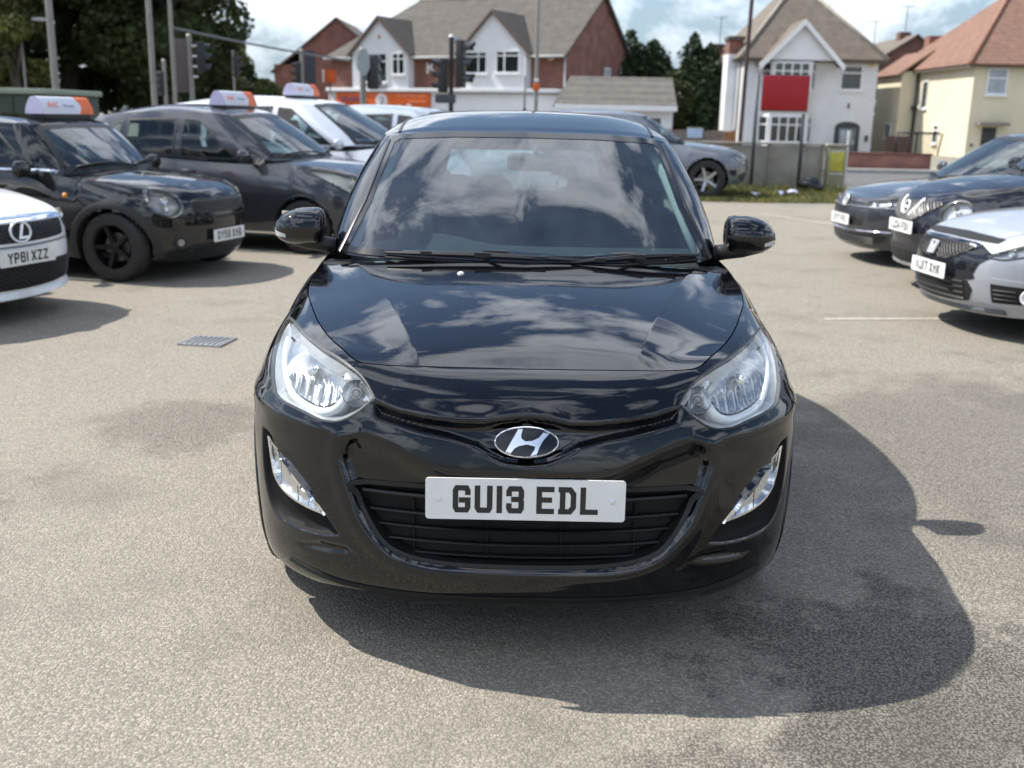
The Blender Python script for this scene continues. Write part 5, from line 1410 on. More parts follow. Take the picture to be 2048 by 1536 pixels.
# -- cowl under the wipers
v, f = [], []
N = 40
for i in range(N+1):
    x = -.755+1.51*i/N; a = abs(x/.70)
    for y, z in ((1.13+.075*a**2, .965-.03*a*a), (1.16+.075*a**2, .972-.03*a*a), (1.2+.09*a**2, .975-.02*a*a), (1.32+.14*a*a, .955-.015*a*a)):
        v.append((x, y, z))
for i in range(N):
    for k in range(3): f.append((i*4+k, (i+1)*4+k, (i+1)*4+k+1, i*4+k+1))
cw = mesh('cowl', v, f, BLACKPL, m_root)
for i in range(52):
    x = -.06+0.0108*i
    a = abs(x/.70)
    MB().box(x-.0030, x+.0030, 1.166+.075*a*a, 1.172+.075*a*a, .992-.03*a*a, 1.009-.03*a*a).build('cowl_slot_tooth', mat('cowl_rib_grey', (0.3, 0.3, 0.31), 0.4, var=0.1), cw)
# -- wipers
def wiper(pivot, tip, blade0, blade1, hump):
    w = linobj('wiper', None, m_root)
    def on(x, z, o):
        l, nn = mc.hit('F', x, max(z, .99), True); return l+nn*o+Vector((0, 0, min(0, z-.99)))
    P = Vector(pivot); A = on(*tip, 0.024)
    mid = P.lerp(A, 0.5)+Vector((0, -0.01, 0.012))
    MB().tube([P+Vector((0, 0.01, -.02)), P+Vector((0, -.012, 0.012)), mid, A], [.011, .0095, .0075, .006], 8).build('arm', BLACKPL, w, True, 50)
    MB().lathe([(0, .014), (.010, .013), (.013, .006), (.014, -.02)], 16, Matrix.Translation(P)).build('spindle_cap', mat('satin_black_trim', (0.02, 0.02, 0.022), 0.25, var=0.1), w, True, 40)
    B = [on(blade0[0]+(blade1[0]-blade0[0])*t, blade0[1]+(blade1[1]-blade0[1])*t, 0.012+0.012*math.sin(math.pi*t)) for t in np.linspace(0, 1, 15)]
    MB().tube(B, [0.005+0.007*math.sin(math.pi*t) for t in np.linspace(0, 1, 15)], 6).build('blade', BLACKPL, w, True, 50)
    B2 = [on(blade0[0]+(blade1[0]-blade0[0])*t, blade0[1]+(blade1[1]-blade0[1])*t-0.012, 0.006) for t in np.linspace(0, 1, 15)]
    MB().tube(B2, 0.0045, 6).build('rubber', DULLBLACK, w, True)
    c = B[7]
    MB().box(c.x-.028, c.x+.028, c.y-.014, c.y+.006, c.z-.006, c.z+.011).build('clip', BLACKPL, w)
    for t in (3, 11):
        c = B[t]; MB().box(c.x-.02, c.x+.02, c.y-.012, c.y+.006, c.z-.004, c.z+.009).build('clip', BLACKPL, w)
wiper((.12, 1.215, .985), (-.15, 1.006), (-.50, .998), (.20, .992), 1)
wiper((.20, 1.215, .985), (.395, 1.004), (.16, .985), (.63, 1.003), 1)
MB().tube([(-.52, 1.245, .985), (-.44, 1.215, 1.0), (-.2, 1.2, 1.002), (-.02, 1.205, .99)], [.006, .012, .011, .009], 10).build('wiper_link_cover', mat('grey_bar', (0.12, 0.12, 0.12), 0.4, var=0.2), m_root, True)
l, nn = mc.hit('T', -.22, .93)
MB().lathe([(0, .006), (.008, .0055), (.0115, .002), (.012, 0)], 18, Matrix.Translation(l) @ nn.to_track_quat('Z', 'Y').to_matrix().to_4x4()).build('washer_jet', mat('jet_white', (0.75, 0.75, 0.72), 0.3, var=0.05), m_root, True, 40)
# -- door mirrors
for sg in (-1, 1):
    mr_ = linobj('door_mirror', None, m_root)
    v, f = [], []
    NU, NV = 28, 18
    # rounded shell: fuller on the inside, tapering to the outer end, flat glass side at the back
    for i in range(NU+1):
        u = i/NU; x = .772+.19*u
        hgt = .074*(1-.0*u)*(max(0, 1-max(0, (u-.35)/.66)**2.6))**.5*(0.86+.14*min(1, u/.12) if u < .12 else 1)
        if u < .06: hgt *= (u/.06)**.4*.25+.75
        dep = .115*(max(0, 1-max(0, (u-.3)/.72)**2.4))**.5
        zc = 1.064-.012*u*u
        for k in range(NV):
            a = 2*math.pi*k/NV
            ca, sa = math.cos(a), math.sin(a)
            y = 1.475-dep*(abs(ca)**.85)*(1 if ca > 0 else -.3)
            z = zc+hgt*(abs(sa)**.8)*math.copysign(1, sa)*(1 if sa > 0 else .88)
            v.append((sg*x, y, z))
    for i in range(NU):
        for k in range(NV):
            q = (i*NV+k, i*NV+(k+1) % NV, (i+1)*NV+(k+1) % NV, (i+1)*NV+k)
            f.append(q if sg > 0 else q[::-1])
    c0 = len(v); v.append((sg*.772, 1.46, 1.064)); c1 = len(v); v.append((sg*.962, 1.47, 1.05))
    for k in range(NV):
        f.append((c0, (k+1) % NV, k) if sg > 0 else (c0, k, (k+1) % NV)); q = (c1, NU*NV+k, NU*NV+(k+1) % NV); f.append(q if sg > 0 else q[::-1])
    mesh('shell', v, f, GLOSSBLACK, mr_, True, 70)
    MB().tube([(sg*.70, 1.47, .985), (sg*.77, 1.46, .998), (sg*.84, 1.45, 1.005), (sg*.92, 1.455, 1.012)], [.034, .03, .026, .012], 12).build('foot', BLACKPL, mr_, True)
    bt = bvh_m = None
    tree = BVHTree.FromPolygons([Vector(p) for p in v], f)
    vv, ff = [], []
    n = 14
    for i in range(n+1):
        x = .905+.056*i/n
        for z in (1.038-.003*(1-i/n)-.004, 1.038+.006+.014*(i/n)**1.2):
            l, nn, ii, dd = tree.ray_cast(Vector((sg*x, 1.0, z)), Vector((0, 1, 0)))
            if l is None: l, nn, ii, dd = tree.find_nearest(Vector((sg*x, 1.40, z)))
            if nn.y > 0: nn = -nn
            vv.append(l+nn*0.002)
    for i in range(n):
        q = (2*i, 2*i+2, 2*i+3, 2*i+1); ff.append(q if sg > 0 else q[::-1])
    mesh('indicator', vv, ff, CLEARL, mr_, True)
    bbox('mirror_glass', min(sg*.79, sg*.94), max(sg*.79, sg*.94), 1.488, 1.492, 1.01, 1.12, CHROME, mr_, 0.0)
# -- cabin
hd = mc.patch('headlining', [(-.5, 2.0), (.5, 2.0), (.5, 3.4), (-.5, 3.4)], 'T', TRIMM, off=-0.03, rim=0, step=0.12)
for sg in (-1, 1):
    MB().tube([(sg*.655, 1.38, .99), (sg*.625, 1.55, 1.11), (sg*.58, 1.78, 1.26), (sg*.53, 2.0, 1.37)], [.02, .028, .028, .022], 8).build('pillar_lining', TRIMM, m_root, True)
v, f = [], []
prof = [(1.30, .93), (1.36, .965), (1.5, .975), (1.62, .985), (1.70, .965), (1.74, .90), (1.72, .70), (1.66, .5)]
for i in range(21):
    x = -.66+1.32*i/20
    for (y, z) in prof:
        hood = .045*math.exp(-((x+.36)/.17)**2) if 1.55 < y < 1.73 else 0
        v.append((x, y+.03*(x/.66)**2, z+hood))
for i in range(20):
    for k in range(7): f.append((i*8+k, (i+1)*8+k, (i+1)*8+k+1, i*8+k+1))
mesh('dashboard', v, f, DASHM, m_root, True, 50)
sw = linobj('steering_wheel', None, m_root); sw.location = (-.36, 1.78, .965); sw.rotation_euler = (R(-66+0), 0, 0)
MB().lathe([(.185+.015*math.cos(a), .015*math.sin(a)) for a in np.linspace(0, 2*math.pi, 13)[:-1]], 48, None, True).build('rim', DASHM, sw, True)
q = MB(); q.lathe([(0, .02), (.05, .018), (.07, .0), (.06, -.03)], 20)
for a in (0, math.pi, -math.pi/2): q.box(.05, .18, -.018, .018, -.012, .004, Matrix.Rotation(a, 4, 'Z'))
q.build('hub', DASHM, sw, True, 40)
def seat(root, x, y, w=.25, zs=.38, m=None, hr=True, back=.62):
    s_ = linobj('seat', None, root); s_.location = (x, y, 0)
    bbox('cushion', -w, w, -.02, .5, zs-.1, zs+.08, m or SEATM, s_, 0.05, 3)
    b = bbox('backrest', -w, w, -.06, .06, 0, back, m or SEATM, s_, 0.05, 3); b.location = (0, .48, zs+.05); b.rotation_euler = (R(-14), 0, 0)
    if hr:
        h = bbox('headrest', -.11, .11, -.04, .04, 0, .16, m or SEATM, s_, 0.045, 3); h.location = (0, .66, zs+.05+back*1.0); h.rotation_euler = (R(-8), 0, 0)
    return s_
for x in (-.36, .36): seat(m_root, x, 1.95)
for x in (-.34, .34): seat(m_root, x, 2.85, .32, .38, None, True, .52)
rm = linobj('rear_view_mirror', None, m_root)
bbox('mirror_shell', -.075, .155, 1.735, 1.77, 1.275, 1.345, DASHM, rm, 0.02, 3)
bbox('mirror_face', -.065, .145, 1.771, 1.774, 1.283, 1.337, CHROME, rm, 0.0)
MB().tube([(.04, 1.75, 1.34), (.04, 1.80, 1.385)], .012, 8).build('stalk', DASHM, rm, True)

# ------------------------------------------------------------------ the other cars
def mkspec(L, W, zh, yh, cowl, zc, belt, xb, roofc, roofs, rear, tailtop, bf=.75, nf=2.4, br=.5, nr=2.6, zB=.58, zb=.18, nose=None, crown=.05, cab_bulge=.035,
           roof_crown=.06, corner=.56, k_hood=(.5, .5, .1), hood_fn=None, hood_mid=.5, wsweep=.22, k_rear=None):
    """roofc=(x,y,z) windscreen top corner, roofs=[(x,y,z)..] along the side, rear=(x,y,z) roof rear corner, tailtop=(x,y,z) base corner of the rear window"""
    zf = zh
    S = dict(L=L, zB=zB, bf=bf, nf=nf, br=br, nr=nr, zbot=[(0, zb), (bf, zb+.03), (L-br, zb+.03), (L, zb+.08)],
        nose=nose or [(zb-.04, .16), (zb, .10), (zb+.06, .04), (zb+.14, .015), (.46, .0), (.56, .004), (.64, .02), (.75, .06)],
        width=[(.1, W*.93), (.22, W*.955), (.36, W*.985), (.5, W), (.62, W), (.85, W*.97)],
        tail=[(.2, .1), (.35, .02), (.5, 0), (.7, .03), (.9, .08)],
        hood=[(0, yh), (.3*W, yh+.006), (corner*W*.9, yh+.022), (corner*W, yh+.04), (corner*W+.06, yh+.12), (.72*W, yh+.30), (.81*W, yh+.52), (.865*W, .75*cowl+.25*yh), (.885*W, cowl)],
        hood_corner=3, hood_z=[(-.2, zf-.12), (yh, zf), (yh+.15, zf+(zc-zf)*.36), (yh+(cowl-yh)*hood_mid, zf+(zc-zf)*.74), (cowl, zc), (cowl+.4, zc+.02)],
        hood_crown=[(0, crown*.5), (yh, crown*.6), (.5, crown), (cowl, crown*.9), (cowl+.3, crown*.9)],
        hood_rear=[(0, cowl-.08), (.5*W, cowl-.06), (.885*W, cowl)],
        belt=[(cowl, .885*W, zc-crown*.9)]+[(y, x*W, z) for y, x, z in belt], rear_top=[(belt[-1][1]*W, belt[-1][0], belt[-1][2]), (tailtop[0]+.05, tailtop[1]+.04, tailtop[2]+.0), (tailtop[0]*.6, L-.1, tailtop[2]-.01), (0, L-.08, tailtop[2]-.02)],
        k_hood=k_hood, k_belt=(.45, .5, .35), front_dens=1.0)
    if k_rear: S['k_rear'] = k_rear
    zcb = zc-.02
    y0 = cowl-.12
    S['cab_base'] = [(0, y0, zcb), (.5*xb, y0+.05, zcb), (.84*xb, y0+wsweep*.6, zcb), (xb, y0+wsweep, zcb), (xb+.045, y0+wsweep+.09, zcb-.005), (.90*W, y0+wsweep+.2, zcb-.015)] + \
        [(.905*W, belt[len(belt)//2][0], belt[len(belt)//2][2]+.0), (belt[-1][1]*W-.02, belt[-1][0], belt[-1][2]-.005), (tailtop[0], tailtop[1], tailtop[2]), (0, tailtop[1]+.1, tailtop[2]-.01)]
    x, y, z = roofc
    S['cab_roof'] = [(0, y-.10, z+.022), (.55*x, y-.08, z+.018), (.88*x, y-.03, z+.008), (x, y, z), (x+.04, y+.05, z-.004), (roofs[0][0], roofs[0][1], roofs[0][2]), (roofs[1][0], roofs[1][1], roofs[1][2]), (roofs[2][0], roofs[2][1], roofs[2][2]), rear, (0, rear[1]+.06, rear[2]+.012)]
    S['cab_corners'] = (4, 8); S['cab_bulge'] = cab_bulge; S['roof_crown'] = roof_crown
    if hood_fn: S['hood_fn'] = hood_fn
    return S
def screen_poly(S, top=.012, side=.0):
    cb, cf = S['cab_base'], S['cab_roof']
    a, b = cb[3], cf[3]
    bul = S['cab_bulge']
    P = [(0, cb[0][2]+.008), (a[0]*.8, cb[2][2]+.008), (a[0]-side, a[2]+.01), ((a[0]+b[0])/2+bul*.35-side, (a[2]+b[2])/2), (b[0]+.006-side, b[2]-.03), (b[0]-.03-side, b[2]-top), (b[0]*.55, cf[1][2]-top-.001), (0, cf[0][2]-top)]
    return P+[(-x, z) for x, z in P[-2:0:-1]]
MESHM = mat('grille_mesh_black', (0.01, 0.01, 0.01), 0.5, var=0.3)
def make_car(name, label, loc, deg, S, pm, wheels, sidew=(), doors=(), arch=(.335, .022, None), track=.74, res=.034, glassm=None, seats=True, group='cars parked on the forecourt', lining=None, rearw=True):
    root = thing(name, label, 'car', loc, R(deg), group)
    c = Car(root, S, res)
    c.rootname = name; c.paint = pm
    c.window('windscreen', screen_poly(S), 'F', glassm or SCREENG, band=0.035, step=0.08)
    for pr in 'RL':
        for w in sidew: c.window('side_window', w, pr, SIDEG, 0.022, step=0.09)
        sg = -1 if pr == 'R' else 1
        for dpoly, hp in doors:
            d = c.patch('door', dpoly, pr, pm, off=0.0035, rim=0.008, step=0.09)
            if hp:
                l, nn = c.hit(pr, *hp)
                MB().tube([(l.x-sg*.01, hp[0]-.09, hp[1]), (l.x+sg*.028, hp[0]-.06, hp[1]+.004), (l.x+sg*.03, hp[0]+.05, hp[1]+.004), (l.x-sg*.01, hp[0]+.09, hp[1])], .014, 8).build('handle', pm, d, True)
    if rearw:
        t = S['cab_base'][8]; q = S['cab_roof'][8]
        c.window('rear_window', [(-t[0]+.1, t[2]+.05), (t[0]-.1, t[2]+.05), (q[0]-.06, q[2]-.05), (-q[0]+.06, q[2]-.05)], 'B', SIDEG, 0.03, step=0.09)
    r, w, style, rimm, a1, a2 = wheels
    for ya in (a1, a2):
        c.arch(ya, r*.98, arch[0], arch[1], arch[2] or pm, lip=arch[3] if len(arch) > 3 else 0.005)
        for sg in (-1, 1): wheel(root, track*sg, ya, r, w, style, rimm)
    if seats:
        sy = S['cab_roof'][3][1]
        for x in (-.36, .36): seat(root, x, sy+.05, .25, .40 if S['cab_roof'][3][2] < 1.45 else .55)
        zc = S['cab_base'][0][2]; y0 = S['cab_base'][3][1]
        d = bbox('dashboard', -.62, .62, y0-.02, y0+.42, .55, zc-.01, DASHM, root, .04, 2)
        sw = MB().lathe([(.18+.014*math.cos(a), .014*math.sin(a)) for a in np.linspace(0, 2*math.pi, 9)[:-1]], 28, Matrix.Translation((-.36, y0+.52, zc-.01)) @ Matrix.Rotation(R(-65), 4, 'X'), True).build('steering_wheel', DASHM, root, True)
        rm = bbox('rear_view_mirror', -.11, .11, S['cab_roof'][3][1]-.12, S['cab_roof'][3][1]-.09, S['cab_roof'][3][2]-.13, S['cab_roof'][3][2]-.07, DASHM, root, .012, 2)
    return c
def lamp(c, poly, name='headlamp', lens=None, inner=None, smooth=4, back=.04, bowl=None, both=True, proj='F'):
    for sg in (-1, 1):
        p = [Vector((q.x, q.y)) for q in spline([Vector((x*sg, z)) for x, z in poly], smooth, True)]
        e = linobj(name, None, c.root)
        c.hole(p, proj, .006)
        c.ring('bezel', p, offset_poly(p, .010), proj, BLACKPL, off=.003, rim=.02, parent=e)
        c.patch('lens', offset_poly(p, .008), proj, lens or LENSG, off=.004, rim=0, step=.03, parent=e)
        c.patch('housing', offset_poly(p, .006), proj, inner or LAMPGREY, off=-back, rim=-back*.95, step=.03, parent=e)
        for (x, z, r) in bowl or ():
            l, nn = c.hit(proj, x*sg, z)
            M = Matrix.Translation(l+Vector((0, back*.75, 0))) @ Matrix.Rotation(R(90), 4, 'X')
            MB().lathe([(0, -.01), (r*.5, -.004), (r*.85, .012), (r, .022)], 24, M).build('reflector', REFLECT, e, True)
            MB().lathe([(0, .02), (r*.3, .014), (r*.34, -.01)], 16, M).build('bulb', CHROME, e, True)
def mirrors(c, x, y, z, pm, w=.2, h=.14, d=.11):
    for sg in (-1, 1):
        e = linobj('door_mirror', None, c.root)
        v, f = [], []
        NU, NV = 14, 16
        for i in range(NU+1):
            a = math.pi*i/NU
            for k in range(NV):
                b = 2*math.pi*k/NV
                rr = math.sin(a)**.6
                yy = math.cos(b)*rr
                v.append((sg*(x+w/2-math.cos(a)*w/2), y-d/2*(abs(yy)**.8)*math.copysign(1, yy)*(1 if yy > 0 else .3), z+h/2*rr*math.copysign(abs(math.sin(b))**.8, math.sin(b))))
        for i in range(NU):
            for k in range(NV):
                q = (i*NV+k, i*NV+(k+1) % NV, (i+1)*NV+(k+1) % NV, (i+1)*NV+k); f.append(q if sg > 0 else q[::-1])
        mesh('shell', v, f, pm, e, True)
        MB().tube([(sg*(x-.09), y+.02, z-h*.4), (sg*(x+.06), y, z-h*.3)], [.035, .025], 8).build('foot', BLACKPL, e, True)
def wipers2(c, zc):
    S = c.S; zb = S['cab_base'][0][2]
    for x0, x1 in ((-.55, .02), (.05, .55)):
        P = []
        for t in np.linspace(0, 1, 9):
            l, nn = c.hit('F', x0+(x1-x0)*t, zb+.03+.03*math.sin(math.pi*t), True); P.append(l+nn*.02)
        w = MB().tube(P, .011, 6).build('wiper', BLACKPL, c.root, True)
def torus(parent, loc, r, t, m, name, rx=0.0, sx=1.0, rz=0.0, n=32):
    o = MB().lathe([(r+t*math.cos(a), t*math.sin(a)) for a in np.linspace(0, 2*math.pi, 9)[:-1]], n, Matrix.Rotation(R(90), 4, 'X') @ Matrix.Diagonal((sx, 1, 1, 1)), True).build(name, m, parent, True)
    o.location = loc; o.rotation_euler = (rx, 0, rz)
    return o
def slats(c, parent, x0, x1, zs, th, m, proj='F', off=.004, ht=.006, name='slat'):
    for z in zs:
        c.strip(name, resample([(x0, z), (x1, z)], .05, False), proj, th, m, off=off, parent=parent, ht=ht)
def panel(c, name, poly, m, off=.003, smooth=3, step=.04, rim=.008, parent=None, proj='F'):
    p = [Vector((q.x, q.y)) for q in spline([Vector(x) for x in poly], smooth, True)] if smooth else [Vector(x) for x in poly]
    return c.patch(name, p, proj, m, off=off, rim=rim, step=step, parent=parent)
def sym(P): return list(P)+[(-x, z) for x, z in P[::-1] if abs(x) > 1e-6]
def meshgrid(c, parent, poly, dx, dz, th, m, off=.006, name='mesh_bar'):
    """crossing diagonal bars inside a grille outline, joined as one mesh"""
    xs = [p[0] for p in poly]; zs = [p[1] for p in poly]
    q = MB(); P = [Vector(p) for p in poly]
    for s_ in (1, -1):
        k = min(xs)-(max(zs)-min(zs))*dx/dz
        while k < max(xs)+(max(zs)-min(zs))*dx/dz:
            pts = []
            for t in np.linspace(0, 1, 26):
                z = min(zs)+(max(zs)-min(zs))*t; x = k+s_*(z-min(zs))*dx/dz
                if inside(poly, np.array([x]), np.array([z]))[0]:
                    l, nn = c.hit('F', x, z); pts.append(l+nn*off)
                elif len(pts) > 1:
                    break
            if len(pts) > 1: q.tube(pts, th, 4)
            k += dx
    if q.v:
        o = q.build(name, m, parent); o['kind'] = 'stuff'
        return o

# ---- black three-door hatch with round lamps (third along the row from the left edge)
MINIB = paint('black_green_paint', (0.006, 0.007, 0.007), rough=.35, dust=.05)
ARCHB = mat('arch_plastic', (0.022, 0.021, 0.021), 0.6, var=0.2, bump=.05, bscale=200)
S = mkspec(3.70, .84, .80, .16, 1.08, .955, [(1.4, .905, .93), (2.3, .91, .945), (3.3, .87, .97)], .64, (.545, 1.60, 1.335), [(.60, 1.76, 1.345), (.605, 2.4, 1.35), (.57, 3.1, 1.32)], (.52, 3.3, 1.30), (.60, 3.5, .98),
           bf=.72, nf=2.2, br=.4, zb=.17, roof_crown=.06, wsweep=.3, crown=.075, corner=.42)
mini = make_car('parked_hatchback', 'black three-door hatch with round lamps and plate DY59 XMG', (-2.83, 7.08, 0), 75, S, MINIB, (.305, .18, 'spoke5', DARKRIM, .66, 3.12),
    sidew=[[(1.45, .965), (2.2, .97), (2.2, 1.30), (1.90, 1.29)], [(2.28, .975), (3.1, 1.0), (3.0, 1.27), (2.28, 1.30)]], doors=[([(1.22, .30), (2.32, .28), (2.36, .9), (1.25, .9)], (2.2, .82))], arch=(.345, .065, ARCHB, .012), track=.735)
lamp(mini, [(.60+.105*math.cos(a)-.02*math.sin(a), .695+.125*math.sin(a)) for a in np.linspace(0, 2*math.pi, 15)[:-1]], bowl=[(.60, .72, .05), (.61, .65, .03)], back=.05, inner=mat('lamp_brown', (.45, .40, .38), .25, .4, var=.2))
for sg in (-1, 1):
    P = [(.60*sg+.112*math.cos(a), .695+.13*math.sin(a)) for a in np.linspace(0, 2*math.pi, 25)[:-1]]
    mini.ring('lamp_trim', P, offset_poly(P, .016), 'F', mat('smoked_chrome', (.25, .24, .23), .15, .9, var=.05), off=.008, rim=.01)
g = panel(mini, 'grille', sym([(0, .72), (.30, .715), (.40, .69), (.42, .64), (.37, .60), (0, .59)]), MESHM, off=.002)
slats(mini, g, -.38, .38, (.615, .642, .668, .694), .014, mat('slat_grey', (.17, .17, .175), .25, .3, var=.1), ht=.016)
g = panel(mini, 'lower_grille', sym([(0, .33), (.36, .33), (.45, .30), (.42, .235), (0, .225)]), MESHM, off=.002)
slats(mini, g, -.40, .40, (.25, .275, .30), .01, BLACKPL, ht=.008)
mini.strip('bumper_seam', resample([(-.78, .57), (-.5, .56), (0, .555), (.5, .56), (.78, .57)], .05, False), 'F', .012, DULLBLACK, off=.001)
for sg in (-1, 1):
    l, nn = mini.hit('F', .53*sg, .345)
    e = linobj('fog_lamp', None, mini.root)
    torus(e, l+nn*.004, .052, .012, BLACKPL, 'surround', rz=R(28*sg)); disc(e, l+nn*.003, .034, mat('fog_smoke', (.28, .28, .25), .15, .3, var=.2), 'lens', rz=R(28*sg))
for pr, sg in (('R', -1), ('L', 1)):
    l, nn = mini.hit(pr, 1.10, .74)
    o = MB().lathe([(0, .018), (.016, .014), (.024, .004), (.026, -.006)], 16, Matrix.Rotation(R(90*sg), 4, 'Y')).build('side_indicator', AMBER, mini.root, True); o.location = l
    mini.strip('waist_trim', resample([(1.15, .93), (1.4, .945), (2.3, .95), (3.3, .965)], .08, False), pr, .02, CHROME, off=.006, ht=.004)
plate(mini.root, 'DY59 XMG', (0, -.02, .385))
mirrors(mini, .86, 1.42, .965, MINIB, .19, .15, .12); wipers2(mini, .95); mini.finish(MINIB)

# ---- dark grey five-door hatch behind it
GREYP = paint('graphite_paint', (0.04, 0.043, 0.052), rough=.35, dust=.04, metal=.4)
S = mkspec(3.75, .848, .82, .18, .98, 1.01, [(1.3, .905, .93), (2.3, .915, .96), (3.35, .87, 1.03)], .66, (.53, 1.76, 1.45), [(.60, 1.93, 1.465), (.61, 2.5, 1.47), (.57, 3.2, 1.43)], (.52, 3.45, 1.40), (.60, 3.62, 1.08),
           bf=.78, nf=2.3, br=.4, zb=.19, roof_crown=.07, wsweep=.34, crown=.06, corner=.5)
yar = make_car('parked_hatchback', 'dark grey five-door hatch beyond the black round-lamp hatch', (-1.53, 9.2, 0), 75, S, GREYP, (.29, .175, 'spoke8', ALLOY, .74, 3.2),
    sidew=[[(1.50, .97), (2.24, .985), (2.24, 1.41), (2.04, 1.40)], [(2.31, .99), (2.97, 1.03), (2.95, 1.385), (2.31, 1.41)], [(3.02, 1.04), (3.29, 1.08), (3.22, 1.31), (3.02, 1.375)], [(1.22, .975), (1.45, .965), (1.45, 1.12)]],
    doors=[([(1.2, .30), (2.26, .28), (2.27, .935), (1.24, .90)], (2.12, .84)), ([(2.28, .28), (2.86, .28), (2.9, .5), (3.0, .66), (3.02, .97), (2.28, .945)], (2.9, .88))], arch=(.33, .02, None), track=.745)
lamp(yar, [(.42, .70), (.50, .79), (.60, .86), (.70, .905), (.76, .885), (.765, .80), (.72, .71), (.63, .64), (.50, .63)], bowl=[(.6, .76, .06)], inner=mat('lamp_cream', (.62, .6, .5), .35, .2, var=.1))
panel(yar, 'grille', sym([(0, .66), (.3, .66), (.36, .62), (.32, .58), (0, .57)]), MESHM); panel(yar, 'lower_grille', sym([(0, .40), (.42, .39), (.4, .27), (0, .25)]), MESHM)
plate(yar.root, '', (0, -.015, .48))
mirrors(yar, .86, 1.35, 1.03, GREYP, .2, .13, .12); wipers2(yar, 1.0); yar.finish(GREYP)

# ---- silver cars further along the row
SILV = paint('pale_silver_paint', (0.62, 0.65, 0.70), rough=.4, dust=.06, metal=.35)
SILB = paint('blue_silver_paint', (0.36, 0.40, 0.46), rough=.4, dust=.06, metal=.4)
for k, (lab, pos, pm, hh) in enumerate((('pale silver tall hatch under the farthest roof sign', (-.85, 11.58, 0), SILV, .10), ('blue-silver car just beyond the pale silver hatch', (.45, 13.83, 0), SILB, .03))):
    S = mkspec(4.6, .88, .86, .2, 1.06, 1.05+hh*.5, [(1.5, .905, 1.0), (2.5, .915, 1.04), (4.1, .87, 1.1)], .69, (.55, 2.05, 1.50+hh), [(.62, 2.25, 1.515+hh), (.63, 3.1, 1.52+hh), (.59, 4.0, 1.47+hh)], (.54, 4.25, 1.44+hh), (.62, 4.45, 1.12),
               bf=.8, nf=2.3, br=.45, roof_crown=.06, wsweep=.4, crown=.06, corner=.5)
    c = make_car('parked_hatchback', lab, pos, 75, S, pm, (.31, .19, 'spoke5', ALLOY, .85, 3.75),
        sidew=[[(1.62, 1.08), (2.45, 1.09), (2.45, 1.45+hh), (2.25, 1.43+hh)], [(2.53, 1.10), (3.5, 1.13), (3.45, 1.43+hh), (2.53, 1.46+hh)], [(3.58, 1.14), (4.0, 1.17), (3.9, 1.40+hh), (3.58, 1.43+hh)]], doors=[([(1.3, .3), (2.48, .28), (2.49, 1.03), (1.34, 1.0)], (2.3, .9))], arch=(.35, .02, None), track=.77)
    lamp(c, [(.42, .76), (.52, .84), (.62, .89), (.72, .92), (.78, .9), (.77, .82), (.70, .76), (.6, .72), (.5, .71)], bowl=[(.62, .8, .05)])
    panel(c, 'grille', sym([(0, .70), (.34, .70), (.38, .64), (0, .61)]), MESHM); panel(c, 'lower_grille', sym([(0, .42), (.42, .4), (.4, .28), (0, .26)]), MESHM)
    plate(c.root, '', (0, -.015, .5)); mirrors(c, .89, 1.45, 1.1, pm); wipers2(c, 1.0); c.finish(pm)

# ---- white hatch at the left edge
WHITEP = paint('white_paint', (0.78, 0.79, 0.79), rough=.4, dust=.04)
S = mkspec(4.32, .882, .74, .16, 1.15, .93, [(1.6, .905, .93), (2.6, .915, .96), (3.9, .86, 1.03)], .68, (.54, 2.0, 1.36), [(.60, 2.2, 1.375), (.61, 2.9, 1.38), (.57, 3.7, 1.32)], (.52, 3.95, 1.28), (.60, 4.15, 1.03),
           bf=.85, nf=2.5, br=.45, zb=.16, roof_crown=.06, wsweep=.36, crown=.05, corner=.6)
lex = make_car('parked_hatchback', 'white hatch with plate YP61 XZZ cut by the left edge of the photo', (-3.55, 4.62, 0), 73, S, WHITEP, (.315, .205, 'spoke5', ALLOY, .88, 3.48),
    sidew=[[(1.75, .98), (2.5, .985), (2.5, 1.32), (2.2, 1.30)], [(2.58, .99), (3.3, 1.02), (3.25, 1.30), (2.58, 1.325)]], doors=[([(1.4, .3), (2.53, .28), (2.54, .95), (1.44, .93)], (2.4, .84))], arch=(.355, .02, None), track=.76)
lamp(lex, [(.57, .655), (.60, .715), (.66, .755), (.73, .775), (.77, .76), (.765, .70), (.70, .645), (.62, .625)], bowl=[(.68, .705, .05)], inner=mat('lamp_pale_green', (.5, .53, .5), .25, .4, var=.1))
gp_ = sym([(0, .70), (.50, .695), (.53, .68), (.50, .615), (.47, .585), (0, .57)])
g = panel(lex, 'upper_grille', gp_, MESHM, off=.003, smooth=2)
meshgrid(lex, g, gp_, .05, .03, .0035, BLACKPL)
lex.strip('chrome_bar', resample([(-.55, .715), (-.3, .722), (0, .724), (.3, .722), (.55, .715)], .05, False), 'F', .034, CHROME, off=.006, ht=.01)
gp_ = sym([(0, .43), (.60, .425), (.66, .40), (.64, .30), (.58, .27), (0, .245)])
g = panel(lex, 'lower_grille', gp_, MESHM, off=.003, smooth=2)
meshgrid(lex, g, gp_, .05, .03, .0035, BLACKPL)
lex.strip('bumper_groove', resample([(-.62, .555), (0, .545), (.62, .555)], .05, False), 'F', .014, mat('groove_shade_grey', (.12, .12, .13), .4, var=.1), off=.001)  # shade of the groove painted on as a flat grey strip
lex.strip('lower_lip', resample([(-.8, .235), (-.5, .215), (0, .205), (.5, .215), (.8, .235)], .05, False), 'F', .05, WHITEP, off=.008, ht=.03)
l, nn = lex.hit('F', 0, .64)
e = linobj('badge', None, lex.root); e.location = l+nn*.014; e.rotation_euler = (R(-8), 0, 0)
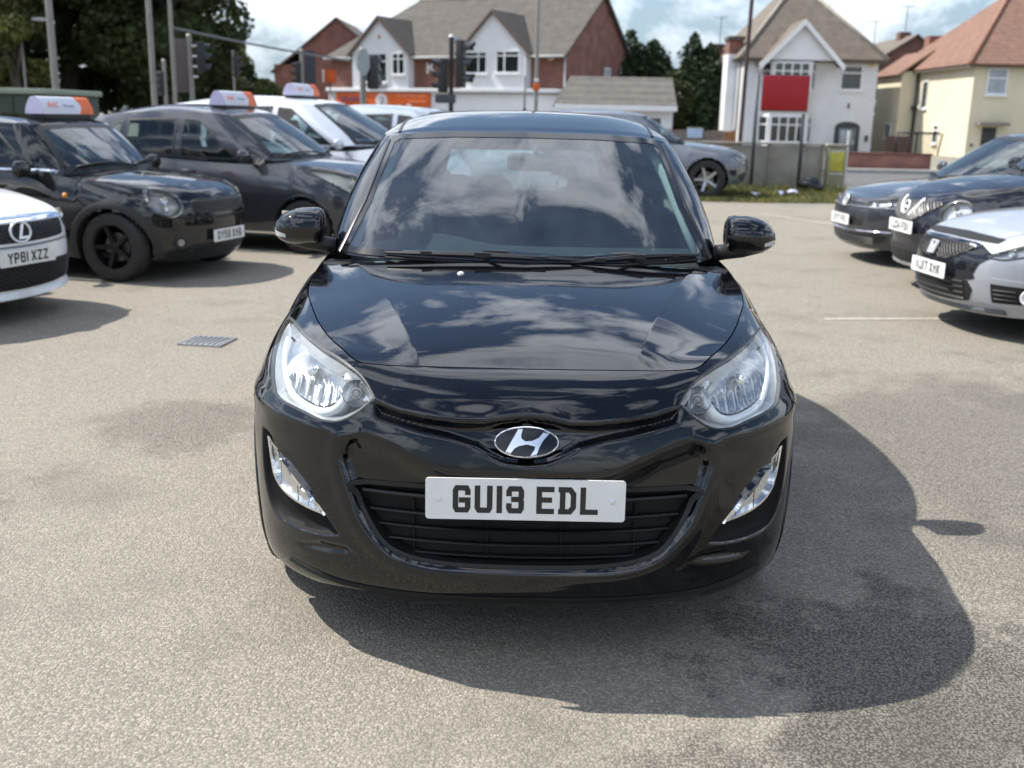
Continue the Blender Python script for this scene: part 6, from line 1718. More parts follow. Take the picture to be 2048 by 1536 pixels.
torus(e, (0, 0, 0), .07, .008, BADGEM, 'oval_ring', sx=1.3); disc(e, (0, .004, 0), .07, DULLBLACK, 'backing', sx=1.28, t=.004)
MB().prism([(-.03, -.05), (.06, -.05), (.075, -.032), (-.0, -.032), (.035, .055), (.012, .055)], 'y', -.008, .0).build('letter', BADGEM, e)
plate(lex.root, 'YP61 XZZ', (.02, -.022, .475))
mirrors(lex, .9, 1.6, 1.0, WHITEP); wipers2(lex, .93); lex.finish(WHITEP)

# ---- white hatch with black nose, right edge
CIVW = paint('frost_paint', (0.38, 0.40, 0.44), rough=.4, dust=.04, metal=.3)
S = mkspec(4.30, .885, .715, .24, 1.12, .90, [(1.6, .905, .96), (2.6, .915, .99), (3.8, .86, 1.06)], .70, (.55, 1.95, 1.40), [(.61, 2.15, 1.415), (.62, 2.9, 1.41), (.57, 3.6, 1.35)], (.52, 3.9, 1.30), (.60, 4.1, 1.05),
           bf=.9, nf=2.25, br=.45, zb=.17, zB=.54, roof_crown=.06, wsweep=.4, crown=.06, corner=.5, nose=[(.15, .16), (.19, .10), (.25, .04), (.33, .015), (.46, .0), (.56, .01), (.62, .04), (.70, .11)])
civ = make_car('parked_hatchback', 'white hatch with black nose panel and plate NJ17 XMK', (3.02, 5.3, 0), -84, S, CIVW, (.32, .205, 'spoke5', ALLOY, .92, 3.5),
    sidew=[[(1.75, 1.0), (2.5, 1.01), (2.5, 1.35), (2.2, 1.33)], [(2.58, 1.02), (3.2, 1.05), (3.15, 1.32), (2.58, 1.35)]], doors=[([(1.4, .3), (2.53, .28), (2.54, .98), (1.44, .95)], (2.4, .88))], arch=(.36, .02, None), track=.77)
NOSEB = paint('nose_black', (.006, .007, .012), rough=.3, dust=.02)
lamp(civ, [(.50, .595), (.56, .64), (.64, .685), (.72, .73), (.785, .755), (.80, .72), (.77, .665), (.70, .615), (.60, .58)], bowl=[(.62, .63, .035), (.7, .67, .035)])
n1 = panel(civ, 'nose_panel', sym([(0, .685), (.28, .68), (.42, .665), (.52, .62), (.53, .585), (.47, .54), (.44, .46), (.42, .42), (0, .40)]), NOSEB, off=.004, smooth=2)
gp_ = sym([(0, .665), (.28, .66), (.40, .645), (.30, .58), (.2, .54), (0, .53)])
g = panel(civ, 'upper_grille', gp_, MESHM, off=.009, smooth=1); meshgrid(civ, g, gp_, .035, .035, .003, BLACKPL, off=.014)
civ.strip('nose_lip', resample([(-.50, .70), (0, .71), (.50, .70)], .05, False), 'F', .03, DULLBLACK, off=.004, ht=.004)
g = panel(civ, 'lower_grille', sym([(0, .42), (.40, .41), (.41, .29), (.34, .26), (0, .245)]), MESHM, off=.006, smooth=2)
slats(civ, g, -.37, .37, (.28, .32, .36, .40), .013, BLACKPL, off=.008, ht=.01)
civ.strip('front_lip', resample([(-.6, .215), (-.3, .205), (0, .20), (.3, .205), (.6, .215)], .05, False), 'F', .034, mat('lip_grey', (.09, .10, .11), .35, var=.1), off=.006, ht=.014)
for sg in (-1, 1):
    P = [(.50*sg, .43), (.56*sg, .455), (.83*sg, .435), (.81*sg, .27), (.62*sg, .255), (.47*sg, .285)]
    q = panel(civ, 'fog_bezel', P, CIVW, off=.014, smooth=1, step=.03, rim=.02)
    P2 = [(.56*sg, .415), (.795*sg, .405), (.78*sg, .29), (.56*sg, .285)]
    fp = panel(civ, 'fog_recess', P2, DULLBLACK, off=.018, smooth=1, step=.03)
    slats(civ, fp, .575*sg, .68*sg, (.315, .345, .375), .012, BLACKPL, off=.02)
    l, nn = civ.hit('F', .725*sg, .345)
    e = linobj('fog_lamp', None, civ.root)
    torus(e, l+nn*.028, .045, .011, BADGEM, 'chrome_ring', rz=R(42*sg)); disc(e, l+nn*.02, .038, LAMPGREY, 'lens', rz=R(42*sg))
l, nn = civ.hit('F', 0, .60)
e = linobj('badge', None, civ.root); e.location = l+nn*.02; e.rotation_euler = (R(-22), 0, 0)
bbox('badge_plate', -.05, .05, -.004, .006, -.042, .042, mat('badge_dark', (.03, .03, .035), .2, var=.1), e, .003)
q = MB()
for P in ([(-.056, .048), (-.047, .048), (-.036, -.048), (-.045, -.048)], [(.056, .048), (.047, .048), (.036, -.048), (.045, -.048)], [(-.056, .05), (.056, .05), (.056, .041), (-.056, .041)], [(-.045, -.05), (.045, -.05), (.047, -.041), (-.047, -.041)],
          [(-.034, .036), (-.016, .036), (-.014, .008), (.014, .008), (.016, .036), (.034, .036), (.024, -.038), (.008, -.038), (.010, -.012), (-.010, -.012), (-.008, -.038), (-.024, -.038)]):
    q.prism(P, 'y', -.014, -.002)
q.build('letter', BADGEM, e)
plate(civ.root, 'NJ17 XMK', (0, -.03, .455))
mirrors(civ, .9, 1.55, 1.03, CIVW); wipers2(civ, .98); civ.finish(CIVW)

# ---- black crossover with round lamps low in the bumper
JUKB = paint('blue_black_paint', (.008, .009, .016), rough=.3, dust=.04)
S = mkspec(4.13, .88, .92, .24, 1.12, 1.08, [(1.6, .905, 1.03), (2.6, .915, 1.08), (3.7, .86, 1.16)], .70, (.55, 1.9, 1.49), [(.61, 2.1, 1.505), (.62, 2.8, 1.50), (.57, 3.5, 1.43)], (.52, 3.75, 1.38), (.60, 3.95, 1.15),
           bf=.9, nf=2.3, br=.45, zb=.22, zB=.64, roof_crown=.06, wsweep=.4, crown=.07, corner=.5, nose=[(.18, .16), (.22, .09), (.3, .03), (.4, .005), (.55, .0), (.64, .01), (.75, .05), (.88, .12)])
juk = make_car('parked_crossover', 'black crossover with round bumper lamps and chrome V grille', (3.42, 7.15, 0), -87, S, JUKB, (.335, .21, 'spoke5', ALLOY, .9, 3.43),
    sidew=[[(1.75, 1.09), (2.5, 1.11), (2.5, 1.44), (2.2, 1.42)], [(2.58, 1.12), (3.15, 1.17), (3.05, 1.40), (2.58, 1.435)]], doors=[([(1.4, .35), (2.53, .33), (2.54, 1.06), (1.44, 1.02)], (2.4, .95))], arch=(.385, .05, ARCHB, .012), track=.77)
lamp(juk, [(.575+.115*math.cos(a), .745+.115*math.sin(a)) for a in np.linspace(0, 2*math.pi, 15)[:-1]], bowl=[(.575, .745, .08)], back=.05)
lamp(juk, [(.52, .90), (.60, .95), (.70, .99), (.78, 1.01), (.79, .985), (.72, .935), (.62, .89)], name='upper_lamp', bowl=[], back=.03)
gp_ = sym([(0, .82), (.42, .83), (.46, .80), (.30, .70), (.16, .64), (0, .63)])
g = panel(juk, 'upper_grille', gp_, MESHM, off=.004, smooth=1); meshgrid(juk, g, gp_, .04, .04, .006, mat('mesh_grey', (.12, .12, .12), .3, var=.1), off=.01)
for sg in (-1, 1): juk.strip('chrome_v', resample([(.20*sg, .84), (.15*sg, .76), (.07*sg, .69)], .04, False), 'F', .035, BADGEM, off=.012, ht=.01)
l, nn = juk.hit('F', 0, .75)
e = linobj('badge', None, juk.root); e.location = l+nn*.02; e.rotation_euler = (R(-15), 0, 0)
torus(e, (0, 0, 0), .058, .01, BADGEM, 'ring'); bbox('bar', -.072, .072, -.01, .006, -.014, .014, BADGEM, e, .003)
panel(juk, 'lower_bumper', sym([(0, .42), (.5, .42), (.72, .40), (.70, .26), (.5, .235), (0, .225)]), ARCHB, off=.008, smooth=2)
g = panel(juk, 'lower_grille', sym([(0, .38), (.34, .38), (.40, .35), (.34, .27), (0, .265)]), DULLBLACK, off=.012, smooth=2)
juk.strip('skid_bar', resample([(-.42, .255), (0, .245), (.42, .255)], .05, False), 'F', .03, mat('skid_grey', (.3, .3, .3), .35, .5, var=.1), off=.014, ht=.015)
plate(juk.root, 'LC14 FDN', (0, -.02, .585)); mirrors(juk, .9, 1.5, 1.13, JUKB); wipers2(juk, 1.07); juk.finish(JUKB)

# ---- dark grey hatch beyond it
GOLF = paint('iron_paint', (.05, .055, .065), rough=.3, dust=.04, metal=.5)
S = mkspec(4.26, .895, .735, .17, 1.12, .90, [(1.6, .905, .93), (2.6, .915, .955), (3.9, .86, 1.0)], .69, (.55, 1.95, 1.365), [(.61, 2.15, 1.38), (.62, 2.9, 1.385), (.58, 3.7, 1.33)], (.54, 3.95, 1.30), (.62, 4.15, 1.0),
           bf=.9, nf=2.6, br=.45, zb=.17, roof_crown=.06, wsweep=.36, crown=.05, corner=.55)
gol = make_car('parked_hatchback', 'dark grey low hatch farthest of the cars parked on the right', (3.47, 9.2, 0), -86, S, GOLF, (.32, .205, 'spoke5', ALLOY, .88, 3.51),
    sidew=[[(1.75, .98), (2.5, .985), (2.5, 1.33), (2.2, 1.31)], [(2.58, .99), (3.3, 1.01), (3.25, 1.31), (2.58, 1.335)]], doors=[([(1.4, .3), (2.53, .28), (2.54, .95), (1.44, .93)], (2.4, .84))], arch=(.36, .02, None), track=.78)
lamp(gol, [(.40, .635), (.44, .69), (.55, .71), (.68, .735), (.77, .745), (.79, .70), (.74, .645), (.6, .62), (.48, .615)], bowl=[(.52, .665, .035), (.66, .68, .035)], inner=mat('lamp_smoke', (.38, .39, .40), .25, .4, var=.1))
g = panel(gol, 'upper_grille', sym([(0, .70), (.42, .69), (.40, .635), (0, .62)]), MESHM, off=.003, smooth=2)
slats(gol, g, -.4, .4, (.66,), .012, BLACKPL); gol.strip('chrome_line', resample([(-.74, .628), (-.4, .622), (0, .612), (.4, .622), (.74, .628)], .05, False), 'F', .012, CHROME, off=.008, ht=.004)
panel(gol, 'mid_grille', sym([(0, .50), (.36, .50), (.42, .42), (0, .41)]), MESHM, off=.003, smooth=2)
g = panel(gol, 'lower_grille', sym([(0, .33), (.6, .34), (.68, .30), (.55, .235), (0, .215)]), MESHM, off=.003, smooth=2)
slats(gol, g, -.56, .56, (.245, .27, .295), .01, BLACKPL); gol.strip('chrome_line', resample([(-.72, .375), (-.4, .365), (0, .36), (.4, .365), (.72, .375)], .05, False), 'F', .016, CHROME, off=.008, ht=.006)
l, nn = gol.hit('F', 0, .66)
e = linobj('badge', None, gol.root); e.location = l+nn*.014; e.rotation_euler = (R(-15), 0, 0)
disc(e, (0, .004, 0), .062, DULLBLACK, 'backing', t=.005); torus(e, (0, 0, 0), .062, .006, BADGEM, 'ring')
q = MB()
for P in ([(-.03, .052), (-.018, .055), (0, .018), (.018, .055), (.03, .052), (.004, -.0), (-.004, 0)], [(-.055, .02), (-.045, .03), (-.022, -.03), (-.004, .004), (.004, .004), (.022, -.03), (.045, .03), (.055, .02), (.026, -.052), (.016, -.052), (0, -.018), (-.016, -.052), (-.026, -.052)]):
    q.prism(P, 'y', -.008, .0)
q.build('letters', BADGEM, e)
plate(gol.root, 'EY17 FPL', (0, -.03, .465)); mirrors(gol, .91, 1.55, 1.0, GOLF); wipers2(gol, .94); gol.finish(GOLF)

SUVP = paint('steel_silver_paint', (0.17, 0.185, 0.21), rough=.4, dust=.06, metal=.5)
# ---- silver off-roader by the wall, seen from its side
S = mkspec(4.78, .955, .88, .16, 1.35, 1.07, [(1.8, .905, 1.04), (2.9, .915, 1.07), (4.2, .88, 1.12)], .74, (.60, 2.2, 1.55), [(.67, 2.4, 1.57), (.68, 3.1, 1.585), (.65, 4.1, 1.55)], (.60, 4.4, 1.51), (.66, 4.6, 1.12),
           bf=.85, nf=2.7, br=.45, zb=.27, zB=.66, roof_crown=.06, wsweep=.4, crown=.06, corner=.58, nose=[(.22, .2), (.27, .12), (.35, .05), (.5, .01), (.65, .0), (.75, .01), (.80, .03), (.86, .10)])
suv = make_car('parked_off_roader', 'silver off-roader parked before the concrete wall behind the black hatchback', (4.28, 18.9, 0), 88, S, SUVP, (.37, .25, 'spoke5', ALLOY, .88, 3.8),
    sidew=[[(2.0, 1.10), (2.75, 1.11), (2.75, 1.46), (2.4, 1.44)], [(2.83, 1.11), (3.6, 1.13), (3.6, 1.475), (2.83, 1.47)], [(3.68, 1.14), (4.2, 1.17), (4.1, 1.43), (3.68, 1.47)]], doors=[([(1.5, .45), (2.78, .42), (2.79, 1.06), (1.54, 1.01)], (2.6, .95)), ([(2.8, .42), (3.35, .42), (3.45, .75), (3.62, .86), (3.64, 1.09), (2.8, 1.07)], (3.5, .98))], arch=(.43, .03, None), track=.82, res=.04)
lamp(suv, [(.50, .71), (.58, .77), (.70, .82), (.80, .84), (.84, .80), (.80, .71), (.70, .66), (.56, .65)], bowl=[(.7, .745, .055)], inner=mat('lamp_white', (.7, .72, .72), .3, .2, var=.05))
panel(suv, 'grille', sym([(0, .80), (.42, .80), (.44, .66), (0, .64)]), MESHM); panel(suv, 'lower_grille', sym([(0, .5), (.7, .5), (.68, .36), (0, .34)]), MESHM)
for pr in 'RL': suv.patch('bumper_vent', [(.30, .45), (.55, .47), (.52, .56), (.30, .56)], pr, DULLBLACK, off=.006, step=.05)
plate(suv.root, '', (0, -.02, .58)); mirrors(suv, .97, 1.8, 1.22, SUVP); wipers2(suv, 1.15); suv.finish(SUVP)

# ---- dark car waiting on the road beyond, only its roof shows
S = mkspec(4.5, .89, .74, .17, 1.2, .92, [(1.7, .905, .92), (2.8, .915, .94), (3.9, .87, .98)], .69, (.55, 2.0, 1.36), [(.61, 2.2, 1.375), (.62, 2.9, 1.38), (.58, 3.6, 1.33)], (.54, 3.8, 1.30), (.64, 4.1, 1.0), bf=.85, br=.5, wsweep=.36)
far = make_car('dark_saloon', 'dark saloon on the road in front of the orange shop sign', (-1.4, 21.6, 0), 90, S, GREYP, (.32, .2, 'spoke5', ALLOY, .9, 3.6),
    sidew=[[(1.8, .97), (2.6, .975), (2.6, 1.31), (2.3, 1.30)], [(2.68, .975), (3.5, 1.0), (3.4, 1.30), (2.68, 1.32)]], doors=[([(1.5, .3), (2.63, .28), (2.64, .94), (1.54, .92)], (2.5, .85))], arch=(.36, .02, None), track=.77, res=.045, group=None)
lamp(far, [(.42, .66), (.52, .72), (.70, .75), (.77, .72), (.7, .66), (.55, .63)], bowl=[(.6, .69, .04)])
panel(far, 'grille', sym([(0, .66), (.36, .66), (.34, .56), (0, .54)]), MESHM)
mirrors(far, .9, 1.6, 1.0, GREYP); far.finish(GREYP)

# ------------------------------------------------------------------ street furniture
GALV = mat('galvanised_pole', (0.25, 0.24, 0.215), .5, .35, var=.12, vscale=3)
def pole(x, y, h, r, lab, m=None, arm=None, lean=0.0, name='street_lamp', cat='street lamp'):
    t = thing(name, lab, cat, (x, y, 0)); m = m or GALV
    MB().tube([(0, 0, 0), (0, 0, 1.2), (lean*.3, 0, h*.5), (lean, 0, h)], [r*1.2, r*1.05, r, r*.7], 12).build('column', m, t, True)
    MB().tube([(0, 0, -.02), (0, 0, .9)], [r*1.75, r*1.7], 12).build('base_sleeve', m, t, True, 40)
    if arm:
        MB().tube([(lean, 0, h-.05), (lean+arm*.5, 0, h+.12), (lean+arm, 0, h+.1)], r*.5, 8).build('arm', m, t, True)
        bbox('lantern', min(lean+arm, lean+arm*1.0+.5*np.sign(arm)), max(lean+arm, lean+arm+.5*np.sign(arm)), -.11, .11, h+.03, h+.15, mat('lantern_grey', (.4, .4, .4), .5, var=.1), t, .03)
    return t
pole(-12.82, 26.0, 8.0, .088, 'thick grey lamp column in front of the trees, leftmost of three', arm=-1.2)
pole(-10.18, 26.0, 8.5, .075, 'grey lamp column left of the slimmer column before the trees', arm=1.2)
pole(-9.72, 26.3, 9.0, .055, 'slim grey lamp column beside the brown signal board')
pole(.03, 30.0, 8.5, .055, 'grey lamp column rising before the shop front', arm=-1.2)
pole(-19.6, 38.5, 4.6, .05, 'small far lamp post with short arm at the left edge', arm=.5)
pole(5.12, 24.0, 8.0, .05, 'dark brown pole beside the white house', m=mat('brown_pole', (.06, .03, .03), .6, var=.15), lean=.12, name='utility_pole', cat='pole')
ps = thing('small_post_sign', 'small orange and white sign strapped to the lamp column', 'sign', (.03, 29.85, 2.1)); bbox('disc_plate', -.1, .1, -.02, .02, .15, .36, mat('orange_sign', (0.66, 0.115, 0.012), .5), ps, .02); bbox('white_plate', -.07, .07, -.02, .02, .40, .5, SW, ps, .01); bbox('bracket', -.02, .02, .022, .09, .1, .5, POSTM, ps)
BLK = mat('signal_black', (.014, .015, .017), .5, var=.15)
HOODW = mat('hood_shine', (.03, .031, .034), .3, var=.1)
def head(parent, x, z, face, n=3, w=.26, h=.8, yo=0.0):
    """three-light head turned so its lenses look towards angle face (0 = camera)"""
    e = linobj('signal_head', None, parent); e.location = (x, yo, z); e.rotation_euler = (0, 0, face)
    bbox('case', -w/2, w/2, -.08, .10, -h/2, h/2, BLK, e, .03)
    for i in range(n):
        zz = h/2-(i+.5)*h/n; r = h/n*.34
        MB().lathe([(0, .0), (r, .0)], 16, Matrix.Translation((0, -.085, zz)) @ Matrix.Rotation(R(90), 4, 'X')).build('lens', mat('signal_lens_'+'ragr'[i], ((.12, .01, .01), (.14, .07, .01), (.01, .09, .05), (.1, .1, .1))[i], .2, var=.1), e)
        v, f = [], []
        for k in range(13):
            a = math.pi*(-.12+1.24*k/12)
            for d_ in (-.08, -.08-r*(1.9 if 2 < k < 10 else 1.4)): v.append((r*1.12*math.cos(a), d_, zz+r*1.12*math.sin(a)))
        for k in range(12): f.append((2*k, 2*k+2, 2*k+3, 2*k+1))
        mesh('hood', v, f, HOODW, e, True)
def signal(x, y, h, r, lab, heads, m=None, extra=None):
    t = thing('traffic_signal', lab, 'traffic light', (x, y, 0), 0, 'traffic signals at the junction')
    MB().tube([(0, 0, 0), (0, 0, h)], r, 12).build('pole', m or GALV, t, True, 60)
    MB().lathe([(0, .05), (r*.7, .04), (r*1.1, 0)], 12, Matrix.Translation((0, 0, h))).build('pole_cap', m or GALV, t, True)
    for a in heads: head(t, *a)
    return t
t = signal(-4.26, 24.0, 3.0, .075, 'grey-poled traffic signal with an octagonal back plate before the shop sign', [(.26, 2.48, R(150), 3, .26, .82)])
oc = [(.16*math.cos(a)*1.05+.04, 2.70+.34*math.sin(a)) for a in np.linspace(R(22.5), R(382.5), 9)[:-1]]
MB().prism(oc, 'y', -.10, -.077).build('back_plate', mat('plate_grey', (.30, .34, .34), .5, .2, var=.08), t)
t = signal(-1.84, 21.0, 3.1, .05, 'black-poled traffic signal with two heads in front of the shop', [(.22, 2.57, R(75), 3, .24, 1.0), (-.19, 2.32, R(-70), 3, .24, .72)], m=BLK)
bbox('control_box', -.34, .1, -.16, .1, 1.74, 1.93, mat('box_dark', (.05, .055, .06), .5, var=.1), t, .02); MB().lathe([(0, .06), (.05, .04), (.055, 0)], 12, Matrix.Translation((0, 0, 3.12))).build('sensor', SW, t, True); bbox('sensor_arm', .05, .2, -.04, .04, 3.0, 3.12, mat('plate_grey', (.30, .34, .34), .5, .2), t, .01)
t = signal(-9.48, 27.0, 3.45, .07, 'traffic signal with a tall brown board before the trees', [(.30, 2.88, R(120), 3, .28, .82)])
bbox('board', -.45, -.08, -.03, .03, 1.95, 3.36, mat('brown_board', (.10, .075, .075), .6, var=.15), t, .01)
for k in range(4): bbox('bracket', .075, .2, -.06, -.02, 2.35+.27*k, 2.40+.27*k, SW, t)
t = signal(-11.95, 32.0, 3.0, .06, 'small far traffic signal with pale hoods among the lamp columns', [(-.12, 2.3, R(-35), 3, .26, .75)])
t = signal(-7.93, 34.0, 3.5, .07, 'traffic signal with a tall dark board before the brick house', [(-.12, 2.75, R(-60), 3, .22, .75)])
bbox('board', .09, .47, -.03, .03, 1.6, 3.5, mat('dark_board', (.03, .028, .035), .6, var=.15), t, .01)
t = signal(-11.95, 40.0, 3.75, .05, 'thin far traffic signal post in front of the hedge', [(.1, 3.2, R(100), 3, .26, .8)])
cb_ = MB().tube([(-9.72+.0*k, 26.3, 3.6) if k == 0 else (-9.72+3.5*k/8, 26.3+.9*k, 3.6-.42*k/8-.05*math.sin(math.pi*k/8)) for k in range(9)], .035, 6).build('overhead_cable', mat('cable_grey', (.16, .17, .18), .6, var=.1)); tag(cb_, 'overhead cable crossing the sky left of the brick house', 'cable')
tp = thing('marker_post', 'thin dark marker post before the shop', 'post', (-.33, 32.0, 0)); MB().tube([(0, 0, 0), (0, 0, 2.75)], .025, 8).build('stem', BLK, tp, True); bbox('collar', -.05, .05, -.05, .05, 1.4, 1.75, BLK, tp, .01)
gs = thing('green_cabin', 'dark green site cabin at the left edge behind the black hatch', 'cabin', (-12.0, 16.3, 0))
bbox('body', 0, 3.3, 0, 2.4, .02, 1.70, mat('dark_green_sheet', (.025, .045, .03), .6, var=.15, vscale=2), gs, .02); bbox('roof', -.06, 3.36, -.06, 2.46, 1.702, 1.80, mat('pale_green_edge', (.22, .26, .2), .6, var=.1), gs, .02)
for i in range(10): bbox('rib', .15+i*.32, .19+i*.32, -.025, -.001, .05, 1.66, mat('dark_green_sheet', (.025, .045, .03), .6), gs)

# ------------------------------------------------------------------ roof signs
RS_W = mat('roof_sign_white', (0.66, 0.68, 0.74), .35, var=.03); RS_L = mat('roof_sign_lilac', (.62, .56, .74), .4, var=.1, vscale=5); RS_O = mat('roof_sign_orange', (0.78, 0.14, 0.015), .4, var=.05)
def text_mesh(parent, body, size, m, loc, rot, name):
    cu = bpy.data.curves.new(name, 'FONT'); cu.body = body; cu.size = size; cu.extrude = .001; cu.align_x = 'LEFT'
    o = bpy.data.objects.new(name, cu); COL.objects.link(o)
    dg = bpy.context.evaluated_depsgraph_get(); me = bpy.data.meshes.new_from_object(o.evaluated_get(dg))
    COL.objects.unlink(o); bpy.data.objects.remove(o)
    me.materials.clear(); me.materials.append(m)
    q = linobj(name, me, parent); q.location = loc; q.rotation_euler = rot
    return q
def roof_sign(car, ly, lab, z, wd=.92):
    c = car
    root = car.root
    M = Matrix.Translation(root.location) @ Matrix.Rotation(root.rotation_euler.z, 4, 'Z')
    base = M @ Vector((0, ly, z))
    t = thing('roof_sign', lab, 'roof sign', base, root.rotation_euler.z, 'warranty signs on the car roofs'); t.scale = (.76, .76, .74)
    # section: sloping, slightly bulging front and back meeting in a rounded top
    sec = []
    for k in range(9): u = k/8; sec.append((-.135+.085*u-.02*math.sin(math.pi*u), .03+.20*u))
    for k in range(1, 5): a = math.pi-math.pi*k/5; sec.append((.05*math.cos(a), .23+.012*math.sin(a)))
    for k in range(9): u = 1-k/8; sec.append((.135-.085*u+.02*math.sin(math.pi*u), .03+.20*u))
    def body(nm, x0, x1, m, x0b=None, x1b=None):
        n = len(sec); v = []; f = []
        for xx, s_ in ((x0, 0), (x1, 1)):
            for (y, zz) in sec:
                sl = .05*(1-abs((zz-.13)/.1))*(1 if s_ and nm == 'box' else 0)
                sl2 = .05*(1-abs((zz-.13)/.1))*(1 if (not s_) and nm == 'end_block' else 0)
                v.append((xx+(-sl if s_ else 0)*-1*0 + (sl if nm == 'box' and s_ else 0) + (sl2 if nm == 'end_block' and not s_ else 0), y, zz))
        for i in range(n-1): f.append((i, i+1, n+i+1, n+i))
        f.append((n-1, 0, n, 2*n-1)); f.append(tuple(range(n))[::-1]); f.append(tuple(range(n, 2*n)))
        o = mesh(nm, v, f, m, t, True, 30); return o
    body('box', -wd/2, wd/2-.26, RS_W); body('end_block', wd/2-.258, wd/2, RS_O)
    n = len(sec); mesh('end_cap', [(-wd/2-.004, y*.97, .03+(zz-.03)*.97) for y, zz in sec], [tuple(range(n))[::-1]], RS_L, t, False)
    bbox('foot_plate', -wd/2+.04, wd/2-.04, -.12, .12, -.035, .028, BLK, t, .012)
    rx = R(90)-math.atan2(.085, .20)
    text_mesh(t, 'RAC', .10, mat('sign_text_orange', (.75, .15, .03), .5, var=.05), (-.36, -.137, .115), (rx, 0, 0), 'lettering')
    text_mesh(t, 'Warranty', .052, mat('sign_text_grey', (.12, .13, .2), .5, var=.05), (-.10, -.136, .12), (rx, 0, 0), 'lettering')
    return t
roof_sign(mini, 1.73, 'white and orange RAC sign on the black round-lamp hatch', 1.405)
roof_sign(yar, 2.0, 'white and orange RAC sign on the dark grey hatch', 1.525)
sc_ = type('o', (), {})(); sc_.root = [o for o in bpy.data.objects if o.get('label', '').startswith('pale silver tall')][0]
roof_sign(sc_, 2.45, 'white and orange RAC sign on the pale silver hatch', 1.685)

# ------------------------------------------------------------------ trees
BARK = mat('bark', (0.10, 0.085, 0.07), .95, var=.3, vscale=5, bump=.5, bscale=20)
def tree(name, lab, loc, h, rad, n_leaf, lm, seed, trunk_h=.3, leaf=.2, blobs=26, flat=1.0, conifer=False, cz=.6, group='trees behind the forecourt'):
    rg = np.random.default_rng(seed)
    t = thing(name, lab, 'tree', loc, 0, group)
    if conifer:
        MB().tube([(0, 0, 0), (0, 0, h*.9)], [.2, .04], 8).build('trunk', BARK, t, True)
        k = rg.integers(0, 3, n_leaf); ox = np.array([0, .55, -.5])[k]*rad*.6; oy = np.array([0, .2, -.3])[k]*rad; hk = h*np.array([1, .86, .78])[k]
        z = hk*(1-rg.uniform(0, 1, n_leaf)**.62)*.99
        a = rg.uniform(0, 2*np.pi, n_leaf); lob = 1+.3*np.sin(a*3+seed+z*1.3)+.25*np.sin(z*5.1+a*2+k)
        r_ = rad*np.clip(1-(z/hk)**2.8, .03, 1)**.8*np.sqrt(rg.uniform(.25, 1.25, n_leaf))*lob*.85
        P = np.column_stack([ox*(1-z/hk*.3)+r_*np.cos(a), oy+r_*np.sin(a), z])
    else:
        q = MB(); cz = h*cz
        q.tube([(0, 0, 0), (.1, 0, h*.25), (-.05, .1, h*.5), (0, 0, h*.8)], [.32*h/9, .26*h/9, .18*h/9, .05], 10)
        cs = []
        for k in range(blobs):
            d = rg.normal(size=3); d /= np.linalg.norm(d); rr = rg.uniform(.35, .95)
            c = np.array([d[0]*rad*rr, d[1]*rad*rr, cz+d[2]*h*.40*rr*flat]); cs.append((c, rad*rg.uniform(.26, .44)))
            if k % 2 == 0: q.tube([(0, 0, h*rg.uniform(.25, .5)), tuple(c*.5+np.array([0, 0, h*.22])), tuple(c)], [.09, .06, .02], 6)
        q.build('trunk', BARK, t, True)
        w = np.array([c[1]**2 for c in cs]); w /= w.sum(); idx = rg.choice(len(cs), n_leaf, p=w)
        d = rg.normal(size=(n_leaf, 3)); d /= np.linalg.norm(d, axis=1)[:, None]
        P = np.array([cs[i][0] for i in idx])+d*(np.array([cs[i][1] for i in idx])*rg.uniform(.45, 1.12, n_leaf)**.6)[:, None]*np.array([1, 1, .8])
    e1 = rg.normal(size=(n_leaf, 3)); e1 /= np.linalg.norm(e1, axis=1)[:, None]
    e2 = np.cross(e1, rg.normal(size=(n_leaf, 3))); e2 /= np.linalg.norm(e2, axis=1)[:, None]
    s_ = leaf*rg.uniform(.6, 1.25, n_leaf)[:, None]
    Vv = np.stack([P-e1*s_, P+e2*s_*.55, P+e1*s_, P-e2*s_*.55], 1).reshape(-1, 3)
    me = bpy.data.meshes.new('crown'); me.vertices.add(len(Vv)); me.vertices.foreach_set('co', Vv.ravel())
    me.loops.add(len(Vv)); me.loops.foreach_set('vertex_index', np.arange(len(Vv)))
    me.polygons.add(n_leaf); me.polygons.foreach_set('loop_start', np.arange(0, len(Vv), 4)); me.polygons.foreach_set('loop_total', np.full(n_leaf, 4))
    me.materials.append(lm); me.update(); me.validate()
    linobj('crown', me, t)
    return t
LF1 = leafmat('leaf_dark', (0.052, 0.072, 0.027), .45, .5); LF2 = leafmat('leaf_mid', (0.07, 0.085, 0.026), .5, .6); LF3 = leafmat('leaf_conifer', (0.030, 0.052, 0.024), .4, .8, .1); LF4 = leafmat('leaf_light', (0.10, 0.115, 0.04), .4, .8)
tree('broadleaf_tree', 'tall dark tree behind the lamp columns, right end of the tree row', (-15.9, 44.0, 0), 13.0, 4.2, 24000, LF1, 3, leaf=.17)
tree('broadleaf_tree', 'large dark tree behind the thick lamp column', (-21.2, 46.0, 0), 14.0, 5.6, 32000, LF1, 5, leaf=.19)
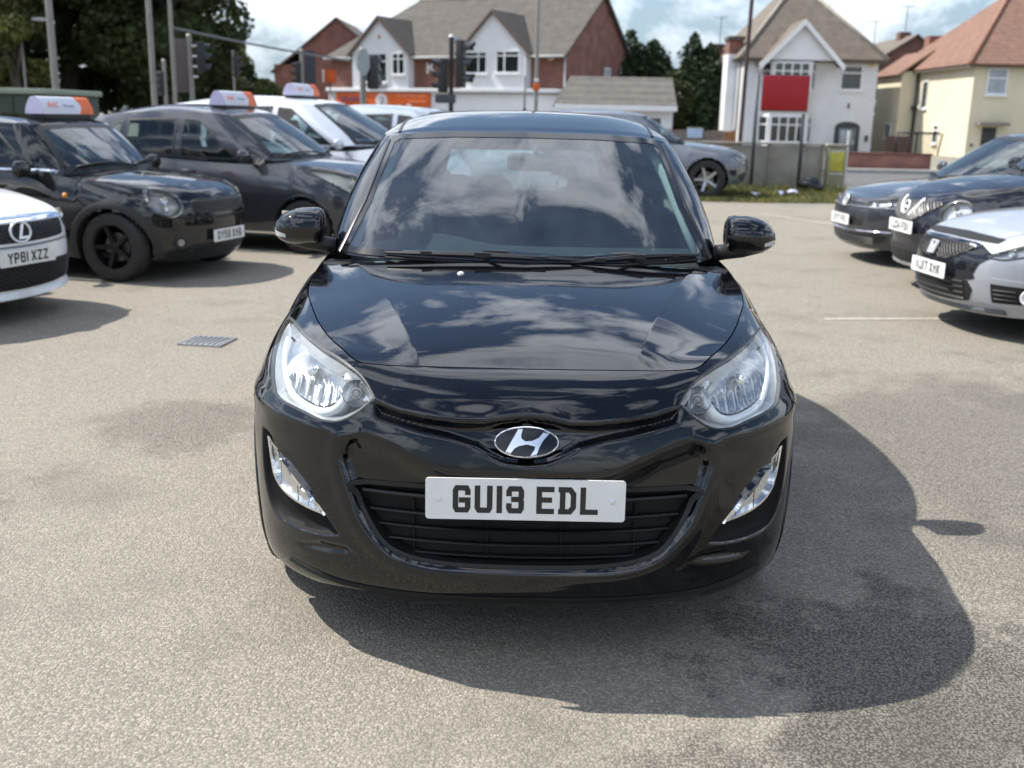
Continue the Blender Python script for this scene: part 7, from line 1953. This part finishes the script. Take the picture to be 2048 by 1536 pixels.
tree('broadleaf_tree', 'dark tree at the left edge of the photo', (-27.0, 45.0, 0), 13.0, 5.6, 24000, LF1, 8, leaf=.2)
tree('broadleaf_tree', 'dense dark tree filling the gap between the two tall trees', (-18.6, 48.0, 0), 9.0, 3.6, 26000, LF1, 31, leaf=.18, cz=.5)
tree('broadleaf_tree', 'dense dark tree low behind the green cabin', (-24.5, 43.0, 0), 9.5, 3.6, 26000, LF1, 33, leaf=.18, cz=.5)
tree('broadleaf_tree', 'low dark tree behind the small far lamp post', (-22.3, 42.0, 0), 7.2, 3.0, 18000, LF1, 35, leaf=.17, cz=.5)
tree('broadleaf_tree', 'yellow-green small tree before the large dark tree', (-20.2, 39.0, 0), 6.2, 1.7, 6000, LF4, 9, leaf=.13, blobs=14)
tree('broadleaf_tree', 'lower green tree beside the sky gap left of the brick house', (-17.4, 52.0, 0), 5.8, 2.6, 12000, LF2, 12, leaf=.16)
tree('hedge_bush', 'dark bush tailing off left of the brick house', (-18.3, 62.0, 0), 5.0, 2.0, 8000, LF1, 14, leaf=.16)
tree('hedge_bush', 'low dark bush at the foot of the brick house', (-16.6, 60.0, 0), 3.4, 1.6, 6000, LF1, 15, leaf=.14)
for (lab, lc, h_, r_, sd, nl) in (('dark conifer nearest the shop gable', (5.7, 63.0, 0), 6.7, 1.7, 21, 17000), ('dark conifer in the middle of the group by the white house', (7.2, 64.0, 0), 6.3, 1.8, 22, 17000), ('tall dark conifer beside the white house wall', (9.3, 61.5, 0), 6.5, 1.25, 23, 16000), ('low dark conifer right against the white house', (10.2, 61.0, 0), 5.9, 1.3, 24, 15000)):
    tree('conifer', lab, lc, h_, r_, nl, LF3, sd, leaf=.16, conifer=True)
tree('broadleaf_tree', 'olive bush between the shop gable and the conifers', (6.1, 60.0, 0), 4.4, 1.3, 6000, LF2, 25, leaf=.13, blobs=14)
tree('broadleaf_tree', 'dark green bush behind the garage', (7.8, 59.5, 0), 4.2, 1.7, 9000, LF1, 26, leaf=.14, blobs=18)
